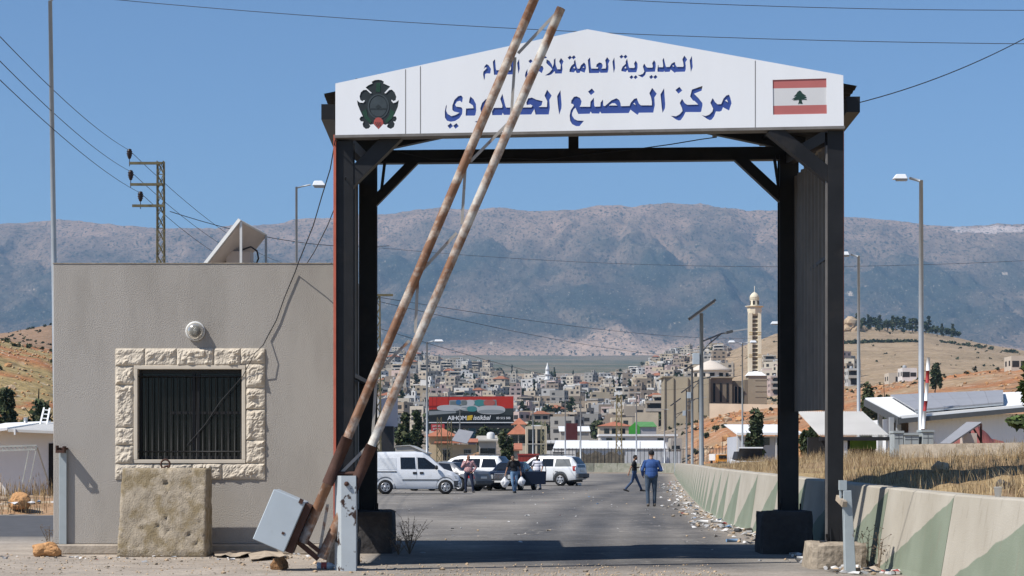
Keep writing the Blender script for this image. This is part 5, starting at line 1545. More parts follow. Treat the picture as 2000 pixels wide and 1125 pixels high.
# --- grey saloon behind it, tail towards the camera
d = 98.0; p0 = G(868, d)
sed = Car('saloon_car', 'dark grey saloon half hidden between the white van and the white estate', 'car', (p0.x, d + 1.6, 0), R(148),
    [(-2.2, .74, .34, .62, .72, .84, .60), (-2.1, .82, .28, .80, .80, .96, .70), (-1.35, .86, .24, .90, .84, 1.02, .74), (-.78, .86, .22, .93, .84, 1.38, .60), (.1, .86, .22, .93, .84, 1.43, .60), (.55, .86, .22, .93, .84, 1.34, .60), (1.15, .86, .22, .90, .82, .98, .70), (1.9, .82, .26, .78, .76, .84, .64), (2.2, .72, .34, .58, .66, .62, .56)],
    M['car_grey'], (-1.35, 1.32), .31, .2, CG)
sed.screen(-1.33, -.80, .92, 'rear_window', sgn=-1); sed.screen(1.13, .58, .92, 'windscreen')
for s in (-1, 1):
    sed.pane([(-.98, .96), (-.66, 1.33), (-.05, 1.36), (-.05, .96)], M['glass_dark'], 'side_window', s)
    sed.pane([(.02, .96), (.02, 1.36), (.50, 1.30), (.95, .97)], M['glass_dark'], 'side_window', s)
    sed.pane([(-2.18, .62), (-2.12, .80), (-1.85, .82), (-1.85, .64)], M['tail_red'], 'tail_light', s, .012)
sed.box('number_plate', -2.235, -2.205, -.27, .27, .60, .71, M['plate'])
sed.box('rear_bumper', -2.26, -2.10, -.76, .76, .36, .50, M['trim_grey'])

# --- white estate (large off-roader), tail to the right
d = 104.0; p0 = G(916, d)
OFF = lambda L, hr: [(-L, .86, .45, .85, .82, .98, .66), (-L + .06, .90, .38, 1.06, .88, 1.30, .72), (-L + .38, .93, .34, 1.10, .90, 1.70, .68), (-L + .8, .93, .32, 1.10, .91, hr, .68), (.2, .93, .32, 1.10, .91, hr, .67), (.62, .93, .32, 1.09, .90, hr - .14, .64), (1.22, .93, .32, 1.07, .88, 1.16, .72), (2.1, .90, .36, .96, .82, 1.02, .68), (2.32, .82, .42, .70, .74, .76, .62)]
suv = Car('estate_car', 'big white off-road estate car with dark windows behind the man in pink shirt', 'car', (p0.x - .15, d + 1.0, 0), R(161), OFF(2.3, 1.74), M['car_white_b'], (-1.42, 1.40), .37, .24, CG)
for s in (-1, 1):
    suv.pane([(-1.98, 1.14), (-1.80, 1.56), (-1.16, 1.58), (-1.12, 1.14)], M['glass_dark'], 'side_window', s)
    suv.pane([(-1.02, 1.14), (-1.02, 1.58), (-.26, 1.58), (-.22, 1.14)], M['glass_dark'], 'side_window', s)
    suv.pane([(-.12, 1.14), (-.12, 1.58), (.40, 1.54), (.86, 1.16)], M['glass_dark'], 'side_window', s)
    suv.pane([(-2.29, .92), (-2.24, 1.16), (-1.98, 1.16), (-2.06, .94)], M['trim_black'], 'tail_light', s, .014)
    for wx in (-1.42, 1.40): suv.arch(wx, .37, M['car_white_b'], s)
    mb = MB(); mb.poly([(-1.6, s * .62, 1.80), (-.2, s * .61, 1.82), (.25, s * .6, 1.76)], .022, 6); mb.build('roof_rail', M['trim_grey'], suv.t)
suv.screen(-2.27, -1.92, .90, 'rear_window', sgn=-1); suv.screen(1.20, .64, .92, 'windscreen')
suv.box('rear_bumper', -2.36, -2.15, -.86, .86, .48, .68, M['car_white_b'], .03)

# --- old navy saloon, nose to the left, front door open
d = 101.5; p0 = G(1003, d)
nav = Car('saloon_car', 'old dark blue saloon with chrome grille and its front door open', 'car', (0.0, 102.4, 0), R(-104),
    [(-2.3, .74, .36, .66, .72, .84, .62), (-2.2, .84, .28, .80, .80, .98, .70), (-1.35, .88, .24, .90, .86, 1.03, .74), (-.80, .88, .22, .92, .86, 1.38, .62), (.0, .88, .22, .92, .86, 1.44, .62), (.42, .88, .22, .92, .86, 1.37, .62), (.98, .88, .22, .92, .85, 1.00, .74), (2.1, .86, .26, .88, .82, .94, .70), (2.28, .84, .32, .84, .80, .88, .66), (2.32, .80, .36, .80, .78, .84, .62)],
    M['car_navy'], (-1.38, 1.42), .315, .2, CG)
nav.screen(.96, .45, .93, 'windscreen'); nav.screen(-1.33, -.82, .92, 'rear_window', sgn=-1)
for s in (-1, 1):
    nav.pane([(-.95, .96), (-.66, 1.33), (-.12, 1.36), (-.12, .96)], M['glass_dark'], 'side_window', s)
    nav.pane([(-.05, .96), (-.05, 1.36), (.36, 1.32), (.80, .97)], M['glass_dark'], 'side_window', s)
    nav.box('headlight', 2.30, 2.345, min(s * .36, s * .68), max(s * .36, s * .68), .58, .78, M['lamp_clear'])
    nav.box('indicator', 2.20, 2.342, min(s * .69, s * .81), max(s * .69, s * .81), .58, .78, M['amber'])
    for wx in (-1.38, 1.42): nav.arch(wx, .315, M['car_navy'], s)
gr = nav.box('grille', 2.31, 2.36, -.31, .31, .56, .86, M['chrome'])
mb = MB()
for k in range(4): mb.bx(2.358, 2.366, -.27, .27, .60 + k * .062, .622 + k * .062)
mb.build('grille_slats', M['trim_black'], gr)
fb = nav.box('front_bumper', 2.28, 2.46, -.86, .86, .38, .54, M['trim_black'], .03)
mb = MB(); mb.bx(2.455, 2.468, -.84, .84, .49, .535); mb.build('bumper_chrome', M['chrome'], fb)
nav.box('number_plate', 2.462, 2.48, -.27, .27, .40, .485, M['plate'])
mb = MB(); mb.ell((.78, .95, 1.0), (.06, .09, .06)); mb.build('mirror', M['trim_black'], nav.t)
# the open door, hinged at the front left corner
hx, hy = .92, .87
mb = MB(); rot = Matrix.Rotation(R(-76), 4, 'Z')
def dpt(x, y, z): return Vector((hx, hy, 0)) + rot @ Vector((x, y, z))
mb.hexa([dpt(0, -.05, .30), dpt(-1.05, -.05, .30), dpt(-1.05, .03, .30), dpt(0, .03, .30), dpt(0, -.05, .93), dpt(-1.08, -.05, .95), dpt(-1.08, .01, .95), dpt(0, .01, .93)])
dr = mb.build('door', M['car_navy'], nav.t, bevel=.015)
mb = MB(); mb.poly([dpt(-.08, -.02, .93), dpt(-.52, -.10, 1.34), dpt(-1.02, -.10, 1.36), dpt(-1.06, -.02, .94)], .022, 6); mb.build('door_frame', M['trim_black'], dr)
mb = MB(); mb.hexa([dpt(-.1, -.055, .60), dpt(-1.0, -.055, .60), dpt(-1.0, -.05, .60), dpt(-.1, -.05, .60), dpt(-.1, -.058, .63), dpt(-1.0, -.058, .63), dpt(-1.0, -.05, .63), dpt(-.1, -.05, .63)]); mb.build('door_strip', M['chrome'], dr)

# --- silver white off-roader, tail to the right
d = 122.0; p0 = G(1070, d)
env = Car('estate_car', 'silver white off-road estate car with dark tailgate glass behind the open door', 'car', (p0.x - .2, d + .8, 0), R(157), OFF(2.42, 1.80), M['car_silver'], (-1.40, 1.46), .37, .24, CG)
for s in (-1, 1):
    env.pane([(-2.08, 1.16), (-1.90, 1.60), (-1.06, 1.62), (-1.02, 1.16)], mat('glass_pale', (.16, .165, .16), .1, .2, 2), 'side_window', s)
    env.pane([(-.92, 1.16), (-.92, 1.62), (-.20, 1.62), (-.16, 1.16)], M['glass_dark'], 'side_window', s)
    env.pane([(-.06, 1.16), (-.06, 1.62), (.42, 1.58), (.90, 1.18)], M['glass_dark'], 'side_window', s)
    env.pane([(-2.41, .90), (-2.36, 1.18), (-2.14, 1.18), (-2.20, .90)], M['tail_red'], 'tail_light', s, .014)
    for wx in (-1.40, 1.46): env.arch(wx, .37, M['trim_grey'], s)
    mb = MB(); mb.poly([(-1.7, s * .62, 1.86), (-.2, s * .61, 1.88), (.25, s * .6, 1.82)], .022, 6); mb.build('roof_rail', M['trim_grey'], env.t)
env.screen(-2.40, -1.98, .94, 'tailgate_glass', sgn=-1); env.screen(1.20, .64, .92, 'windscreen')
env.box('rear_bumper', -2.56, -2.28, -.88, .88, .48, .74, M['trim_grey'], .03)
env.box('tow_bar', -2.78, -2.5, -.05, .05, .46, .52, M['trim_black'])

for c_, xs_ in ((suv, (-1.07, -.17, .95)), (env, (-.97, -.11, 1.0)), (nav, (-1.0, -.085)), (sed, (-1.0, -.015))):
    for s in (-1, 1):
        for x in xs_:
            if c_ is nav and s > 0 and x > -.5: continue
            c_.pane([(x, .42), (x, .95), (x + .018, .95), (x + .018, .42)], M['trim_black'], 'door_gap', s, .004)
            c_.pane([(x - .26, .84), (x - .26, .88), (x - .10, .88), (x - .10, .84)], M['trim_grey'], 'door_handle', s, .02)
suv.box('number_plate', -2.375, -2.355, -.26, .26, .72, .84, M['plate']); env.box('number_plate', -2.46, -2.43, -.26, .26, .86, .97, M['plate'])
# --- teal car roof and red container behind the estate car
d = 150; p0 = G(1024, d)
tc_ = Car('hatchback_car', 'teal green car parked far back in front of the red container', 'car', (p0.x, d + .5, 0), R(170),
    [(-1.9, .76, .34, .80, .74, .95, .6), (-1.75, .80, .26, .95, .8, 1.30, .6), (-1.1, .82, .24, .96, .8, 1.46, .58), (.2, .82, .24, .96, .8, 1.46, .58), (1.0, .82, .24, .94, .78, 1.02, .66), (1.9, .74, .32, .70, .70, .74, .55)],
    mat('car_teal', (.06, .26, .24), .4, .1, 2), (-1.2, 1.2), .30, .19)
for s in (-1, 1): tc_.pane([(-1.4, 1.0), (-1.2, 1.36), (.1, 1.36), (.75, 1.0)], M['glass_dark'], 'side_window', s)
tc_.screen(.98, .25, .92, 'windscreen')
cn = T('shipping_container', 'red shipping container behind the teal car', 'container', G(1032, 165))
mb = MB(); a, b = fx(1012, 165), fx(1052, 165)
n = 14
for k in range(n):
    x0 = a + (b - a) * k / n; x1 = a + (b - a) * (k + 1) / n
    mb.bx(x0, x0 + (x1 - x0) * .55, 165, 167.4, .12, 2.0); mb.bx(x0 + (x1 - x0) * .55, x1, 165.04, 167.36, .13, 1.99)
mb.build('body', mat('container_red', (.38, .06, .045), .6, .15, 1), cn)
mb = MB(); mb.bx(a - .06, b + .06, 164.94, 167.46, 2.0, 2.12); mb.bx(a - .06, b + .06, 164.94, 167.46, 0, .12)
mb.build('frame_rail', mat('container_rail', (.30, .05, .04), .6, .15, 1), cn)

# --- vehicles behind the wall on the right: orange truck and a wreck with its bonnet up
d = 118; tk = T('truck', 'orange fronted truck behind the right wall, beyond the grass', 'truck', G(1410, d), local=True)
tk.location = (fx(1411, 230), 231, 1.1); tk.rotation_euler = (0, 0, R(8)); tk.scale = (.62, .62, .62)
mb = MB(); mb.hexa([(-.95, -.9, .5), (.95, -.9, .5), (.95, .9, .5), (-.95, .9, .5), (-.85, -.75, 2.0), (.85, -.75, 2.0), (.85, .85, 2.0), (-.85, .85, 2.0)]); mb.build('cab', mat('truck_orange', (.62, .26, .03), .5, .1, 2), tk, bevel=.05)
mb = MB(); mb.bx(-.72, .72, -.90, -.84, 1.25, 1.85); mb.build('windscreen', M['glass_dark'], tk)
mb = MB(); mb.bx(-1.0, 1.0, .95, 5.5, .9, 2.1); mb.build('load_bed', M['white_wall'], tk, bevel=.03)
for x in (-.8, .8):
    for y in (-.2, 4.4):
        mb = MB(); mb.tube((x - .14, y, .45), (x + .14, y, .45), .45, n=18); mb.build('wheel', M['rubber'], tk)
mb = MB(); mb.bx(-.95, .95, -1.05, -.85, .45, .7); mb.build('bumper', M['trim_grey'], tk, bevel=.02)
d = 100; wk = T('wrecked_van', 'white wrecked van with its bonnet raised behind the right wall', 'van', (fx(1476, d), d + .8, 1.15), R(-96), local=True)
wk.location = (fx(1472, d), d + 1.2, .85); wk.rotation_euler = (0, 0, 0); wk.scale = (.78, .78, .70)
mb = MB(); mb.hexa([(-.9, 0, .3), (.9, 0, .3), (.9, 3.6, .3), (-.9, 3.6, .3), (-.9, .1, .85), (.9, .1, .85), (.9, 3.6, 1.0), (-.9, 3.6, 1.0)])
mb.build('body', M['car_white'], wk, bevel=.03)
mb = MB(); mb.hexa([(-.82, 1.0, .98), (.82, 1.0, .98), (.82, 3.5, .98), (-.82, 3.5, .98), (-.7, 1.5, 1.55), (.7, 1.5, 1.55), (.7, 3.4, 1.55), (-.7, 3.4, 1.55)]); mb.build('cabin', M['trim_black'], wk)
mb = MB(); mb.hexa([(-.8, .85, 1.05), (.8, .85, 1.05), (.8, .9, 1.0), (-.8, .9, 1.0), (-.72, -.15, 1.80), (.72, -.15, 1.80), (.72, -.12, 1.74), (-.72, -.12, 1.74)]); mb.build('bonnet', M['trim_black'], wk)
mb = MB(); mb.hexa([(-.78, -.17, 1.76), (.78, -.17, 1.76), (.78, -.10, 1.76), (-.78, -.10, 1.76), (-.74, -.16, 1.85), (.74, -.16, 1.85), (.74, -.10, 1.85), (-.74, -.10, 1.85)]); mb.build('bonnet_edge', M['car_white_b'], wk)
mb = MB(); mb.bx(-.66, .66, -.03, .02, .40, .80); mb.build('engine_bay', M['dark_void'], wk)
for s in (-1, 1):
    mb = MB(); mb.tube((s * .60, -.05, .58), (s * .60, -.02, .58), .13, n=12); mb.build('headlight', M['lamp_clear'], wk)
    mb = MB(); mb.tube((s * .75 - .1, .8, .3), (s * .75 + .1, .8, .3), .32, n=16); mb.build('wheel', M['rubber'], wk)
    mb = MB(); mb.tube((s * .75 - .1, 3.0, .3), (s * .75 + .1, 3.0, .3), .32, n=16); mb.build('wheel', M['rubber'], wk)
# ================================================================ PEOPLE
def person(label, loc, rz, J, mats, hair='short', cap=None, skinm=None, beard=False, bulk=1.0, mask=False, shirt_loose=1.0, long_sleeve=True, long_coat=False):
    """one continuous body grown from tapered limbs; J = joints (x to its right... local: +y is the way it faces)"""
    t = T('person', label, 'person', loc, rz, 'people standing and walking on the road', local=True)
    mb = MB(); seg = []
    def cap_(a, b, r0, r1, lab):
        a = Vector(a); b = Vector(b); mb.ell(a, r0, 10, 8); mb.ell(b, r1, 10, 8); mb.tube(a, b, r0, r1, 10); seg.append((a, b, r0, r1, lab))
    def el(c, r, lab, rot=None):
        c = Vector(c); mb.ell(c, r, 14, 10, rot=rot); seg.append((c, c, min(r), min(r), lab))
    H = Vector(J['head']); N = Vector(J['neck']); C = Vector(J['chest']); W = Vector(J['waist']); Pv = Vector(J['pelvis'])
    sp = (C - Pv).normalized()
    lean = Matrix.Rotation(math.asin(max(-1, min(1, -sp.y))), 3, 'X') @ Matrix.Rotation(math.asin(max(-1, min(1, sp.x))), 3, 'Y')
    el(H, (.076, .095, .112), 'skin'); el(H + Vector((0, .02, -.065)), (.058, .075, .06), 'skin')
    fw = Vector(J.get('look', (0, 1, 0))).normalized(); sd = Vector((fw.y, -fw.x, 0))
    el(H + fw * .098 + Vector((0, 0, -.012)), (.014, .016, .022), 'skin')       # nose
    el(H + fw * .074 + Vector((0, 0, -.085)), (.03, .03, .025), 'skin')         # chin
    for s in (-1, 1): el(H + sd * s * .078 + Vector((0, 0, -.01)), (.014, .022, .03), 'skin')
    cap_(H + Vector((0, -.015, -.07)), N, .052, .058, 'skin')
    b = bulk
    el(C, (.185 * b, .125 * b, .20), 'shirt', lean); el(W, (.165 * b * shirt_loose, .125 * b * shirt_loose, .20), 'shirt', lean)
    el(C + sp * .12, (.17, .09, .09), 'shirt', lean)
    el(Pv, (.165 * b, .125 * b, .13), 'pants', lean)
    el(Pv + sp * .09, (.172 * b * shirt_loose, .13 * b * shirt_loose, .10), 'shirt', lean)
    if long_coat: el(Pv + sp * .03, (.195 * b, .15 * b, .14), 'shirt', lean); el(W + sp * .04, (.19 * b, .14 * b, .2), 'shirt', lean)
    for s, k in ((-1, 'l'), (1, 'r')):
        S = Vector(J['sh_' + k]); E = Vector(J['el_' + k]); Wr = Vector(J['wr_' + k])
        cap_(C + sp * .10 + (S - C - sp * .10) * .4, S, .072, .058, 'shirt'); cap_(N + Vector((0, 0, -.045)), S + Vector((0, 0, -.012)), .058, .052, 'shirt')
        mid = S + (E - S) * .62
        if long_sleeve:
            cap_(S, E, .062, .055, 'shirt'); cap_(E, Wr, .055, .044, 'shirt')
        else:
            cap_(S, mid, .070, .060, 'shirt'); cap_(mid, E, .044, .040, 'skin'); cap_(E, Wr, .040, .028, 'skin')
        hd = Vector(J.get('hd_' + k, (Wr - E).normalized()[:])).normalized()
        el(Wr + hd * .05, (.036, .026, .05), 'skin', hd.to_track_quat('Z', 'X').to_matrix())
        q = hd.cross(Vector((1, 0, .2))).normalized(); cu = q.cross(hd).normalized()
        for f, (o, L) in enumerate(((-.027, .062), (-.009, .074), (.009, .070), (.026, .054))):
            a = Wr + hd * .085 + q * o; m_ = a + hd * L * .55 + cu * .008; e = m_ + hd * L * .42 + cu * .022
            cap_(a, m_, .0105, .010, 'skin'); cap_(m_, e, .010, .0085, 'skin')
        th = Wr + hd * .035 + q * -.03
        cap_(th, th + hd * .04 - q * .03, .012, .010, 'skin')
        Hp = Vector(J['hip_' + k]); Kn = Vector(J['kn_' + k]); An = Vector(J['an_' + k])
        cap_(Hp, Kn, .098 * b, .066, 'pants'); cap_(Kn, An + (Kn - An) * .10, .064, .055, 'pants')
        ft = Vector(J.get('ft_' + k, (0, 1, 0))).normalized()
        h0 = An + Vector((0, 0, -.03)); cap_(h0 - ft * .05, h0 + ft * .14 + Vector((0, 0, -.015)), .048, .040, 'shoe')
        el(h0 + ft * .16 + Vector((0, 0, -.02)), (.045, .05, .034), 'shoe')
    body = mb.build('body', list(mats.values()), t)
    rm = body.modifiers.new('join', 'REMESH'); rm.mode = 'VOXEL'; rm.voxel_size = .0105
    smd = body.modifiers.new('soft', 'SMOOTH'); smd.factor = .5; smd.iterations = 9
    dg = bpy.context.evaluated_depsgraph_get()
    me = bpy.data.meshes.new_from_object(body.evaluated_get(dg))
    body.modifiers.clear(); old = body.data; body.data = me; bpy.data.meshes.remove(old)
    me.materials.clear()
    keys = list(mats.keys())
    for k in keys: me.materials.append(mats[k])
    n = len(me.vertices); co = np.empty(n * 3); me.vertices.foreach_get('co', co); co = co.reshape(-1, 3)
    best = np.full(n, 1e9); lab = np.zeros(n, int)
    for a, b_, r0, r1, l in seg:
        A = np.array(a); D = np.array(b_) - A; L2 = float(D @ D)
        tt = np.clip(((co - A) @ D) / L2, 0, 1) if L2 > 1e-9 else np.zeros(n)
        dist = np.linalg.norm(co - A - tt[:, None] * D, axis=1) - (r0 + (r1 - r0) * tt)
        m_ = dist < best; best[m_] = dist[m_]; lab[m_] = keys.index(l)
    # hem of the shirt and collar are cut by the nearest limb; cuffs follow the wrists
    nf = len(me.polygons); ls = np.empty(nf, int); me.polygons.foreach_get('loop_start', ls)
    lv = np.empty(len(me.loops), int); me.loops.foreach_get('vertex_index', lv)
    me.polygons.foreach_set('material_index', lab[lv[ls]].astype(np.int32)); me.polygons.foreach_set('use_smooth', np.ones(nf, bool))
    me.update()
    body.name = 'body'
    # hair / cap
    if hair or cap:
        hb = MB(); up = Vector((0, 0, 1))
        q = fw.to_track_quat('Y', 'Z').to_matrix()
        if cap:
            hb.ell(H + Vector((0, 0, .028)) - fw * .008, (.088, .104, .095), 16, 10, rot=q)
            hb.v = [v if (v[2] - H.z) > -.015 or (Vector(v) - H).dot(fw) < -.02 and (v[2] - H.z) > -.04 else (v[0] * .8 + H.x * .2, v[1] * .8 + H.y * .2, v[2] + .02) for v in hb.v]
            p = H + fw * .10 + Vector((0, 0, .045))
            hb.box(p + fw * .025, (.13, .11, .012), rot=q)
            hb.build('cap', cap, t)
        else:
            hb.ell(H + Vector((0, 0, .020)) - fw * .014, (.083, .102, .106), 16, 12, rot=q)
            keep = []
            vv = []
            for v in hb.v:
                d_ = Vector(v) - H
                f = d_.dot(fw)
                if f > .03 and d_.z < .055: v = tuple(H + d_ * .78)
                elif d_.z < -.055: v = tuple(H + d_ * .80)
                vv.append(v)
            hb.v = vv; hb.build('hair', M['hair'], t)
    if mask:
        mk = MB(); q = fw.to_track_quat('Y', 'Z').to_matrix()
        mk.ell(H + fw * .045 + Vector((0, 0, -.055)), (.066, .062, .055), 12, 8, rot=q); mk.build('face_mask', mask, t)
    if beard:
        mk = MB(); q = fw.to_track_quat('Y', 'Z').to_matrix()
        mk.ell(H + fw * .026 + Vector((0, 0, -.078)), (.066, .068, .048), 12, 8, rot=q); mk.build('beard', M['hair'], t)
    eyes = MB()
    for s in (-1, 1):
        eyes.ell(H + fw * .086 + sd * s * .03 + Vector((0, 0, .018)), (.012, .008, .007), 8, 6)
    eyes.build('eyes', M['hair'], t)
    return t
def cloth(name, c, v=.12): return mat(name, c, .85, v, 9, .0012, 40)
STD = dict(head=(0, .02, 1.635), neck=(0, 0, 1.49), chest=(0, 0, 1.26), waist=(0, .005, 1.06), pelvis=(0, 0, .93),
           sh_l=(-.20, 0, 1.41), sh_r=(.20, 0, 1.41), el_l=(-.25, -.03, 1.12), el_r=(.25, -.03, 1.12), wr_l=(-.25, .06, .88), wr_r=(.25, .06, .88),
           hip_l=(-.09, 0, .90), hip_r=(.09, 0, .90), kn_l=(-.10, .02, .49), kn_r=(.10, .02, .49), an_l=(-.10, -.01, .085), an_r=(.10, -.01, .085))
def pose(**k):
    d = dict(STD); d.update(k); return d
SK2 = mat('skin_dark', (.30, .155, .095), .6, .08, 12)
# local +x is the figure's own right when it faces +y
# A: blue jacket, walking away from the camera
dA = 63.4
jk = cloth('jacket_blue', (.036, .085, .235)); jn = cloth('jeans_blue', (.055, .080, .115), .2)
shoe = mat('shoe_dark', (.03, .028, .026), .7, .2, 10); shoe_b = mat('shoe_brown', (.10, .085, .07), .8, .2, 10)
A = person('man in blue zip jacket, jeans and dark cap walking away along the road', G(1272, dA), 0,
       pose(head=(.01, .03, 1.63), sh_l=(-.20, 0, 1.385), sh_r=(.20, 0, 1.385), el_l=(-.285, -.06, 1.13), wr_l=(-.255, .12, .98), el_r=(.315, .02, 1.13), wr_r=(.20, .22, 1.12), hd_r=(-.6, .8, .2), kn_l=(-.115, .02, .49), an_l=(-.10, -.05, .085), kn_r=(.11, .07, .49), an_r=(.105, .10, .085)),
       dict(shirt=jk, pants=jn, skin=M['skin'], shoe=shoe_b), cap=mat('cap_black', (.013, .013, .016), .8, .2, 20), bulk=1.12, shirt_loose=1.12, long_coat=True)
# white stripes down the jacket sleeves
for s in (-1, 1):
    for o in (-.018, .018):
        mb = MB(); J = (Vector((s * .245, -.035 + o, 1.43)), Vector((s * .335, -.06 + o, 1.27)), Vector((s * (.365), -.055 + o, 1.13)))
        mb.poly(J, .009, 5); mb.build('sleeve_stripe', mat('stripe_white', (.55, .56, .60), .8, .05, 5), A)
# B: black T-shirt, striding to the right
dB = 96.5
person('man in black T-shirt and blue jeans striding to the right with one arm forward', G(1239, dB), R(-90),
       pose(head=(0, .05, 1.62), look=(.1, 1, 0), el_l=(-.23, .06, 1.13), wr_l=(-.2, .28, 1.16), hd_l=(0, 1, .1), el_r=(.24, -.18, 1.14), wr_r=(.26, -.27, .90), hip_l=(-.08, 0, .88), hip_r=(.08, 0, .88),
            kn_l=(-.09, .17, .49), an_l=(-.09, .35, .10), kn_r=(.09, -.12, .48), an_r=(.09, -.44, .12), ft_r=(0, 1, -.25)),
       dict(shirt=cloth('tshirt_black', (.012, .012, .014)), pants=cloth('jeans_mid', (.045, .075, .14), .2), skin=SK2, shoe=shoe), long_sleeve=False, beard=True)
# C: bald man in a pink checked shirt, hand to mouth
def check_mat():
    m = mat('shirt_check', (.52, .33, .32), .85, .1, 5)
    t = m.node_tree; b = t.nodes['Principled BSDF']
    tc = t.nodes.new('ShaderNodeTexCoord'); ck = t.nodes.new('ShaderNodeTexChecker'); ck.inputs['Scale'].default_value = 28
    ck.inputs[1].default_value = (.56, .40, .39, 1); ck.inputs[2].default_value = (.36, .13, .13, 1)
    t.links.new(tc.outputs['Object'], ck.inputs[0]); t.links.new(ck.outputs[0], b.inputs['Base Color']); return m
dC = 93.0
person('bald man in pink checked shirt raising a hand to his mouth beside the white estate', G(915, dC), R(180 - 8),
       pose(head=(0, .03, 1.61), look=(-.15, 1, 0), el_r=(.29, .06, 1.18), wr_r=(.09, .20, 1.40), hd_r=(-.45, -.15, .7), el_l=(-.34, -.08, 1.16), wr_l=(-.23, .05, .97), hd_l=(.6, .3, -.5), hip_l=(-.10, 0, .90), kn_l=(-.18, .05, .49), an_l=(-.22, .02, .085), kn_r=(.12, .03, .49), an_r=(.12, 0, .085), ft_l=(-.4, 1, 0), ft_r=(.3, 1, 0)),
       dict(shirt=check_mat(), pants=cloth('jeans_navy', (.018, .026, .055), .2), skin=SK2, shoe=shoe), hair=None, bulk=1.15, shirt_loose=1.1)
# D: black T-shirt, carrying two white bags, walking towards the camera
dD = 92.0
D_rz = R(180 + 6)
locD = G(1004, dD)
person('man in black T-shirt leaning forward with a white carrier bag in each hand', locD, D_rz,
       pose(head=(.075, .17, 1.60), look=(.45, .9, -.1), neck=(.04, .10, 1.48), chest=(.02, .04, 1.26), sh_r=(.23, .06, 1.38), sh_l=(-.18, .06, 1.41), el_r=(.32, .06, 1.10), wr_r=(.40, .12, .86), hd_r=(.2, .1, -1), el_l=(-.27, .02, 1.13), wr_l=(-.31, .06, .90), hd_l=(-.05, .1, -1), kn_r=(.08, .12, .50), an_r=(.02, .10, .085), kn_l=(-.10, .02, .49), an_l=(-.07, -.15, .11), ft_l=(0, 1, -.2)),
       dict(shirt=cloth('tshirt_black_b', (.014, .014, .016)), pants=cloth('jeans_light', (.13, .22, .34), .25), skin=SK2, shoe=shoe), long_sleeve=False, beard=True)
# E: white T-shirt behind the open car door
dE = 105.0
person('man in white T-shirt with cap and face mask standing behind the open car door', G(1050, dE), R(180 - 25),
       pose(head=(0, .04, 1.66), look=(-.3, 1, 0), el_r=(.29, .03, 1.13), wr_r=(.24, .16, .92), el_l=(-.28, .0, 1.14), wr_l=(-.26, .12, .92), an_r=(.16, 0, .085), kn_r=(.13, .03, .49), an_l=(-.17, .02, .085), kn_l=(-.13, .05, .49)),
       dict(shirt=cloth('tshirt_white', (.60, .60, .66), .06), pants=cloth('jeans_dusk', (.07, .10, .16), .25), skin=SK2, shoe=shoe), cap=mat('cap_maroon', (.06, .025, .03), .8, .2, 20), mask=mat('mask_navy', (.02, .022, .04), .8, .1, 20), long_sleeve=False)
# carrier bags
def bag(c, s, label, seed):
    bm = bmesh.new(); bmesh.ops.create_icosphere(bm, subdivisions=4, radius=1.0)
    for v in bm.verts:
        p = v.co.copy(); z = p.z
        wv = .95 + .07 * (1 - abs(z)) if z < 0 else max(.14, 1.0 - z * 1.0)
        n = noise.noise(Vector((p.x * 2.5 + seed, p.y * 2.5, p.z * 1.5))) * .22 + noise.noise(Vector((p.x * 7, p.y * 7 + seed, p.z * 3))) * .09
        v.co = Vector((p.x * wv * (1 + n), p.y * wv * .7 * (1 + n), z * 1.45))
    me = bpy.data.meshes.new('carrier_bag'); bm.to_mesh(me); bm.free()
    me.transform(Matrix.Translation(c) @ Matrix.Scale(s, 4)); me.materials.append(mat('bag_plastic', (.66, .66, .67), .4, .1, 12))
    me.polygons.foreach_set('use_smooth', [True] * len(me.polygons))
    o = bpy.data.objects.new('carrier_bag', me); COL.objects.link(o); tag(o, label, 'carrier bag', 'white carrier bags')
Mz = Matrix.Translation(locD) @ Matrix.Rotation(D_rz, 4, 'Z')
bag(Mz @ Vector((.43, .14, .52)), .185, 'full white plastic carrier bag by the front of the dark blue car', 1)
bag(Mz @ Vector((-.33, .07, .56)), .165, 'slimmer white plastic carrier bag beside the open car door', 7)
# ================================================================ BUILDINGS AND THINGS AT MIDDLE DISTANCE
def bxp(mb, px0, px1, d, z0, z1, depth, mi=0):
    mb.bx(fx(px0, d), fx(px1, d), d, d + depth, z0, z1, mi)
def ZP(py, d): return EYE + (HZ - py) * d / K
# ---- billboard
bd = 235.0
bb = T('billboard', 'wide billboard with a sofa advertisement and red top on a blue column', 'billboard', G(921, bd))
z0, z1 = ZP(827, bd), ZP(774, bd); x0, x1 = fx(838, bd), fx(1003, bd)
mb = MB(); mb.bx(x0, x1, bd, bd + .45, z0, z1); fr_ = mb.build('frame', M['trim_grey'], bb)
mb = MB(); mb.bx(x0 - .05, x1 + .05, bd - .35, bd + .1, z0 - .55, z0 - .25); mb.bx(x0 + .3, x1 - .3, bd + .1, bd + .4, z0 - .5, z0); mb.build('catwalk', M['trim_black'], bb)
cb_ = mat('billboard_blue', (.045, .11, .17), .5, .12, .6)
mb = MB(); mb.tube((fx(922, bd), bd + .9, 0), (fx(922, bd), bd + .9, z0 + .3), .45, n=18); mb.build('column', cb_, bb)
def ad(col, rough=.5): return mat('print_' + str(len(bpy.data.materials)), col, rough, .04, .5)
PR = [ad((.42, .028, .018)), ad((.20, .012, .010)), ad((.035, .043, .042)), ad((.012, .016, .017)), ad((.40, .41, .42)), ad((.22, .24, .25)), ad((.05, .20, .20)), ad((.36, .10, .085)), ad((.035, .13, .26)), ad((.70, .71, .72)), ad((.60, .40, .04)), ad((.13, .15, .15))]
BX = Matrix(((1, 0, 0, 0), (0, 0, -1, bd), (0, 1, 0, 0), (0, 0, 0, 1)))
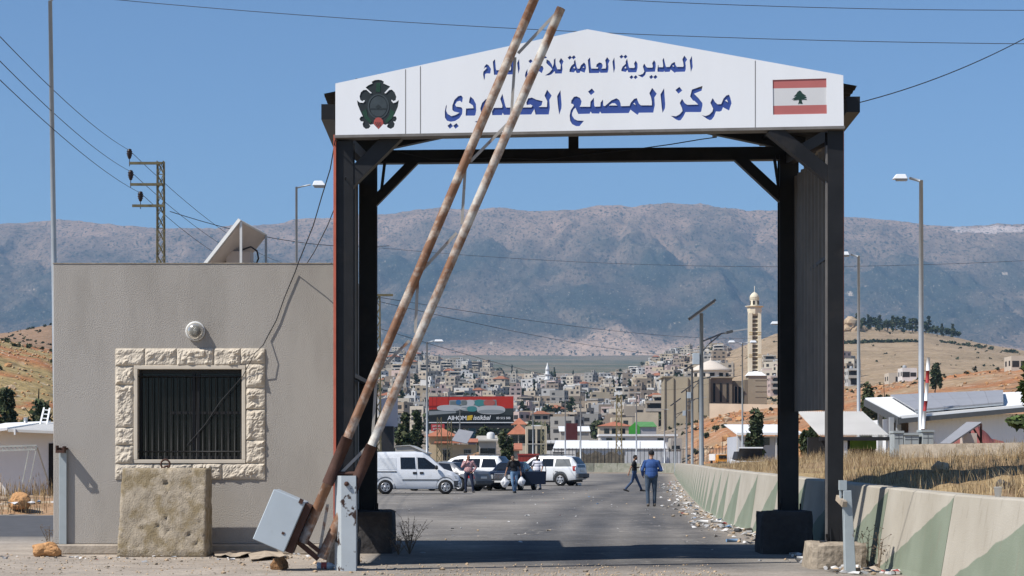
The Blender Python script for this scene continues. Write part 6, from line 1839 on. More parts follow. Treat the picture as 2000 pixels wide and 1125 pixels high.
def A2(u, v):   # u,v in the zoomed picture of the board (440..1060, 805..1000) -> board plane
    px = 720 + u * (520 / 1950.0); py = 560 + v * (300 / 1125.0)
    return ((px - 1000) * bd / K, EYE + (HZ - py) * bd / K)
mb = MB(); L_ = [0.004]
def adp(pts, mi):
    L_[0] += .003
    mb.plate([A2(*p) for p in pts][::-1], [], BX, 0.0005, L_[0], mi)
def blob(cx, cy, rx, ry, mi, pw=2.6, n=22):
    adp([(cx + rx * math.copysign(abs(math.cos(a)) ** (2 / pw), math.cos(a)), cy + ry * math.copysign(abs(math.sin(a)) ** (2 / pw), math.sin(a))) for a in [2 * math.pi * k / n for k in range(n)]], mi)
adp([(441, 808), (1061, 802), (1061, 895), (441, 905)], 0)
for k in (466, 497, 582): adp([(k, 808), (k + 3, 808), (k + 3, 900), (k, 900)], 1)
adp([(441, 872), (600, 868), (600, 882), (441, 884)], 1)
adp([(441, 900), (600, 895), (1061, 890), (1061, 1000), (441, 1000)], 2)
adp([(441, 912), (640, 905), (640, 925), (441, 940)], 5)
adp([(441, 948), (700, 920), (1061, 940), (1061, 1000), (441, 1000)], 3)
adp([(590, 835), (600, 830), (935, 828), (940, 880), (590, 880)], 5)
adp([(598, 840), (932, 834), (932, 878), (598, 880)], 11)
blob(690, 848, 28, 20, 5); blob(658, 846, 18, 18, 8); blob(744, 850, 32, 22, 4); blob(812, 850, 36, 24, 6); blob(884, 850, 42, 22, 7); blob(700, 850, 22, 18, 11)
blob(590, 888, 90, 22, 4); blob(735, 888, 70, 20, 4); blob(735, 895, 60, 16, 5); blob(897, 902, 104, 32, 4); blob(897, 915, 95, 14, 5); blob(757, 895, 36, 20, 6)
adp([(441, 992), (1061, 992), (1061, 998), (441, 998)], 9)
adp([(722, 946), (760, 940), (764, 950), (726, 956)], 10); adp([(720, 958), (758, 952), (762, 962), (724, 968)], 10); adp([(716, 970), (754, 964), (758, 974), (720, 978)], 10)
face = mb.build('poster', PR, bb)
def text3d(body, u, v, size_px, m, parent, shear=0.0, name='lettering', space=1.0, sx=1.0):
    cu = bpy.data.curves.new(name, 'FONT'); cu.body = body; cu.size = size_px * (300 / 1125.0) * bd / K; cu.shear = shear; cu.space_character = space; cu.extrude = .004; cu.offset = .012 * cu.size
    ob = bpy.data.objects.new(name, cu); COL.objects.link(ob)
    dg = bpy.context.evaluated_depsgraph_get(); me = bpy.data.meshes.new_from_object(ob.evaluated_get(dg)); bpy.data.objects.remove(ob); bpy.data.curves.remove(cu)
    q = A2(u, v)
    me.transform(Matrix(((1, 0, 0, q[0]), (0, 0, -1, bd - .10), (0, 1, 0, q[1]), (0, 0, 0, 1))) @ Matrix.Diagonal((sx, 1, 1, 1)))
    me.materials.clear(); me.materials.append(m)
    o = bpy.data.objects.new(name, me); COL.objects.link(o); o.parent = parent
    return o
text3d('AIHOM', 578, 976, 44, PR[9], face, sx=1.02, space=.95); text3d('istikbal', 764, 974, 46, PR[9], face, .28, sx=.98); text3d('03 515 500', 936, 970, 23, PR[9], face, sx=.98)
# ---- small red sign and pale back of another board
rs = T('roadside_sign', 'small red sign with faded white lettering left of the billboard column', 'sign', G(855, 200))
mb = MB(); bxp(mb, 842, 868, 200, ZP(842, 200), ZP(828, 200), .12); f_ = mb.build('panel', mat('sign_red', (.42, .05, .05), .6, .1, 1), rs)
for k, (u, v, wd) in enumerate(((845, 831, 20), (846, 836.5, 18))):
    mb = MB()
    for q in range(int(wd / 2.6)):
        a = u + q * 2.6; mb.bx(fx(a, 200), fx(a + 1.6, 200), 199.97, 200, ZP(v + 3.2 - (q % 3) * .7, 200), ZP(v, 200))
    mb.build('lettering', mat('letters_pale', (.55, .45, .43), .6, .1, 1), f_)
for px in (848, 863): mb = MB(); bxp(mb, px - .6, px + .6, 200.15, 0, ZP(830, 200), .08); mb.build('leg', M['galv'], rs)
hb = T('billboard', 'pale lilac back of a billboard behind the boom beside the dark utility pole', 'billboard', G(757, 112))
mb = MB(); mb.hexa([P(739, 838, 112), P(777, 833, 114.5), P(777, 833, 114.8), P(739, 838, 112.3), P(740, 779, 112), P(777, 774, 114.5), P(777, 774, 114.8), P(740, 779, 112.3)]); mb.build('panel', mat('board_lilac', (.42, .40, .44), .7, .05, .5), hb)
mb = MB(); mb.bx(fx(745, 112.6), fx(768, 112.6), 112.8, 113.6, 0, ZP(832, 112)); mb.build('column', M['trim_black'], hb)

# ---- walls with windows helper for simple buildings
def openings(mb, px0, px1, d, rows, cols, w, h, mi, out=.02, depth=.05):
    for pyc in rows:
        for pxc in cols:
            X = fx(pxc, d); z = ZP(pyc, d)
            mb.bx(X - w / 2, X + w / 2, d - out, d + depth, z - h / 2, z + h / 2, mi)
M['stone_tan'] = mat('stone_tan', (.50, .385, .24), .9, .14, .8); M['roof_orange'] = mat('roof_orange', (.40, .15, .085), .8, .2, 1.2); M['stucco_grey'] = mat('stucco_grey', (.40, .37, .32), .9, .12, .6); M['stucco_cream'] = mat('stucco_cream', (.55, .47, .35), .9, .1, .6); M['stucco_white'] = mat('stucco_white', (.62, .60, .56), .85, .08, .5)
def hip_roof(mb, x0, x1, y0, y1, z0, h, mi=0, ov=.35):
    x0 -= ov; x1 += ov; y0 -= ov; y1 += ov
    dx = min((x1 - x0) * .5, (y1 - y0) * .5) * .95
    if x1 - x0 >= y1 - y0: r0, r1 = ((x0 + dx), (y0 + y1) / 2), ((x1 - dx), (y0 + y1) / 2)
    else: r0, r1 = ((x0 + x1) / 2, y0 + dx), ((x0 + x1) / 2, y1 - dx)
    v = [(x0, y0, z0), (x1, y0, z0), (x1, y1, z0), (x0, y1, z0), (r0[0], r0[1], z0 + h), (r1[0], r1[1], z0 + h)]
    f = [(0, 1, 5, 4), (2, 3, 4, 5), (1, 2, 5), (3, 0, 4), (0, 3, 2, 1)] if x1 - x0 >= y1 - y0 else [(0, 1, 4), (1, 2, 5, 4), (2, 3, 5), (3, 0, 4, 5), (0, 3, 2, 1)]
    mb.add(v, f, mi)
# house with orange roofs behind the parked cars
hd_ = 175.0
h = T('stone_house', 'tan stone house with two tier orange tiled roof below the billboard', 'house', G(880, hd_))
mb = MB(); bxp(mb, 838, 930, hd_, 0, ZP(868, hd_), 7); w_ = mb.build('wall', M['stone_tan'], h)
mb = MB(); bxp(mb, 838, 880, hd_ + 1, ZP(868, hd_), ZP(852, hd_), 5); mb.build('upper_wall', M['stone_tan'], h)
mb = MB(); hip_roof(mb, fx(836, hd_), fx(888, hd_), hd_ + .8, hd_ + 6.2, ZP(852, hd_), .75); mb.build('roof', M['roof_orange'], h)
mb = MB(); mb.hexa([(fx(848, hd_), hd_ - .5, ZP(866, hd_)), (fx(934, hd_), hd_ - .5, ZP(866, hd_)), (fx(932, hd_), hd_ + 5, ZP(857, hd_)), (fx(850, hd_), hd_ + 5, ZP(857, hd_)),
     (fx(848, hd_), hd_ - .5, ZP(864, hd_)), (fx(934, hd_), hd_ - .5, ZP(864, hd_)), (fx(932, hd_), hd_ + 5, ZP(855, hd_)), (fx(850, hd_), hd_ + 5, ZP(855, hd_))]); mb.build('lower_roof', M['roof_orange'], h)
for px in (872, 913):
    mb = MB(); openings(mb, 0, 0, hd_, [889], [px], .62, .95, 0); wn = mb.build('window', M['glass_dark'], h)
    mb = MB(); X = fx(px, hd_); z = ZP(889, hd_)
    mb.bx(X - .36, X + .36, hd_ - .05, hd_, z - .54, z - .475); mb.bx(X - .36, X + .36, hd_ - .05, hd_, z + .475, z + .54)
    for k in range(5): mb.bx(X - .30 + k * .14, X - .285 + k * .14, hd_ - .04, hd_ - .022, z - .47, z + .47)
    mb.build('frame', M['stucco_grey'], wn)
# solar panel slope on its roof
spn = T('roof_solar_array', 'grey solar panel array leaning on the orange roofed house', 'solar panel', G(905, hd_ - 2))
mb = MB(); q = [P(882, 860, 172), P(912, 866, 172), P(925, 843, 174.5), P(896, 838, 174.5)]; nn_ = (q[1] - q[0]).cross(q[3] - q[0]).normalized()
mb.hexa([p - nn_ * .05 for p in q] + q); mb.build('panel', M['solar_blue'], spn)
mb = MB(); mb.bx(fx(900, 174.6), fx(901, 174.6), 174.5, 174.6, ZP(864, 174), ZP(845, 174)); mb.build('support', M['galv'], spn)
# low grey shed behind the van with gable
gs = T('gable_shed', 'low grey concrete shed with gabled front behind the white van', 'shed', G(802, 130))
d_ = 130.0
mb = MB(); XF = Matrix(((1, 0, 0, 0), (0, 0, -1, d_), (0, 1, 0, 0), (0, 0, 0, 1)))
mb.plate([(fx(772, d_), 0), (fx(831, d_), 0), (fx(831, d_), ZP(885, d_)), (fx(800, d_), ZP(871, d_)), (fx(772, d_), ZP(872, d_))], [[(fx(778, d_), .05), (fx(778, d_), ZP(887, d_)), (fx(824, d_), ZP(887, d_)), (fx(824, d_), .05)]], XF, -.3, 0)
mb.bx(fx(772, d_), fx(773, d_), d_ + .3, d_ + 8, 0, ZP(874, d_)); mb.bx(fx(830, d_), fx(831, d_), d_ + .3, d_ + 8, 0, ZP(886, d_)); mb.build('wall', M['stucco_grey'], gs)
mb = MB(); mb.hexa([(fx(770, d_), d_ - .1, ZP(872, d_)), (fx(800, d_), d_ - .1, ZP(870.5, d_)), (fx(800, d_), d_ + 8, ZP(870.5, d_)), (fx(770, d_), d_ + 8, ZP(872, d_))] + [(fx(770, d_), d_ - .1, ZP(871, d_)), (fx(800, d_), d_ - .1, ZP(869, d_)), (fx(800, d_), d_ + 8, ZP(869, d_)), (fx(770, d_), d_ + 8, ZP(871, d_))])
mb.hexa([(fx(800, d_), d_ - .1, ZP(870.5, d_)), (fx(834, d_), d_ - .1, ZP(886, d_)), (fx(834, d_), d_ + 8, ZP(886, d_)), (fx(800, d_), d_ + 8, ZP(870.5, d_)), (fx(800, d_), d_ - .1, ZP(869, d_)), (fx(834, d_), d_ - .1, ZP(884, d_)), (fx(834, d_), d_ + 8, ZP(884, d_)), (fx(800, d_), d_ + 8, ZP(869, d_))]); mb.build('roof', M['sheet_grey'], gs)
mb = MB(); bxp(mb, 776, 826, d_ + 2.5, 0, ZP(880, d_), .1); mb.build('interior', M['dark_void'], gs)
# row of smaller houses under and right of the billboard: (px0, px1, d, pytop, roof kind, wall, label)
def small_house(px0, px1, d, pyt, roof, wallm, label, depth=7, wins=None, h=1.2, tank=None, name='house', roofm=None, base=None):
    b = G((px0 + px1) / 2, d); z0 = (terr_z(b.x, d) - 1.0) if base is None else base
    t = T(name, label, 'house', (b.x, d, max(0, z0)))
    mb = MB(); zt = ZP(pyt, d); bxp(mb, px0, px1, d, z0, zt, depth)
    if roof == 'flat': bxp(mb, px0 + .3, px1 - .3, d + .2, zt, zt + .02, depth - .4)
    mb.build('wall', wallm, t)
    mb = MB()
    if roof == 'hip': hip_roof(mb, fx(px0, d), fx(px1, d), d, d + depth, zt, h)
    elif roof == 'slope':
        mb.hexa([(fx(px0, d) - .3, d - .3, zt), (fx(px1, d) + .3, d - .3, zt), (fx(px1, d) + .3, d + depth, zt + h), (fx(px0, d) - .3, d + depth, zt + h), (fx(px0, d) - .3, d - .3, zt + .12), (fx(px1, d) + .3, d - .3, zt + .12), (fx(px1, d) + .3, d + depth, zt + h + .12), (fx(px0, d) - .3, d + depth, zt + h + .12)])
    else:
        for (a, b_, c, e) in ((px0, px1, d, d + .2), (px0, px1, d + depth - .2, d + depth)): mb.bx(fx(a, d), fx(b_, d), c, e, zt, zt + .5)
        for X in (fx(px0, d), fx(px1, d) - .2): mb.bx(X, X + .2, d + .2, d + depth - .2, zt, zt + .5)
    mb.build('roof', roofm or (M['roof_orange'] if roof == 'hip' else wallm), t)
    for (px, py, w, hh) in (wins or []):
        mb = MB(); openings(mb, 0, 0, d, [py], [px], w, hh, 0); wn = mb.build('window', M['glass_dark'], t)
        mb = MB(); X = fx(px, d); z = ZP(py, d); mb.bx(X - w / 2 - .08, X + w / 2 + .08, d - .06, d - .001, z - hh / 2 - .12, z - hh / 2 - .02); mb.build('sill', M['stucco_grey'], wn)
    if tank:
        mb = MB(); X = fx(tank, d); mb.lathe((X, d + 2, zt), [(.36, 0), (.38, .1), (.38, .7), (.28, .85), (.08, .9)], 12); mb.build('water_tank', M['alu'], t)
    return t
small_house(935, 968, 190, 862, 'slope', M['stucco_grey'], 'grey flat roofed house right of the blue billboard column', wins=[(945, 884, .7, .8), (960, 884, .7, .8)], h=.5, tank=958)
small_house(996, 1030, 250, 848, 'hip', M['stucco_cream'], 'small cream house with bright orange hipped roof under the board corner', wins=[(1005, 858, .8, 1), (1020, 858, .8, 1)], h=1.3)
small_house(1002, 1026, 330, 829, 'hip', M['stucco_cream'], 'orange roofed house higher up just right of the billboard', h=1.1, wins=[(1012, 836, .9, 1)])
small_house(1000, 1014, 182, 880, 'slope', M['stucco_cream'], 'low house with a pinkish orange tiled lean-to roof behind the teal car', h=.6, roofm=M['roof_orange'])
bl = small_house(1027, 1068, 205, 842, 'flat', M['stucco_cream'], 'tall beige block with shuttered windows left of the white warehouse', wins=[(1038, 852, .7, 1.4), (1056, 852, .7, 1.4), (1038, 875, .7, 1.4), (1056, 875, .7, 1.4)], depth=8)
sgn = T('rooftop_sign', 'white sign board standing on the roof of the tall beige block', 'sign', G(1048, 205))
mb = MB(); bxp(mb, 1038, 1059, 205.6, ZP(839, 205), ZP(830, 205), .15); f_ = mb.build('panel', M['white_roof'], sgn)
mb = MB()
for k in range(7): mb.bx(fx(1041 + k * 2.2, 205), fx(1042.4 + k * 2.2, 205), 205.57, 205.6, ZP(835.5 + (k % 2) * .8, 205), ZP(833, 205))
mb.build('lettering', PR[8], f_)
for px in (1041, 1056): mb = MB(); bxp(mb, px, px + 1, 205.8, ZP(842, 205) + .4, ZP(839, 205), .1); mb.build('leg', M['galv'], sgn)
# white warehouse with long pale roof
wd_ = 310.0
wh = T('warehouse', 'long white warehouse with a pale roof behind the fence at the bend', 'warehouse', G(1190, wd_))
mb = MB(); bxp(mb, 1082, 1300, wd_, 0, ZP(876, wd_), 14); mb.build('wall', mat('warehouse_wall', (.50, .53, .56), .7, .05, .3), wh)
mb = MB(); z0, z1 = ZP(877, wd_), ZP(862, 322)
mb.hexa([(fx(1080, wd_), wd_ - .4, z0), (fx(1302, wd_), wd_ - .4, z0), (fx(1300, 322), 324, z1), (fx(1086, 322), 324, z1), (fx(1080, wd_), wd_ - .4, z0 + .15), (fx(1302, wd_), wd_ - .4, z0 + .15), (fx(1300, 322), 324, z1 + .15), (fx(1086, 322), 324, z1 + .15)]); mb.build('roof', M['white_roof'], wh)
wb = T('warehouse', 'cream flat block with a row of dark openings behind the white warehouse roof', 'warehouse', G(1240, 338))
mb = MB(); bxp(mb, 1172, 1322, 338, 0, ZP(852, 338), 8); mb.build('wall', M['stucco_white'], wb)
mb = MB(); bxp(mb, 1170, 1324, 337.6, ZP(852, 338), ZP(848, 338), 8.6); mb.build('roof_slab', M['white_roof'], wb)
for px in (1190, 1215, 1290, 1310): mb = MB(); openings(mb, 0, 0, 338, [858], [px], 1.0, .42, 0); mb.build('window', M['glass_dark'], wb)
gb_ = small_house(1066, 1150, 330, 866, 'slope', M['stucco_grey'], 'dark open workshop with grey sheet roof left of the white warehouse', depth=8, h=.5, roofm=M['sheet_grey'])
mb = MB(); bxp(mb, 1068, 1082, 329.9, 0, ZP(868, 330), .1); mb.build('doorway', M['dark_void'], gb_)
# green gabled kiosk
gk = T('green_hut', 'hut with bright green gable and roof above the white warehouse', 'hut', G(1255, 350))
d_ = 350.0; zb_ = ZP(850, d_)
mb = MB(); XF2 = Matrix(((1, 0, 0, 0), (0, 0, -1, d_), (0, 1, 0, 0), (0, 0, 0, 1)))
mb.plate([(fx(1228, d_), zb_ - 2), (fx(1250, d_), zb_ - 2), (fx(1250, d_), ZP(834, d_)), (fx(1240, d_), ZP(825, d_)), (fx(1228, d_), ZP(835, d_))], [], XF2, -.2, 0); mb.build('gable', mat('hut_green', (.055, .30, .035), .6, .1, 1), gk)
mb = MB(); mb.bx(fx(1250, d_) + .02, fx(1282, d_), d_ + .1, d_ + 6, zb_ - 2, ZP(834, d_)); mb.build('wall', mat('hut_lilac', (.40, .38, .38), .8, .08, 1), gk)
mb = MB(); mb.hexa([(fx(1249, d_), d_ - .2, ZP(834, d_)), (fx(1283, d_), d_ - .2, ZP(834, d_)), (fx(1278, d_), d_ + 3, ZP(824, d_)), (fx(1240, d_), d_ + 3, ZP(824, d_)), (fx(1249, d_), d_ - .2, ZP(833, d_)), (fx(1283, d_), d_ - .2, ZP(833, d_)), (fx(1278, d_), d_ + 3, ZP(823, d_)), (fx(1240, d_), d_ + 3, ZP(823, d_))]); mb.build('roof', mat('hut_roof', (.10, .25, .085), .7, .15, 1), gk)
small_house(1170, 1232, 390, 832, 'hip', M['stucco_cream'], 'cream house with long orange roof left of the green hut', h=.9, wins=[(1185, 842, 1, 1), (1200, 842, 1, 1), (1216, 842, 1, 1)], depth=6)
small_house(1195, 1235, 420, 820, 'flat', M['stucco_cream'], 'flat yellowish block behind the orange roofed house by the green hut', wins=[(1205, 826, 1, 1), (1222, 826, 1, 1)])
small_house(1244, 1286, 430, 810, 'flat', M['stucco_cream'], 'blank cream retaining building above the green hut', depth=6)
small_house(1106, 1128, 372, 832, 'flat', mat('maroon', (.09, .02, .02), .8, .1, 1), 'small maroon block behind the grey workshop', depth=4)
small_house(1310, 1332, 320, 862, 'flat', M['stucco_grey'], 'grey block with two dark windows behind the solar lamps', wins=[(1316, 874, .6, .6), (1324, 874, .6, .6)], depth=5)
small_house(1095, 1150, 385, 843, 'slope', M['stucco_grey'], 'shed with tilted pale roof behind the grey workshop', depth=6, h=1.0, roofm=M['white_roof'])
# ---- white building with dark tree shade beyond the wall
wbd = 135.0
w2 = T('office_building', 'low white building with pale roof and veranda beyond the wall, left of the gate column', 'building', G(1480, wbd, 1.0))
mb = MB(); bxp(mb, 1442, 1560, wbd, .3, ZP(852, wbd), 7); mb.build('wall', mat('office_wall', (.44, .46, .50), .8, .06, .5), w2)
mb = MB(); z0 = ZP(850, wbd); mb.hexa([(fx(1435, wbd), wbd - 1.4, z0), (fx(1562, wbd), wbd - 1.4, z0), (fx(1562, wbd), wbd + 7, ZP(826, wbd)), (fx(1435, wbd), wbd + 7, ZP(826, wbd)), (fx(1435, wbd), wbd - 1.4, z0 + .15), (fx(1562, wbd), wbd - 1.4, z0 + .15), (fx(1562, wbd), wbd + 7, ZP(825, wbd)), (fx(1435, wbd), wbd + 7, ZP(825, wbd))]); mb.build('roof', M['white_roof'], w2)
for px in (1462, 1482, 1497, 1520):
    mb = MB(); openings(mb, 0, 0, wbd, [862], [px], .42, .5, 0); mb.build('window', M['glass_dark'], w2)
for px in (1440, 1478, 1516): mb = MB(); bxp(mb, px - 1, px + 1, wbd - 1.2, .3, z0, .12); mb.build('post', M['stucco_white'], w2)
# ---- sheds on the right
sd_ = 66.0
sh = T('sheet_shed', 'shed with pale ribbed sheet roof just right of the front gate column', 'shed', G(1690, sd_, 1.2))
mb = MB(); ya, yb = sd_, sd_ + 5
za, zb2 = ZP(852, ya), ZP(806, yb)
n = 30
for k in range(n):
    a = 1600 + (1737 - 1600) * k / n; b = 1600 + (1737 - 1600) * (k + .72) / n; c = 1600 + (1737 - 1600) * (k + 1) / n
    for (u, v, dz) in ((a, b, .05), (b, c, 0)):
        x0, x1 = fx(u, ya), fx(v, ya)
        mb.add([(x0, ya, za + dz), (x1, ya, za + dz), (x1, yb, zb2 + dz), (x0, yb, zb2 + dz)], [(0, 1, 2, 3)])
        mb.add([(x0, ya, za + dz - .03), (x1, ya, za + dz - .03), (x1, yb, zb2 + dz - .03), (x0, yb, zb2 + dz - .03)], [(3, 2, 1, 0)])
mb.build('roof', mat('sheet_pale', (.58, .56, .52), .6, .10, .7), sh)
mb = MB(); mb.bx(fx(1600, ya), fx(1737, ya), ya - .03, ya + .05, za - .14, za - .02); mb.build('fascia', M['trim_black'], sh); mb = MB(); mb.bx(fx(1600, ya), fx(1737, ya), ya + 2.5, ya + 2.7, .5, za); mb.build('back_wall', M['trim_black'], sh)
mb = MB(); bxp(mb, 1662, 1712, ya + 2.2, ZP(876, ya), ZP(858, ya), .2); mb.build('green_panel', mat('shed_green', (.14, .22, .025), .8, .3, 2), sh)
for px in (1652, 1735): mb = MB(); bxp(mb, px - 3, px + 3, ya + .1, .8, za - .05, .15); mb.build('post', M['white_wall'], sh)
# ---- big solar roofed hall
sd2 = 78.0
hall = T('solar_hall', 'large white hall with solar panels on its roof behind the grassy bank', 'hall', G(1870, sd2, 1.5))
cx = lambda px, d: fx(px, d)
z_e = ZP(807, sd2)
mb = MB(); mb.bx(cx(1812, sd2), cx(2140, sd2), sd2 + .1, sd2 + 12, .8, ZP(806, sd2) - .05)
n = 40; x0, x1 = cx(1812, sd2), cx(2140, sd2)
for k in range(n): mb.bx(x0 + (x1 - x0) * k / n, x0 + (x1 - x0) * (k + .5) / n, sd2 + .088, sd2 + .1, .8, ZP(806, sd2) - .06)
mb.build('wall', mat('hall_wall', (.76, .77, .77), .6, .05, .4), hall)
# roof slopes up to the back from the eave
ra = [P(1757, 812, sd2 - .5), P(2150, 777, sd2 - .5), P(2200, 752, sd2 + 13), P(1690, 777, sd2 + 9)]
ra[2].z = ZP(757, sd2 + 13)
mb = MB(); mb.hexa([p - Vector((0, 0, .12)) for p in ra] + ra); mb.build('roof', M['white_roof'], hall)
mb = MB(); e0, e1 = ra[0] - Vector((0, 0, .20)), ra[3] - Vector((0, 0, .20)); mb.beam(e0, e1, .12, .28); mb.beam(e0, ra[1] - Vector((0, 0, .18)), .12, .18); mb.build('eave', M['trim_grey'], hall)
def rp(u, v, up=.12):
    p = ra[0] * (1 - u) * (1 - v) + ra[1] * u * (1 - v) + ra[2] * u * v + ra[3] * (1 - u) * v
    return p + Vector((0, 0, up))
for r_ in range(2):
    for c in range(6):
        u0 = .085 + c * .072; v0 = .045 + r_ * .44
        mb = MB(); q = [rp(u0, v0, .15), rp(u0 + .071, v0, .15), rp(u0 + .071, v0 + .435, .15), rp(u0, v0 + .435, .15)]
        mb.hexa([p - Vector((0, 0, .06)) for p in q] + q); mb.build('solar_panel', M['solar_blue'], hall)
mb = MB()
for c in range(5):
    a = rp(.10 + c * .095, .06, .0); mb.bx(a.x - .04, a.x + .04, a.y - .04, a.y + .04, a.z, a.z + .10)
a, b = rp(.085, .04, .06), rp(.515, .04, .06); mb.beam(a, b, .06, .06); mb.build('panel_rack', M['galv'], hall)
for px, d in ((1742, sd2), (1756, sd2 + 1), (1720, sd2 + 8)):
    mb = MB(); bxp(mb, px - 4, px + 4, d, .8, ZP(815 if px > 1740 else 790, d), .25); mb.build('post', M['galv'], hall)
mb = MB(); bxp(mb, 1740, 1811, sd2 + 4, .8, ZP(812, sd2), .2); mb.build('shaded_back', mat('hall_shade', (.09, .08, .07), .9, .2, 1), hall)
mb = MB(); bxp(mb, 1770, 1790, sd2 + 3.8, ZP(858, sd2), ZP(822, sd2), .1); mb.build('door', mat('door_brown', (.09, .06, .045), .8, .2, 1), hall)
# ---- planter wall, solar heater, grey cabinets, striped pole on the bank top
rd = 44.0
rw = T('retaining_wall', 'low pale concrete wall along the top of the grassy bank', 'wall', G(1900, rd, 1.4))
mb = MB(); mb.hexa([(fx(1762, rd), rd, .8), (fx(2150, 40), 40, .8), (fx(2150, 40), 40.35, .8), (fx(1762, rd), rd + .35, .8), (fx(1762, rd), rd, ZP(868, rd)), (fx(2150, 40), 40, ZP(862, 40)), (fx(2150, 40), 40.35, ZP(862, 40)), (fx(1762, rd), rd + .35, ZP(868, rd))]); mb.build('wall', M['concrete'], rw)
so_ = T('solar_heater', 'tilted solar panel on a rusty frame standing on the low wall', 'solar panel', P(1875, 866, 50))
q = [P(1835, 866, 50), P(1856, 866, 50), P(1918, 824, 51.5), P(1888, 824, 51.5)]
nn_ = (q[1] - q[0]).cross(q[2] - q[0]).normalized()
mb = MB(); mb.hexa([p - nn_ * .05 for p in q] + q); mb.build('panel', M['solar_blue'], so_)
for px in (1894, 1916): mb = MB(); mb.beam(P(px, 866, 51.4), P(px, 828, 51.4), .05, .05); mb.build('leg', M['rust_dark'], so_)
mb = MB(); mb.beam(P(1902, 838, 51.2), P(1918, 866, 51.2), .04, .04); mb.build('brace', M['rust_dark'], so_)
mb = MB(); bxp(mb, 1882, 1908, 50.9, ZP(866, 51), ZP(846, 51), .4); mb.build('heater_box', M['solar_back'], so_)
def cabinet(px0, px1, d, py0, py1, label, m, dep=.6):
    t = T('utility_cabinet', label, 'cabinet', P((px0 + px1) / 2, py1, d))
    mb = MB(); bxp(mb, px0, px1, d, ZP(py1, d) - .5, ZP(py0, d), dep); mb.build('body', m, t, bevel=.01)
    mb = MB(); bxp(mb, px0 - 1, px1 + 1, d - .03, ZP(py0, d), ZP(py0, d) + .06, dep + .06); mb.build('lid', m, t)
    mb = MB(); bxp(mb, (px0 + px1) / 2 - .3, (px0 + px1) / 2 + .3, d - .006, ZP(py1, d), ZP(py0, d) - .03, .01); bxp(mb, px0 + 2, px1 - 2, d - .005, ZP((py0 + py1) / 2, d), ZP((py0 + py1) / 2, d) + .015, .008); mb.build('door_gap', M['trim_grey'], t)
cgm = mat('cabinet_grey', (.34, .37, .37), .6, .15, 1.5)
cabinet(1746, 1765, 52, 846, 868, 'taller narrow grey cabinet at the left end of the low wall', cgm)
cabinet(1766, 1795, 52, 850, 868, 'wide grey cabinet left of the tallest lamp foot', cgm)
cabinet(1801, 1824, 52, 844, 868, 'grey cabinet directly right of the tallest lamp foot', cgm)
st_ = T('striped_pole', 'slanting red and white striped pole beside the tallest street lamp', 'pole', P(1803, 866, 53))
bz = 53.0; pts = [P(1803, 866, bz), P(1803, 838, bz), P(1806, 803, bz), P(1808.5, 783, bz), P(1811, 748, bz), P(1812, 724, bz), P(1813.5, 698, bz)]
for k in range(6):
    mb = MB(); mb.poly([pts[k], pts[k + 1]], .045, 10); mb.build('band', M['stripe_red'] if k in (0, 2, 4) else M['white_roof'], st_)
rdh = T('red_tarpaulin', 'dark red tarpaulin heap behind the tilted solar panel', 'tarpaulin', P(1920, 866, 56))
mb = MB(); vs = []; fs = []
for j in range(9):
    for i in range(19):
        u, v = i / 18, j / 8; X = fx(1868, 56) + (fx(1975, 56) - fx(1868, 56)) * u
        vs.append((X, 56 + 2.5 * v, ZP(868, 56) - .3 + (.3 + .55 * math.exp(-((u - .45) / .28) ** 2) + .08 * noise.noise(Vector((u * 7, v * 4, 1)))) * math.sin(math.pi * min(1, v * 1.0 + .0)) + .1))
for j in range(8):
    for i in range(18): a = j * 19 + i; fs.append((a, a + 1, a + 20, a + 19))
mb.add(vs, fs); tag(mb.build('cover', mat('tarp_red', (.22, .07, .06), .8, .25, 2), rdh))
# ---- metal bar fence along the bend
fn = T('bar_fence', 'dark vertical bar fence with barbed top behind the concrete barriers of the bend', 'fence', G(1200, 286))
fd = 186.0
fp_ = [(fx(1076, 289), 289), (fx(1200, 295), 295), (fx(1320, 292), 292), (fx(1440, 282), 282)]
bars = MB(); posts_n = 0
wk_ = walk([(a, b, 0) for a, b in fp_], .62)
for i, (p, _) in enumerate(wk_):
    hgt = 3.5 if i % 8 else 4.5
    bars.bx(p.x - .035, p.x + .035, p.y - .035, p.y + .035, 0, hgt)
for (a, b) in zip(fp_, fp_[1:]):
    for z in (.25, 3.35): bars.beam((a[0], a[1] - .03, z), (b[0], b[1] - .03, z), .07, .08)
bars.build('bars', M['bar_fence'], fn)
# straw and reed screen panels leaning behind the fence
rs_ = T('reed_screen', 'weathered reed screen behind the bar fence left of the walking men', 'screen', G(1165, 299))
mb = MB(); rg = random.Random(4)
for k in range(150):
    px = 1125 + 95 * k / 150; x = fx(px, 299)
    mb.bx(x, x + .045, 299 + .05 * rg.random(), 299.1, 0, 2.75 + .35 * rg.random() + .25 * math.sin(k * .13))
mb.build('reeds', mat('reed', (.20, .17, .125), .9, .4, 2), rs_)
mb = MB(); mb.bx(fx(1125, 299), fx(1220, 299), 299.12, 299.2, .1, 2.5); mb.build('backing', mat('reed_back', (.12, .105, .08), .9, .3, 1), rs_)
pw = T('perimeter_wall', 'whitewashed low wall behind the bar fence at the bend', 'wall', G(1270, 304))
mb = MB(); bxp(mb, 1222, 1330, 304, 0, ZP(882, 304), .25); mb.build('wall', mat('white_dusty', (.50, .51, .52), .9, .15, .8), pw)
gt = T('gate_panel', 'black barred gate panel leaning on the white wall behind the silver estate', 'gate', G(1092, 290.5))
mb = MB()
for k in range(13): x = fx(1081 + k * 1.9, 290.5); mb.bx(x - .04, x + .04, 290.5, 290.6, .3, ZP(884, 290.5))
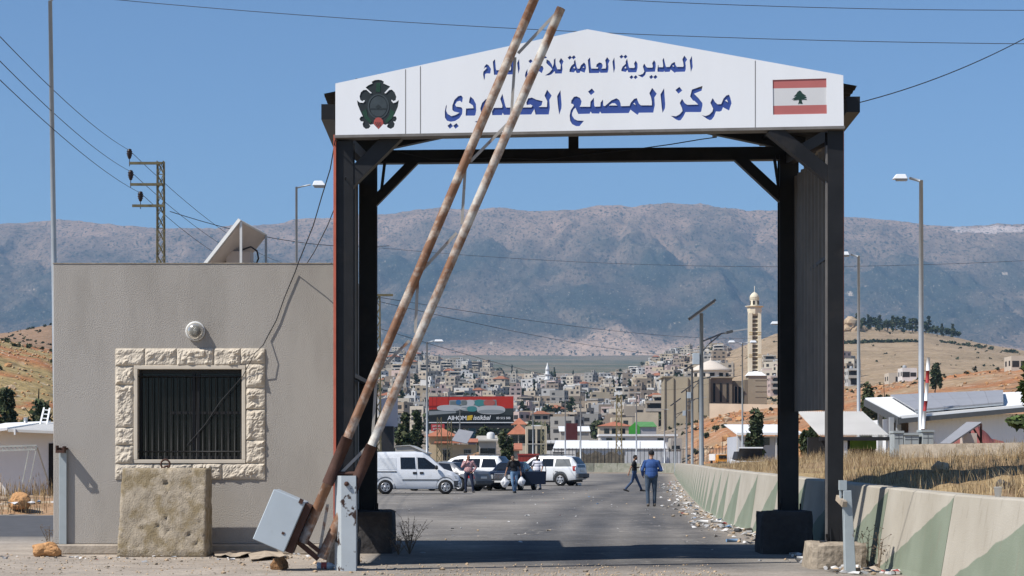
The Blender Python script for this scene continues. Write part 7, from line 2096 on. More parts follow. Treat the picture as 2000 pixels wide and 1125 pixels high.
mb.bx(fx(1080, 290.5), fx(1105, 290.5), 290.48, 290.62, ZP(885, 290.5), ZP(883, 290.5)); mb.build('bars', M['trim_black'], gt)
wl2 = T('low_wall', 'grey wall panel behind the silver estate and the barred gate', 'wall', G(1095, 297))
mb = MB(); bxp(mb, 1060, 1124, 297, 0, ZP(880, 297), .3); mb.build('wall', M['stucco_white'], wl2)

# ---- mosque
md = 480.0
mq = T('mosque', 'unfinished grey mosque with a pale conical dome and a tall cream minaret on the hill', 'mosque', G(1400, md, ZP(812, md)))
mz = ZP(868, md)
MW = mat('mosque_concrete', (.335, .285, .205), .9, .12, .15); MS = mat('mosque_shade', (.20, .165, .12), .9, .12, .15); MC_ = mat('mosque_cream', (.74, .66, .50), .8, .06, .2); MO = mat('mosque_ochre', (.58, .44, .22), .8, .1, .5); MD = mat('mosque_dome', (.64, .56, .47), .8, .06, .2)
mb = MB(); mb.hexa([(fx(1297, md), md, mz), (fx(1386, md), md - 3, mz), (fx(1390, md), md + 14, mz), (fx(1300, md), md + 14, mz)] + [(fx(1297, md), md, ZP(737, md)), (fx(1386, md), md - 3, ZP(737, md)), (fx(1390, md), md + 14, ZP(737, md)), (fx(1300, md), md + 14, ZP(737, md))]); hallw = mb.build('hall_wall', MW, mq)
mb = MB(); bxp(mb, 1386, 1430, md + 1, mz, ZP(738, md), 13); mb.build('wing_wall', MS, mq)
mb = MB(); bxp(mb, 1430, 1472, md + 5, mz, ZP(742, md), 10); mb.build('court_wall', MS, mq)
mb = MB(); bxp(mb, 1294, 1320, md - .6, ZP(737, md), ZP(734.5, md), 14); bxp(mb, 1322, 1434, md + .4, ZP(738, md), ZP(735.5, md), 14); mb.build('cornice', MW, mq)
for px in (1298, 1315, 1343, 1364, 1384):
    mb = MB(); d0 = md - 3.2 * (px - 1297) / 89 - .35; bxp(mb, px - 1.2, px + 1.2, d0, mz, ZP(738, md), .5); mb.build('pilaster', MW, mq)
mb = MB(); bxp(mb, 1364.5, 1366.5, md - 2.9, ZP(806, md), ZP(742, md), .3); mb.build('slit', M['dark_void'], mq)
for px in (1395, 1408, 1421): mb = MB(); bxp(mb, px - 2, px + 2, md + .9, ZP(785, md), ZP(748, md), .2); mb.build('window', M['dark_void'], mq)
mb = MB(); 
for px in (1434, 1441, 1448, 1455): bxp(mb, px - .8, px + .8, md + 3, mz, ZP(752, md), .6)
mb.build('portico', MW, mq)
mb = MB(); bxp(mb, 1433, 1460, md + 4.9, ZP(785, md), ZP(754, md), .15); mb.build('portal', M['dark_void'], mq)
cxd, cyd = fx(1394, md), md + 8
mb = MB(); mb.lathe((cxd, cyd, ZP(737, md)), [(4.3, 0), (4.3, ZP(722, md) - ZP(737, md))], 24, smooth=False); mb.build('drum', MD, mq)
for k in range(12):
    a = 2 * math.pi * k / 12; mb = MB(); c = Vector((cxd + 4.25 * math.cos(a), cyd + 4.25 * math.sin(a), ZP(730, md))); mb.box(c, (.2, 1.1, .8), rot=Matrix.Rotation(a, 3, 'Z')); mb.build('drum_window', M['dark_void'], mq)
zt_ = ZP(721.5, md)
mb = MB(); mb.lathe((cxd, cyd, zt_), [(4.75, -.1), (4.8, .15), (4.3, .55), (3.2, 1.2), (2.0, 1.85), (.9, 2.3), (.15, 2.55), (.06, 3.4)], 28); mb.build('dome', MD, mq)
# minaret
mx_, my_ = fx(1477.5, md), md + 4
zb0 = ZP(780, md)
mb = MB(); mb.bx(fx(1463, md), fx(1500, md), my_ - 2.2, my_ + 2.2, mz, ZP(733, md)); mb.build('minaret_base', MW, mq)
mb = MB()
for py in (742, 753, 764, 775): mb.bx(fx(1477, md), fx(1500.5, md), my_ - 2.26, my_ - 2.2, ZP(py + .9, md), ZP(py, md))
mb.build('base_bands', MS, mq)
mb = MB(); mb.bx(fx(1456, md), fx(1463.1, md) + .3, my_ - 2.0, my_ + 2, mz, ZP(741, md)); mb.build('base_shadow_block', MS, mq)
zc = ZP(733, md); x0, x1 = fx(1460, md), fx(1499, md)
mb = MB(); mb.add([(x0, my_ - 2.5, zc), (x1, my_ - 2.5, zc), (x1, my_ + 2.5, zc), (x0, my_ + 2.5, zc), (mx_ - 1.25, my_ - 1.25, ZP(724, md)), (mx_ + 1.25, my_ - 1.25, ZP(724, md)), (mx_ + 1.25, my_ + 1.25, ZP(724, md)), (mx_ - 1.25, my_ + 1.25, ZP(724, md))], [(0, 1, 5, 4), (1, 2, 6, 5), (2, 3, 7, 6), (3, 0, 4, 7), (4, 5, 6, 7), (0, 3, 2, 1)]); mb.build('minaret_skirt', M['white_roof'], mq)
s0, s1 = ZP(724, md), ZP(609, md)
mb = MB()
for sx in (-1, 1):
    for sy in (-1, 1): mb.bx(mx_ + sx * 1.05 - .38, mx_ + sx * 1.05 + .38, my_ + sy * 1.05 - .38, my_ + sy * 1.05 + .38, s0, s1)
mb.build('minaret_shaft', MC_, mq)
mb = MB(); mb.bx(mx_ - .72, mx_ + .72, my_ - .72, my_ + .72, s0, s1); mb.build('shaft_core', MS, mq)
mb = MB()
for k in range(14): z = s0 + (s1 - s0) * (k + .5) / 14; mb.bx(mx_ - .68, mx_ + .68, my_ - 1.0, my_ - .72, z - .12, z + .12)
mb.build('stair_steps', MC_, mq)
for py in (648, 652, 696, 658 if False else 692):
    mb = MB()
    for sx in (-1, 1): mb.bx(mx_ + sx * 1.05 - .40, mx_ + sx * 1.05 + .40, my_ - 1.46, my_ - 1.40, ZP(py + 1, md), ZP(py - 1, md))
    mb.build('gold_band', MO, mq)
mb = MB(); mb.lathe((mx_, my_, s1 - .3), [(1.5, 0), (1.62, .5), (1.7, 1.0), (1.7, 1.5)], 8, smooth=False); mb.build('capital', MC_, mq)
mb = MB(); mb.lathe((mx_, my_, s1 + 1.2), [(1.5, 0), (2.05, .25), (2.2, .32), (2.2, .45)], 8, smooth=False); mb.build('balcony', MC_, mq)
zl = s1 + 1.65
mb = MB(); mb.lathe((mx_, my_, zl), [(1.05, 0), (1.05, 1.5), (1.15, 1.55), (1.15, 1.75)], 12, smooth=False); mb.build('lantern', MC_, mq)
for k in range(6): a = 2 * math.pi * k / 6 + .26; mb = MB(); mb.box((mx_ + 1.02 * math.cos(a), my_ + 1.02 * math.sin(a), zl + .75), (.14, .42, .95), rot=Matrix.Rotation(a, 3, 'Z')); mb.build('lantern_arch', M['dark_void'], mq)
mb = MB(); mb.lathe((mx_, my_, zl + 1.75), [(1.1, 0), (1.15, .3), (.98, .8), (.6, 1.25), (.2, 1.5), (.06, 1.62), (.05, 3.0)], 16); mb.build('minaret_dome', MC_, mq)
lw = T('terrace_wall', 'low pale terrace wall along the foot of the mosque', 'wall', G(1420, 455, ZP(815, 455)))
mb = MB(); mb.hexa([(fx(1386, 460), 460, ZP(822, 460) - 2), (fx(1520, 452), 452, ZP(820, 452) - 2), (fx(1520, 452), 452.5, ZP(820, 452) - 2), (fx(1386, 460), 460.5, ZP(822, 460) - 2), (fx(1386, 460), 460, ZP(788, 460)), (fx(1520, 452), 452, ZP(790, 452)), (fx(1520, 452), 452.5, ZP(790, 452)), (fx(1386, 460), 460.5, ZP(788, 460))]); mb.build('wall', mat('terrace_cream', (.56, .45, .33), .9, .1, .3), lw)

# ---- left background: whitewashed shed, rack, ladder
ld = 62.0
ls_ = T('whitewashed_shed', 'low whitewashed shed with grey sheet roof left of the booth', 'shed', G(40, ld))
zt = ZP(836, ld)
mb = MB(); bxp(mb, -60, 150, ld, 0, zt, 5); mb.build('wall', M['white_wall'], ls_)
mb = MB(); a = [(fx(28, ld), ld - .8, ZP(838, ld - .8)), (fx(150, ld), ld - .8, ZP(843, ld - .8)), (fx(150, ld), ld + 5, ZP(820, ld + 5)), (fx(28, ld), ld + 5, ZP(824, ld + 5))]
mb.hexa([(p[0], p[1], p[2] - .08) for p in a] + a); mb.build('roof', M['sheet_grey'], ls_)
mb = MB(); a = [(fx(-70, ld), ld - .8, ZP(846, ld - .8)), (fx(27, ld), ld - .8, ZP(835, ld - .8)), (fx(27, ld), ld + 5, ZP(822, ld + 5)), (fx(-70, ld), ld + 5, ZP(826, ld + 5))]
mb.hexa([(p[0], p[1], p[2] - .08) for p in a] + a); mb.build('roof', M['white_roof'], ls_)
mb = MB(); bxp(mb, 95, 106, ld - .04, 0, ZP(866, ld), .1); mb.build('doorway', M['dark_void'], ls_)
mb = MB(); bxp(mb, 27, 30, ld - .85, ZP(850, ld), ZP(838, ld), .1); mb.build('downpipe', M['white_roof'], ls_)
mb = MB(); mb.tube((fx(50, ld + 2), ld + 2, ZP(826, ld + 2)), (fx(50, ld + 2), ld + 2, ZP(815, ld + 2)), .06, n=8); mb.build('vent_pipe', M['galv'], ls_)
ldr = T('ladder', 'white ladder sticking up above the roof of the whitewashed shed', 'ladder', G(88, ld + 3, ZP(826, ld)))
mb = MB(); mb.beam(P(78, 830, ld + 2.5), P(86, 797, ld + 3.5), .05, .05); mb.beam(P(91, 830, ld + 2.5), P(97, 798, ld + 3.5), .05, .05); mb.build('rail', M['white_roof'], ldr)
mb = MB()
for k in range(4):
    t = .15 + k * .25; mb.beam(P(78 + 8 * t, 830 - 33 * t, ld + 2.5 + t), P(91 + 6 * t, 830 - 32 * t, ld + 2.5 + t), .035, .035)
mb.build('rungs', M['white_roof'], ldr)
rk = T('steel_rack', 'pale steel rack frame leaning in front of the whitewashed shed', 'rack', G(35, 57))
mb = MB()
for (p, q, r_) in ((P(-60, 874, 57), P(72, 870, 57), .05), (P(-60, 882, 57), P(70, 878, 57), .04), (P(58, 872, 57), P(44, 942, 57), .035), (P(72, 872, 57), P(58, 942, 57), .03), (P(72, 872, 57.5), P(95, 942, 58.5), .03)):
    mb.beam(p, q, r_, r_)
for k in range(16): mb.beam(P(-50 + k * 8, 870, 57), P(-50 + k * 8, 880, 57), .03, .03)
mb.build('frame', mat('rack_pale', (.40, .40, .36), .6, .2, 3), rk)
# ================================================================ TREES
def crown_mb(mb, rg, c, r, n, leaf, mats_n=2, blobs=7, flat=.0):
    """leaf sized faces gathered in clumps inside an ellipsoid r around c"""
    cs = []
    for k in range(blobs):
        while True:
            p = Vector((rg.uniform(-1, 1), rg.uniform(-1, 1), rg.uniform(-1, 1)))
            if p.length < 1: break
        p = Vector((p.x * r[0] * .68, p.y * r[1] * .68, p.z * r[2] * .72))
        cs.append((p, rg.uniform(.28, .50)))
    for k in range(n):
        p0, s = cs[rg.randrange(blobs)]
        v = Vector((rg.gauss(0, 1), rg.gauss(0, 1), rg.gauss(0, 1))).normalized() * (rg.random() ** .45)
        q = Vector(c) + p0 + Vector((v.x * r[0] * s, v.y * r[1] * s, v.z * r[2] * s))
        a = Vector((rg.gauss(0, 1), rg.gauss(0, 1), rg.gauss(0, .7))).normalized(); b = a.cross(Vector((rg.gauss(0, 1), rg.gauss(0, 1), rg.gauss(0, 1)))).normalized()
        l = leaf * rg.uniform(.6, 1.4)
        mb.add([q - a * l, q + b * l * .55, q + a * l, q - b * l * .55], [(0, 1, 2, 3)], rg.randrange(mats_n))
def make_tree(name, label, base, H, R_, kind, seed, cat='tree', group=None, n=900, leaf=.22, m=None, local=True):
    rg = random.Random(seed)
    t = T(name, label, cat, base, 0, group, local=True)
    mb = MB(); tp = H * (.45 if kind == 'round' else .6)
    pts = [(0, 0, -.4), (.03 * H * rg.uniform(-1, 1), .02 * H, tp * .5), (.04 * H * rg.uniform(-1, 1), 0, tp), (0, 0, H * .85)]
    mb.poly(pts, [R_ * .085 + .04, R_ * .07 + .03, R_ * .05 + .02, .02], 7)
    for k in range(6 if kind != 'cypress' else 2):
        a = rg.uniform(0, 6.28); z = tp * rg.uniform(.55, 1.0)
        mb.poly([(0, 0, z), (math.cos(a) * R_ * .35, math.sin(a) * R_ * .35, z + H * .12), (math.cos(a) * R_ * .7, math.sin(a) * R_ * .7, z + H * .2)], [R_ * .04, R_ * .025, .012], 5)
    mb.build('trunk', M['bark'], t)
    mb = MB(); mats = m or [M['leaf_dark'], M['leaf_mid']]
    if kind == 'round': crown_mb(mb, rg, (0, 0, H * .62), (R_, R_, H * .40), n, leaf, len(mats), 9)
    elif kind == 'cypress':
        for k in range(5):
            z = H * (.16 + .18 * k); rr = R_ * (1.0 - .17 * k); crown_mb(mb, rg, (0, 0, z), (rr, rr, H * .16), n // 5, leaf, len(mats), 4)
    elif kind == 'pine':
        for k in range(6):
            z = H * (.30 + .125 * k); rr = R_ * (1.05 - .155 * k) * rg.uniform(.85, 1.15); crown_mb(mb, rg, (rr * .15 * rg.uniform(-1, 1), rr * .15 * rg.uniform(-1, 1), z), (rr, rr, H * .10), n // 6, leaf, len(mats), 7)
    elif kind == 'bush': crown_mb(mb, rg, (0, 0, H * .48), (R_, R_, H * .5), n, leaf, len(mats), 10)
    mb.build('crown', mats, t)
    return t
def gz(px, d):
    x = (px - 1000) * d / K; z = terr_z(x, d); return (x, d, max(0, z) if z > -.2 else 0)
DK = [M['leaf_dark'], M['leaf_dark'], M['leaf_mid'], M['leaf_olive']]; OL = [M['leaf_olive'], M['leaf_mid']]
GT = 'trees along the roadside'
def tree_px(px, d, pyb, pyt, wpx, kind, label, seed, n=900, leaf=.22, m=None, name='tree', cat='tree', z=None):
    b = Vector(gz(px, d)); 
    if z is not None: b.z = z
    H = (ZP(pyt, d) - b.z); R_ = wpx / 2 * d / K
    return make_tree(name, label, b, H, R_, kind, seed, cat, None, n, leaf, m)
tree_px(757, 118, 900, 832, 34, 'pine', 'dark conifer behind the boom and white van, leftmost of the dark group', 1, 1500, .20, DK, 'pine_tree')
tree_px(790, 150, 900, 806, 52, 'pine', 'widest dark conifer between the boom and the billboard', 2, 1800, .26, DK, 'pine_tree')
tree_px(815, 165, 900, 800, 36, 'pine', 'dark conifer directly left of the small red sign', 3, 1400, .26, DK, 'pine_tree')
tree_px(945, 210, 890, 832, 44, 'round', 'dark round tree just right of the blue billboard column', 4, 1300, .28, DK)
tree_px(985, 178, 900, 838, 34, 'round', 'green tree in front of the small orange roofed houses', 5, 1200, .24, [M['leaf_mid'], M['leaf_olive']])
tree_px(1472, 124, 880, 786, 44, 'bush', 'dark tree standing over the low white building beyond the wall', 6, 1600, .20, DK, z=.8)
tree_px(1585, 72, 890, 826, 52, 'bush', 'dense green bush between the two right gate columns', 7, 2600, .10, [M['leaf_mid'], M['leaf_dark']], 'bush', 'bush', z=1.2)
tree_px(1640, 76, 890, 842, 30, 'bush', 'smaller green bush hidden by the front right column', 8, 900, .10, [M['leaf_mid'], M['leaf_dark']], 'bush', 'bush', z=1.2)
tree_px(76, 84, 880, 722, 74, 'bush', 'dark green conifer behind the whitewashed shed at the left', 9, 3200, .17, DK, 'pine_tree')
tree_px(14, 120, 822, 745, 44, 'bush', 'dark scrubby bush on the slope at the far left', 10, 1200, .18, DK, 'bush', 'bush')
tree_px(2026, 40, 860, 640, 86, 'pine', 'bright green conifer cut by the right edge of the picture', 11, 4200, .10, [M['leaf_mid'], mat('leaf_bright', (.075, .115, .032), .8, .35, 2)], 'pine_tree', z=1.4)
tree_px(1700, 190, 760, 722, 60, 'bush', 'olive bush patch above the sheet shed, right of the column', 12, 1800, .22, OL, 'bush', 'bush')
tree_px(1726, 200, 760, 728, 44, 'bush', 'darker bush beside the olive bush above the sheet shed', 13, 1400, .22, DK, 'bush', 'bush')
tree_px(1828, 330, 740, 710, 26, 'round', 'small lone tree on the slope right of the tallest lamp', 14, 500, .35, DK)
for i, (px, d, w_, h) in enumerate(((1381, 372, 16, 12), (1398, 380, 14, 12), (1413, 385, 18, 14), (1430, 300, 14, 10), (1358, 330, 18, 14))):
    b = gz(px, d); make_tree('bush', ['low bush on the orange slope below the mosque hall', 'second low bush below the mosque wing', 'larger bush below the mosque portal', 'bush low on the rubble slope under the minaret', 'bush at the left foot of the mosque hill'][i], b, h * d / K, w_ / 2 * d / K, 'bush', 40 + i, 'bush', None, 350, .25, OL)
# pines along the ridge on the right, and the rocky knoll
GP_ = 'pines along the ridge on the right'
rg = random.Random(77)
where = ['beside the rocky knoll', 'left of the tallest lamp', 'just right of the tallest lamp', 'farther down the ridge', 'at the right end of the row']
looks = ['tall dark pine', 'short dark pine', 'broad dark pine', 'slender dark pine', 'paler green pine', 'ragged dark pine']
for i in range(26):
    px = 1672 + i * 7.9 + rg.uniform(-2, 2); d = 1440 + rg.uniform(-45, 30) + max(0, i - 14) * 8
    x, y, z = gz(px, d)
    lk = i % 6; sc_ = [1.25, .7, 1.05, 1.1, .95, .9][lk]
    H = rg.uniform(9, 11) * sc_ * (1 if i < 20 else .75); R_ = H * [.30, .42, .5, .2, .36, .4][lk]
    make_tree('pine_tree', '%s on the ridge, %s' % (looks[lk], where[min(4, i // 6)]), (x, y, z), H, R_, 'cypress' if lk in (0, 3) else 'round', 200 + i, 'tree', GP_, 170, 1.1, DK)
kn = MB()
for k in range(36):
    px = 1655 + rg.gauss(8, 10); d = 1420 + rg.uniform(-12, 20); x, y, z = gz(px, d); s = rg.uniform(2.0, 5.0)
    bm = bmesh.new(); bmesh.ops.create_icosphere(bm, subdivisions=2, radius=1)
    vs = []
    for v in bm.verts:
        q = v.co * s * (1 + .5 * noise.noise(v.co * 1.7 + Vector((k * 3.1, 0, 0)))); vs.append((x + q.x, y + q.y, z + q.z * .9 + rg.uniform(0, .6) + max(0, 6 - abs(px - 1663) * .55)))
    fs = [[v.index for v in f.verts] for f in bm.faces]; kn.add(vs, fs); bm.free()
tag(kn.build('rock_outcrop', M['rock_tan']), 'rocky knoll on the ridge just right of the front gate column', 'rock')

# ================================================================ THE TOWN
TM_ = {}
WALLC = [('cream', (.53, .47, .38)), ('white', (.66, .64, .60)), ('grey', (.31, .295, .27)), ('beige', (.43, .365, .285)), ('pale pink', (.49, .38, .34)), ('tan', (.37, .29, .21)), ('sandy', (.48, .40, .28)), ('brown', (.26, .21, .165)), ('light grey', (.47, .455, .43))]
for n_, c in WALLC: TM_[n_] = mat('town_' + n_.replace(' ', '_'), c, .9, .14, .12)
TDARK = mat('town_opening', (.035, .033, .032), .8, .3, .5); TSLAB = mat('town_slab', (.42, .38, .33), .9, .1, .3); TROOF = mat('town_tile', (.30, .12, .065), .8, .2, .3); TTANK = mat('town_tank', (.34, .35, .36), .6, .1, .5)
FEAT = ['plain flat roof', 'roof water tank', 'stair tower', 'red tiled roof', 'open balconies', 'bare roof columns']
STO = {1: 'single storey', 2: 'two storey', 3: 'three storey', 4: 'four storey'}
rg = random.Random(31)
def house_mb(mb, x, y, z, w, dp, st, feat, rz, rg):
    fh = 2.35; H = st * fh; R3 = Matrix.Rotation(rz, 3, 'Z'); o = Vector((x, y, z))
    def B(x0, x1, y0, y1, z0, z1, mi):
        c = Vector(((x0 + x1) / 2, (y0 + y1) / 2, (z0 + z1) / 2)); mb.box(o + R3 @ c, (x1 - x0, y1 - y0, z1 - z0), mi, rot=R3)
    hw, hd = w / 2, dp / 2
    B(-hw, hw, -hd, hd, -4, H, 0)
    for s in range(st):
        zf = s * fh; nW = max(2, int(w / 2.6))
        for k in range(nW):
            if rg.random() < .12: continue
            cx_ = -hw + w * (k + .5) / nW; ww = rg.choice((.55, .7, .9)); hh = rg.choice((.6, .65, .95))
            B(cx_ - ww, cx_ + ww, -hd - .04, -hd + .02, zf + 1.05 - hh * .4, zf + 1.45 + hh * .5, 1)
        for sx in (-1, 1):
            for k in range(2):
                cy = -hd + dp * (k + .5) / 2; X = sx * hw; B(min(X, X + sx * .04) - (.0 if sx > 0 else 0), max(X, X + sx * .04), cy - .6, cy + .6, zf + .95, zf + 2.0, 1)
        if feat == 'open balconies':
            B(-hw * .95, hw * .95, -hd - 1.3, -hd - .05, zf + fh - .18, zf + fh + .02, 2)
            B(-hw * .95, hw * .95, -hd - 1.3, -hd - 1.22, zf + fh + .02, zf + fh + .7, 2) if s < st - 1 else None
            B(-hw * .55, hw * .55, -hd - .06, -hd + .02, zf + .2, zf + 2.3, 1)
        elif s < st - 1 and rg.random() < .6: B(-hw - .06, hw + .06, -hd - .08, hd, zf + fh - .1, zf + fh + .1, 2)
    if feat == 'red tiled roof':
        v = []; ov = .5; h = w * .22
        P4 = [(-hw - ov, -hd - ov, H), (hw + ov, -hd - ov, H), (hw + ov, hd + ov, H), (-hw - ov, hd + ov, H), (-hw * .35, 0, H + h), (hw * .35, 0, H + h)]
        mb.add([o + R3 @ Vector(p) for p in P4], [(0, 1, 5, 4), (2, 3, 4, 5), (1, 2, 5), (3, 0, 4), (0, 3, 2, 1)], 3)
    else:
        for (a, b, c, d) in ((-hw, hw, -hd, -hd + .2), (-hw, hw, hd - .2, hd)): B(a, b, c, d, H, H + .55, 0)
        for sx in (-1, 1): X = sx * (hw - .1); B(X - .1, X + .1, -hd + .2, hd - .2, H, H + .55, 0)
        if feat == 'stair tower': B(hw * .1, hw * .7, -hd * .1, hd * .6, H, H + 2.4, 0); B(hw * .3, hw * .5, -hd * .1 - .05, -hd * .1, H + .4, H + 1.9, 1)
        if feat == 'roof water tank' or rg.random() < .25:
            X = -hw * rg.uniform(.1, .6); mb.lathe(o + R3 @ Vector((X, 0, H)), [(.5, 0), (.5, 1.1), (.2, 1.35)], 8, 4)
        if feat == 'bare roof columns':
            for sx in (-.8, 0, .8):
                for sy in (-.8, .8): B(sx * hw - .15, sx * hw + .15, sy * hd - .15, sy * hd + .15, H, H + 1.5, 2)
def place_words(px, d):
    c = ('behind the raised boom', "above the billboard's left end", "above the billboard's middle", "above the billboard's right end", 'left of the slim town minaret', 'right of the slim town minaret', 'above the white warehouse', 'above the green hut', 'left of the mosque', 'beyond the mosque')
    e = (800, 868, 935, 1005, 1062, 1112, 1195, 1285, 1352, 9999)
    i = next(k for k, v in enumerate(e) if px < v)
    b = ('low', 'midway up', 'high up', 'on the crest')
    j = 0 if d < 850 else 1 if d < 1150 else 2 if d < 1600 else 3
    return b[j] + ' ' + c[i], (i, j)
occ = []; cand = []
tries = 0
while len(cand) < 960 and tries < 60000:
    tries += 1
    d = 560 * (2230 / 560) ** (rg.random() ** .85); px = rg.uniform(738, 1350 if d < 700 else 1420)
    if rg.random() < .06: px = rg.uniform(1500, 1660); d = rg.uniform(820, 1050)
    py_ = (TB and 0)
    if d < 640 and not (1010 < px < 1330): continue
    if 1300 < px < 1440 and d < 700: continue
    if d > 1750 and 960 < px < 1270: continue
    st = rg.choices((1, 2, 3, 4), (2, 5, 5, 2))[0]
    w_ = rg.uniform(5.2, 8.6) * (1 if st < 4 else 1.1); dp = rg.uniform(5, 8)
    if d < 850: w_ *= .78; dp *= .85; st = min(st, 3)
    x = (px - 1000) * d / K
    ok = True
    for (ox, oy, ow) in occ:
        if abs(x - ox) < (w_ + ow) * .54 and abs(d - oy) < 11 + d * .004: ok = False; break
    if not ok: continue
    occ.append((x, d, w_)); cand.append((w_ * (st + 1.2) / d ** 2 * 1e5, px, x, d, w_, dp, st))
cand.sort(key=lambda c: -c[0])
used = {}
GH = 'houses of the hillside town'
NIND = 268
rest = MB()
for i, (_, px, x, d, w_, dp, st) in enumerate(cand):
    z = terr_z(x, d, True); rz = R(rg.uniform(-48, 8))
    feat = rg.choices(FEAT, (6, 4, 4, 1, 4, 2))[0]; wc = rg.choices([q for q, _ in WALLC], (6, 4, 3, 6, 2, 4, 3, 2, 4))[0]
    if i < NIND:
        pw_, cell = place_words(px, d)
        for _k in range(60):
            if (cell, wc, st, feat) not in used: break
            feat = rg.choices(FEAT, (6, 4, 4, 1, 4, 2))[0]; wc = rg.choice(WALLC)[0]
        used[(cell, wc, st, feat)] = 1
        mb = MB(); house_mb(mb, 0, 0, 0, w_, dp, st, feat, 0, rg)
        o = mb.build('town_house', [TM_[wc], TDARK, TSLAB, TROOF, TTANK]); o.location = (x, d, z); o.rotation_euler = (0, 0, rz)
        tag(o, '%s %s house, %s, %s' % (wc, STO[st], feat, pw_), 'house', GH)
    else:
        k0 = len(rest.m); house_mb(rest, x, d, z, w_, dp, st, feat, rz, rg)
        ci = 5 + [n_ for n_, _c in WALLC].index(wc)
        for k in range(k0, len(rest.m)):
            if rest.m[k] == 0: rest.m[k] = ci
tag(rest.build('distant_houses', [TM_['cream'], TDARK, TSLAB, TROOF, TTANK] + [TM_[n_] for n_, _c in WALLC]), 'small far houses filling the hillside town', 'houses', kind='stuff')
# trees among the houses
protos = {}
kinds = [('dark cypress', 'cypress', 8.5, 1.3), ('tall thin cypress', 'cypress', 11, 1.2), ('round dark tree', 'round', 6.5, 3.2), ('low broad tree', 'round', 4.8, 3.6), ('olive green tree', 'round', 5.5, 2.6), ('small dark tree', 'round', 4.2, 1.9), ('wide dark tree', 'round', 5.6, 4.4), ('bushy green tree', 'round', 6.0, 3.6), ('ragged pine', 'pine', 8.0, 3.0)]
for i, (n_, k_, H, R_) in enumerate(kinds):
    t = make_tree('tree', 'x', (0, 0, 0), H, R_, k_, 300 + i, 'tree', 'trees among the town houses', 260, .60, OL if 'olive' in n_ else DK)
    protos[n_] = t
ut = {}; nt_ = 0; tries = 0; firsts = set()
while nt_ < 215 and tries < 9000:
    tries += 1
    d = 520 * (2150 / 520) ** rg.random(); px = rg.uniform(738, 1400 if d > 650 else 1320)
    x = (px - 1000) * d / K
    if any(abs(x - ox) < ow * .55 and abs(d - oy) < 5 for ox, oy, ow in occ): continue
    n_ = rg.choice(kinds if d > 1000 else kinds[2:])[0]; pw_, cell = place_words(px, d)
    if (cell, n_) in ut: continue
    ut[(cell, n_)] = 1
    p = protos[n_]
    if n_ in firsts: p = copy_tree(p)
    firsts.add(n_)
    p.location = (x, d, terr_z(x, d)); s = rg.uniform(.85, 1.35); p.scale = (s, s, s); p.rotation_euler = (0, 0, rg.uniform(0, 6))
    p['label'] = '%s among the houses, %s' % (n_, pw_)
    nt_ += 1
# the slim white minaret of the town
sm_d = 1280.0; b = gz(1069, sm_d)
smn = T('town_minaret', 'slim white minaret rising from the middle of the town', 'minaret', b)
zt = ZP(716, sm_d); mb = MB(); mb.lathe(b, [(1.5, -3), (1.5, (zt - b[2]) * .52), (1.25, (zt - b[2]) * .54), (1.2, (zt - b[2]) * .86)], 12, smooth=False); mb.build('shaft', M['white_roof'], smn)
mb = MB()
for f in (.52, .70): mb.lathe((b[0], b[1], b[2] + (zt - b[2]) * f), [(1.6, 0), (2.2, .5), (2.2, 1.0)], 12, smooth=False)
mb.build('balcony', M['white_roof'], smn)
mb = MB(); mb.lathe((b[0], b[1], b[2] + (zt - b[2]) * .86), [(1.3, 0), (1.1, 1.5), (.4, 3.2), (.1, 5.0)], 12); mb.build('spire', M['white_roof'], smn)
# villas on the hill behind the mosque
for i, (px, d, w_, st, wc, lb) in enumerate(((1395, 1180, 30, 2, 'sandy', 'yellow villa alone on the skyline left of the tall minaret'), (1340, 1500, 18, 2, 'grey', 'grey block on the skyline left of the yellow villa'), (1452, 900, 14, 1, 'white', 'white house behind the mosque water tanks'),
     (1665, 640, 24, 2, 'light grey', 'grey block with long balconies beyond the bushes right of the column'), (1745, 520, 14, 1, 'cream', 'small cream house right of the olive bushes'), (1772, 500, 16, 1, 'white', 'small white house with dark side beside the lone tree'), (1985, 420, 22, 1, 'cream', 'cream walled house at the right edge above the orange slope'))):
    x, y, z = gz(px, d); mb = MB(); ww = w_ * d / K
    house_mb(mb, 0, 0, 0, max(3.5, ww), 6, st, 'open balconies' if st > 1 else 'plain flat roof', 0, rg)
    o = mb.build('hill_house', [TM_[wc], TDARK, TSLAB, TROOF, TTANK]); o.location = (x, y, z); tag(o, lb, 'house')

# ================================================================ ROCKS, SCRUB, LITTER
def rock_verts(c, s, seed, sub=1, squash=.7):
    bm = bmesh.new(); bmesh.ops.create_icosphere(bm, subdivisions=sub, radius=1)
    vs = []
    for v in bm.verts:
        q = v.co * (1 + .55 * noise.noise(v.co * 1.3 + Vector((seed * 3.1, seed, 0))))
        vs.append((c[0] + q.x * s, c[1] + q.y * s, c[2] + q.z * s * squash))
    fs = [[v.index for v in f.verts] for f in bm.faces]; bm.free()
    return vs, fs
rb = MB(); sc = MB(); rg = random.Random(12)
n = 0
while n < 2600:
    if rg.random() < .74: px = rg.uniform(1345, 2060); d = 190 * (620 / 190) ** rg.random()
    else: px = rg.uniform(-90, 110); d = 84 * (300 / 84) ** rg.random()
    x = (px - 1000) * d / K; z = terr_z(x, d)
    if z < .6: continue
    cl = fbm(x * .05, d * .03, 15)
    if rg.random() > .45 + cl * 1.5: continue
    s = rg.uniform(.08, .38) * (1 + (rg.random() < .06) * 1.6) * (d / 300) ** .5
    if px < 200: s *= .6
    v, f = rock_verts((x, d, z + s * .2), s, n); rb.add(v, f, rg.randrange(2)); n += 1
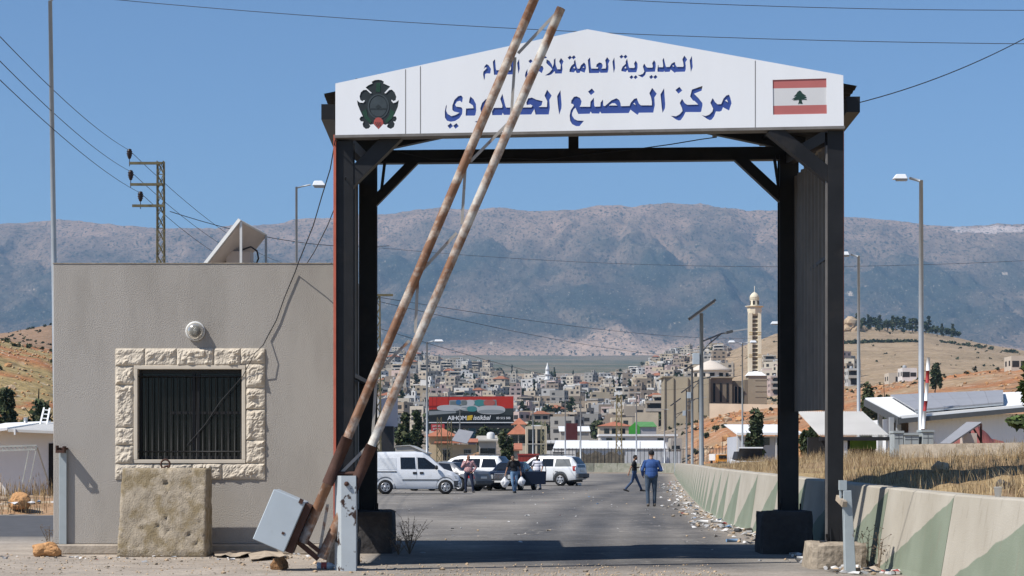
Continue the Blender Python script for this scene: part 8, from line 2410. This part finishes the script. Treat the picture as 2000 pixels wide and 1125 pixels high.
tag(rb.build('slope_rocks', [M['rock_tan'], M['rock_orange']]), 'loose rocks over the orange and tan slopes', 'rocks', kind='stuff')
n = 0
for k in range(150):
    px = rg.uniform(1640, 1790) if k < 100 else rg.uniform(1830, 1990); d = 1230 + rg.uniform(-8, 8) + (px - 1650) * .25 if k < 100 else 1330 + rg.uniform(-14, 14) + (px - 1830) * .5
    x, y, z = gz(px, d); s = rg.uniform(1.2, 2.4); crown_mb(sc, rg, (x, d, z + s * .35), (s * 1.2, s, s * .6), 26, s * .42, 2, 4)
while n < 1150:
    r_ = rg.random()
    if r_ < .42: px = rg.uniform(1345, 2060); d = 420 * (1500 / 420) ** rg.random()
    elif r_ < .50: px = rg.uniform(-90, 112); d = 250 * (1050 / 250) ** rg.random()
    elif r_ < .52: px = rg.uniform(-90, 112); d = 90 * (260 / 90) ** rg.random()
    else: px = rg.uniform(738, 1420); d = 420 * (2100 / 420) ** rg.random()
    x = (px - 1000) * d / K; z = terr_z(x, d)
    if z < .6: continue
    if px > 1345 and d > 600 and fbm(x * .01, z * .16, 5) < -.05: continue
    s = rg.uniform(.35, 1.15) * (d / 700) ** .5
    crown_mb(sc, rg, (x, d, z + s * .35), (s, s, s * .55), 26, s * .42, 2, 4); n += 1
tag(sc.build('hillside_scrub', [M['leaf_olive'], M['leaf_dark']]), 'low scrub dotted over the hills and between houses', 'scrub', kind='stuff')
# dry grass tufts on the left slope in front of the shed
sp_ = []
while len(sp_) < 1500:
    x = rg.uniform(-17, -12.0); y = rg.uniform(53, 61.5)
    if rg.random() < .55 + fbm(x * .8, y * .8) * 1.2: sp_.append((x, y, .02 + .35 * max(0, min(1, (y - 53) / 5)), rg.uniform(.5, 1.3)))
lv = MB(); vs = []; fs = []
for j in range(11):
    for i in range(31):
        x = -22 + i * .5; y = 52.2 + j; vs.append((x, y, -.05 + .42 * smooth(max(0, min(1, (y - 52.4) / 4.5))) + .10 * fbm(x * .7, y * .7)))
for j in range(10):
    for i in range(30): a = j * 31 + i; fs.append((a, a + 1, a + 32, a + 31))
lv.add(vs, fs, 0, True); tag(lv.build('verge', mat('verge_soil', (.36, .22, .12), .95, .3, 1.5, .04, 6, col2=(.42, .33, .22), thr=(.5, .6))), kind='structure')
tag(blades('dry_grass', sp_, .15, .55, .008, [GM[1], GM[3], GM[0]], 3, .4, heads=.2), 'dry weeds on the verge in front of the whitewashed shed', 'grass')
# litter
LM = [mat('litter_white', (.62, .61, .59), .6, .1, 6), mat('litter_grey', (.33, .33, .33), .7, .2, 6), mat('litter_blue', (.16, .26, .40), .6, .2, 6), mat('litter_red', (.38, .09, .08), .6, .2, 6), mat('litter_dark', (.05, .05, .05), .8, .2, 6), M['cardboard'], M['rock_tan']]
lm = MB(); rg = random.Random(99)
def scrap(x, y, z, s):
    k = rg.random(); mi = rg.choices(range(7), (10, 5, 1.0, .5, 2, 1.6, 2))[0]
    if k < .55:
        a = rg.uniform(0, 6.28); n_ = 5; vs = []
        for j in range(n_):
            b = a + 6.283 * j / n_; r = s * rg.uniform(.5, 1.2); vs.append((x + r * math.cos(b), y + r * math.sin(b) * .8, z + rg.uniform(.005, s * .8)))
        vs.append((x, y, z + s * rg.uniform(.1, .9))); lm.add(vs, [(j, (j + 1) % n_, n_) for j in range(n_)], mi)
    elif k < .75: v, f = rock_verts((x, y, z + s * .3), s * .55, rg.random() * 90); lm.add(v, f, rg.choice((5, 6, 6, 1)))
    elif k < .9:
        a = rg.uniform(0, 3.14); L = s * 1.1; lm.tube((x - L * math.cos(a), y - L * math.sin(a), z + s * .32), (x + L * math.cos(a), y + L * math.sin(a), z + s * .32), s * .32, n=8, mi=mi)
    else: lm.box((x, y, z + s * .25), (s * 1.4, s, s * .5), mi, rot=Euler((rg.uniform(-.3, .3), rg.uniform(-.3, .3), rg.uniform(0, 3))).to_matrix())
n = 0
while n < 520:
    y = 27 + 130 * rg.random() ** 1.6; wx, _ = wall_at(y)
    den = .35 + .9 * max(0, fbm(y * .12, 3.3) + .25) + (.5 if 34 < y < 72 else 0)
    if rg.random() > den: continue
    x = wx - abs(rg.gauss(0, .40 if y < 45 else .55)) - .05
    scrap(x, y, .004, rg.uniform(.025, .095) * (1 + .35 * (rg.random() < .1))); n += 1
for k in range(160): scrap(rg.uniform(-8, 4.5), 30 + 80 * rg.random() ** 1.3, .004, rg.uniform(.015, .05))
for k in range(70): scrap(rg.uniform(3.9, 4.75), rg.uniform(24.5, 27), .0, rg.uniform(.03, .11))
for k in range(120): scrap(rg.uniform(-7.6, -2.3), rg.gauss(29.0, .5), .004, rg.uniform(.01, .05))
for k in range(60): scrap(rg.uniform(-17, -12.3), rg.uniform(52, 57), .25, rg.uniform(.05, .2))
for k in range(90): scrap(rg.uniform(5.3, 12), 19 + 30 * rg.random(), 0, 0.001)
tag(lm.build('litter', LM), 'scattered rubbish and scraps along the wall foot and road edges', 'litter', kind='stuff')
gr_ = MB(); rg = random.Random(8)
for k in range(1700):
    x = rg.uniform(-9, 2.6); y = rg.uniform(24.6, 29.8) if x < -1.8 else 24.4 + 2.6 * rg.random() ** 2
    s = rg.uniform(.005, .016) * (1 + 1.6 * (rg.random() < .05)); v, f = rock_verts((x, y, .004 + s * .2), s, k, 1); gr_.add(v, f, rg.randrange(2))
tag(gr_.build('gravel', [M['rock_tan'], M['footing']]), 'small stones on the dirt strip in front', 'gravel', kind='stuff')
# individually visible pieces near the camera
def rock(name, px, d, w_, h_, m, label, seed, z=0, cat='rock'):
    bm = bmesh.new(); bmesh.ops.create_icosphere(bm, subdivisions=4, radius=1); c = G(px, d, z); vs = []
    for v in bm.verts:
        p = v.co; k = 1 + .38 * noise.noise(p * 1.1 + Vector((seed, 0, 0))) + .12 * noise.noise(p * 3.5 + Vector((0, seed, 0))) + .04 * noise.noise(p * 9)
        q = p * k; vs.append((c.x + q.x * w_ / 2, c.y + q.y * w_ / 2, c.z + max(-.02, (q.z * .8 + .62) * h_ / 1.35)))
    mb = MB(); mb.add(vs, [[v.index for v in f.verts] for f in bm.faces], 0, False); bm.free()
    o = mb.build(name, m); tag(o, label, cat); return o
rock('boulder', 92, 29.4, .40, .20, M['rock_orange'], 'orange limestone boulder lying at the left corner of the booth', 3)
rock('boulder', 545, 25.75, .20, .15, mat('rock_brown', (.22, .12, .055), .95, .3, 6, .02, 20), 'brown stone propping the counterweight box', 5)
rock('boulder', 1560 - 1560 + 38, 54, .55, .40, M['rock_orange'], 'orange rock on the verge before the whitewashed shed', 8, .15)
rock('boulder', 1957, 25.5, .20, .17, mat('rock_dark', (.09, .08, .07), .95, .3, 6, .02, 20), 'dark grey rock in the dry grass on the right', 9, bank_h(fx(1957, 25.5), 25.5) - .03)
rock('boulder', 1838, 32, .26, .17, M['rock_tan'], 'pale tan rock in the dry grass behind the concrete wall', 12, bank_h(fx(1838, 32), 32) - .03)
for i, (pts, lb) in enumerate(((((412, 1072), (500, 1066), (520, 1078), (470, 1092), (420, 1090)), 'torn flattened cardboard sheet lying along the booth foot'), (((480, 1078), (540, 1074), (560, 1092), (490, 1098)), 'small dusty cardboard piece beside the counterweight box'))):
    mb = MB(); n_ = 9; q = []
    ctr = Vector((0, 0, 0))
    pp = [GP(*p) for p in pts]
    fine = []
    for a, b in zip(pp, pp[1:] + pp[:1]):
        for k in range(5): p = a + (b - a) * k / 5; fine.append(Vector((p.x, p.y, .03 + .07 * abs(noise.noise(Vector((p.x * 4, p.y * 4, i)))))))
    c = sum(fine, Vector()) / len(fine); c.z = .07
    vs = [tuple(p) for p in fine] + [tuple(c)] + [(p.x, p.y, p.z - .008) for p in fine] + [(c.x, c.y, c.z - .008)]
    n_ = len(fine); mb.add(vs, [(k, (k + 1) % n_, n_) for k in range(n_)] + [((k + 1) % n_ + n_ + 1, k + n_ + 1, 2 * n_ + 1) for k in range(n_)] + [(k, k + n_ + 1, (k + 1) % n_ + n_ + 1, (k + 1) % n_) for k in range(n_)])
    tag(mb.build('cardboard_sheet', M['cardboard']), lb, 'cardboard', 'flattened cardboard on the ground')
bo = T('plastic_bottle', 'empty clear plastic bottle lying at the foot of the barrier post', 'bottle', GP(637, 1106))
c = G(637, 25.9, .045); mb = MB(); mb.lathe((0, 0, 0), [(.02, 0), (.044, .008), (.046, .03), (.042, .06), (.046, .09), (.042, .12), (.046, .15), (.044, .18), (.016, .225), (.014, .25)], 14)
mb.v = [(c.x - .12 + v[2], c.y + v[0], c.z + v[1] - v[2] * .02) for v in mb.v]; mb.build('bottle', M['plastic_clear'], bo)
mb = MB(); mb.tube((c.x + .13, c.y, c.z - .004), (c.x + .155, c.y, c.z - .004), .017, n=10); mb.build('cap', LM[2], bo)
mb = MB(); mb.tube((c.x - .06, c.y, c.z), (c.x + .01, c.y, c.z), .0465, n=14, caps=False); mb.build('label', LM[3], bo)
def dry_weed(px, d, H, label, seed, z=0, nst=7, spread=.5):
    rg = random.Random(seed); b = G(px, d, z); mb = MB()
    for k in range(nst):
        a = rg.uniform(0, 6.28); l = rg.uniform(.15, spread) * H; h = H * rg.uniform(.6, 1)
        p1 = b + Vector((math.cos(a) * l * .4, math.sin(a) * l * .4, h * .5)); p2 = b + Vector((math.cos(a) * l, math.sin(a) * l, h)); mb.poly([b, p1, p2], [.007, .005, .002], 4)
        for q in range(7):
            t = rg.uniform(.25, 1); p = b + (p1 - b) * (t * 2) if t < .5 else p1 + (p2 - p1) * (t * 2 - 1)
            e = p + Vector((rg.uniform(-1, 1), rg.uniform(-1, 1), rg.uniform(.1, .9))) * H * .16; mb.poly([p, e], [.003, .0015], 3)
            for w__ in range(2): s = rg.uniform(.006, .014); mb.box(e + Vector((rg.uniform(-.02, .02), 0, rg.uniform(-.02, .02))), (s, s, s))
    tag(mb.build('dry_weed', M['dry_twig']), label, 'plant', 'dry leafless weeds')
dry_weed(800, 30.2, .56, 'bushy leafless dry weed at the foot of the rear left column', 1, nst=11, spread=.75)
dry_weed(778, 29.9, .30, 'short dry weed right beside the rear left footing', 2, nst=7)
dry_weed(1717, 25.6, .60, 'thin tall dry stalk in front of the painted barrier', 3, nst=3, spread=.25)
dry_weed(1695, 26.3, .5, 'sparse dry weed behind the right rest post', 4, nst=4)
dry_weed(98, 31, .42, 'dry twigs sticking out at the left booth corner', 5, nst=6)
hp_ = MB(); rg = random.Random(3)
for k in range(80):
    u = rg.gauss(0, .45); x = fx(925, 126) + u * 1.5; y = 126 + rg.uniform(-.6, 1.2); hmax = max(.1, 1.75 - abs(u) * 1.5); s = rg.uniform(.12, .42); v, f = rock_verts((x, y, rg.uniform(0, hmax)), s, k, 2, .85); hp_.add(v, f, rg.randrange(2))
tag(hp_.build('rubble_heap', [M['rock_tan'], M['rock_orange']]), 'heap of broken orange rock behind the white estate car', 'rubble')
wb_ = T('plastic_canister', 'white canister with dark end lying on the road right of the cars', 'canister', GP(1128, 948))
c = GP(1130, 949); mb = MB(); mb.tube((c.x - .06, c.y, .09), (c.x + .17, c.y, .085), .085, n=12); mb.build('canister', M['white_roof'], wb_); mb = MB(); mb.tube((c.x - .18, c.y, .09), (c.x - .06, c.y, .09), .09, n=12); mb.build('dark_end', M['trim_black'], wb_)
cu_ = T('paper_cup', 'white paper cup standing on the concrete wall in the grass', 'cup', P(1837, 958, 21.5))
c = P(1837, 955, 21.4); zz = wall_at(21.4)[1] + .0; c.x = wall_at(21.4)[0] + .32; mb = MB(); mb.lathe((c.x, c.y, zz), [(.032, 0), (.045, .10), (.048, .10), (.04, .095)], 14); mb.build('cup', M['white_roof'], cu_)
# ================================================================ HAZE
hz = MB(); hz.bx(-9000, 9000, -70, 12500, -2.0, 1340)
hm = bpy.data.materials.new('haze_air'); hm.use_nodes = True
t = hm.node_tree; t.nodes.clear()
pv = t.nodes.new('ShaderNodeVolumePrincipled')
pv.inputs['Color'].default_value = (0.38, 0.64, 0.93, 1)
pv.inputs['Density'].default_value = 0.000070
mo_ = t.nodes.new('ShaderNodeOutputMaterial')
t.links.new(pv.outputs[0], mo_.inputs['Volume'])
tag(hz.build('haze', hm), 'thin blue haze', None, kind='stuff')
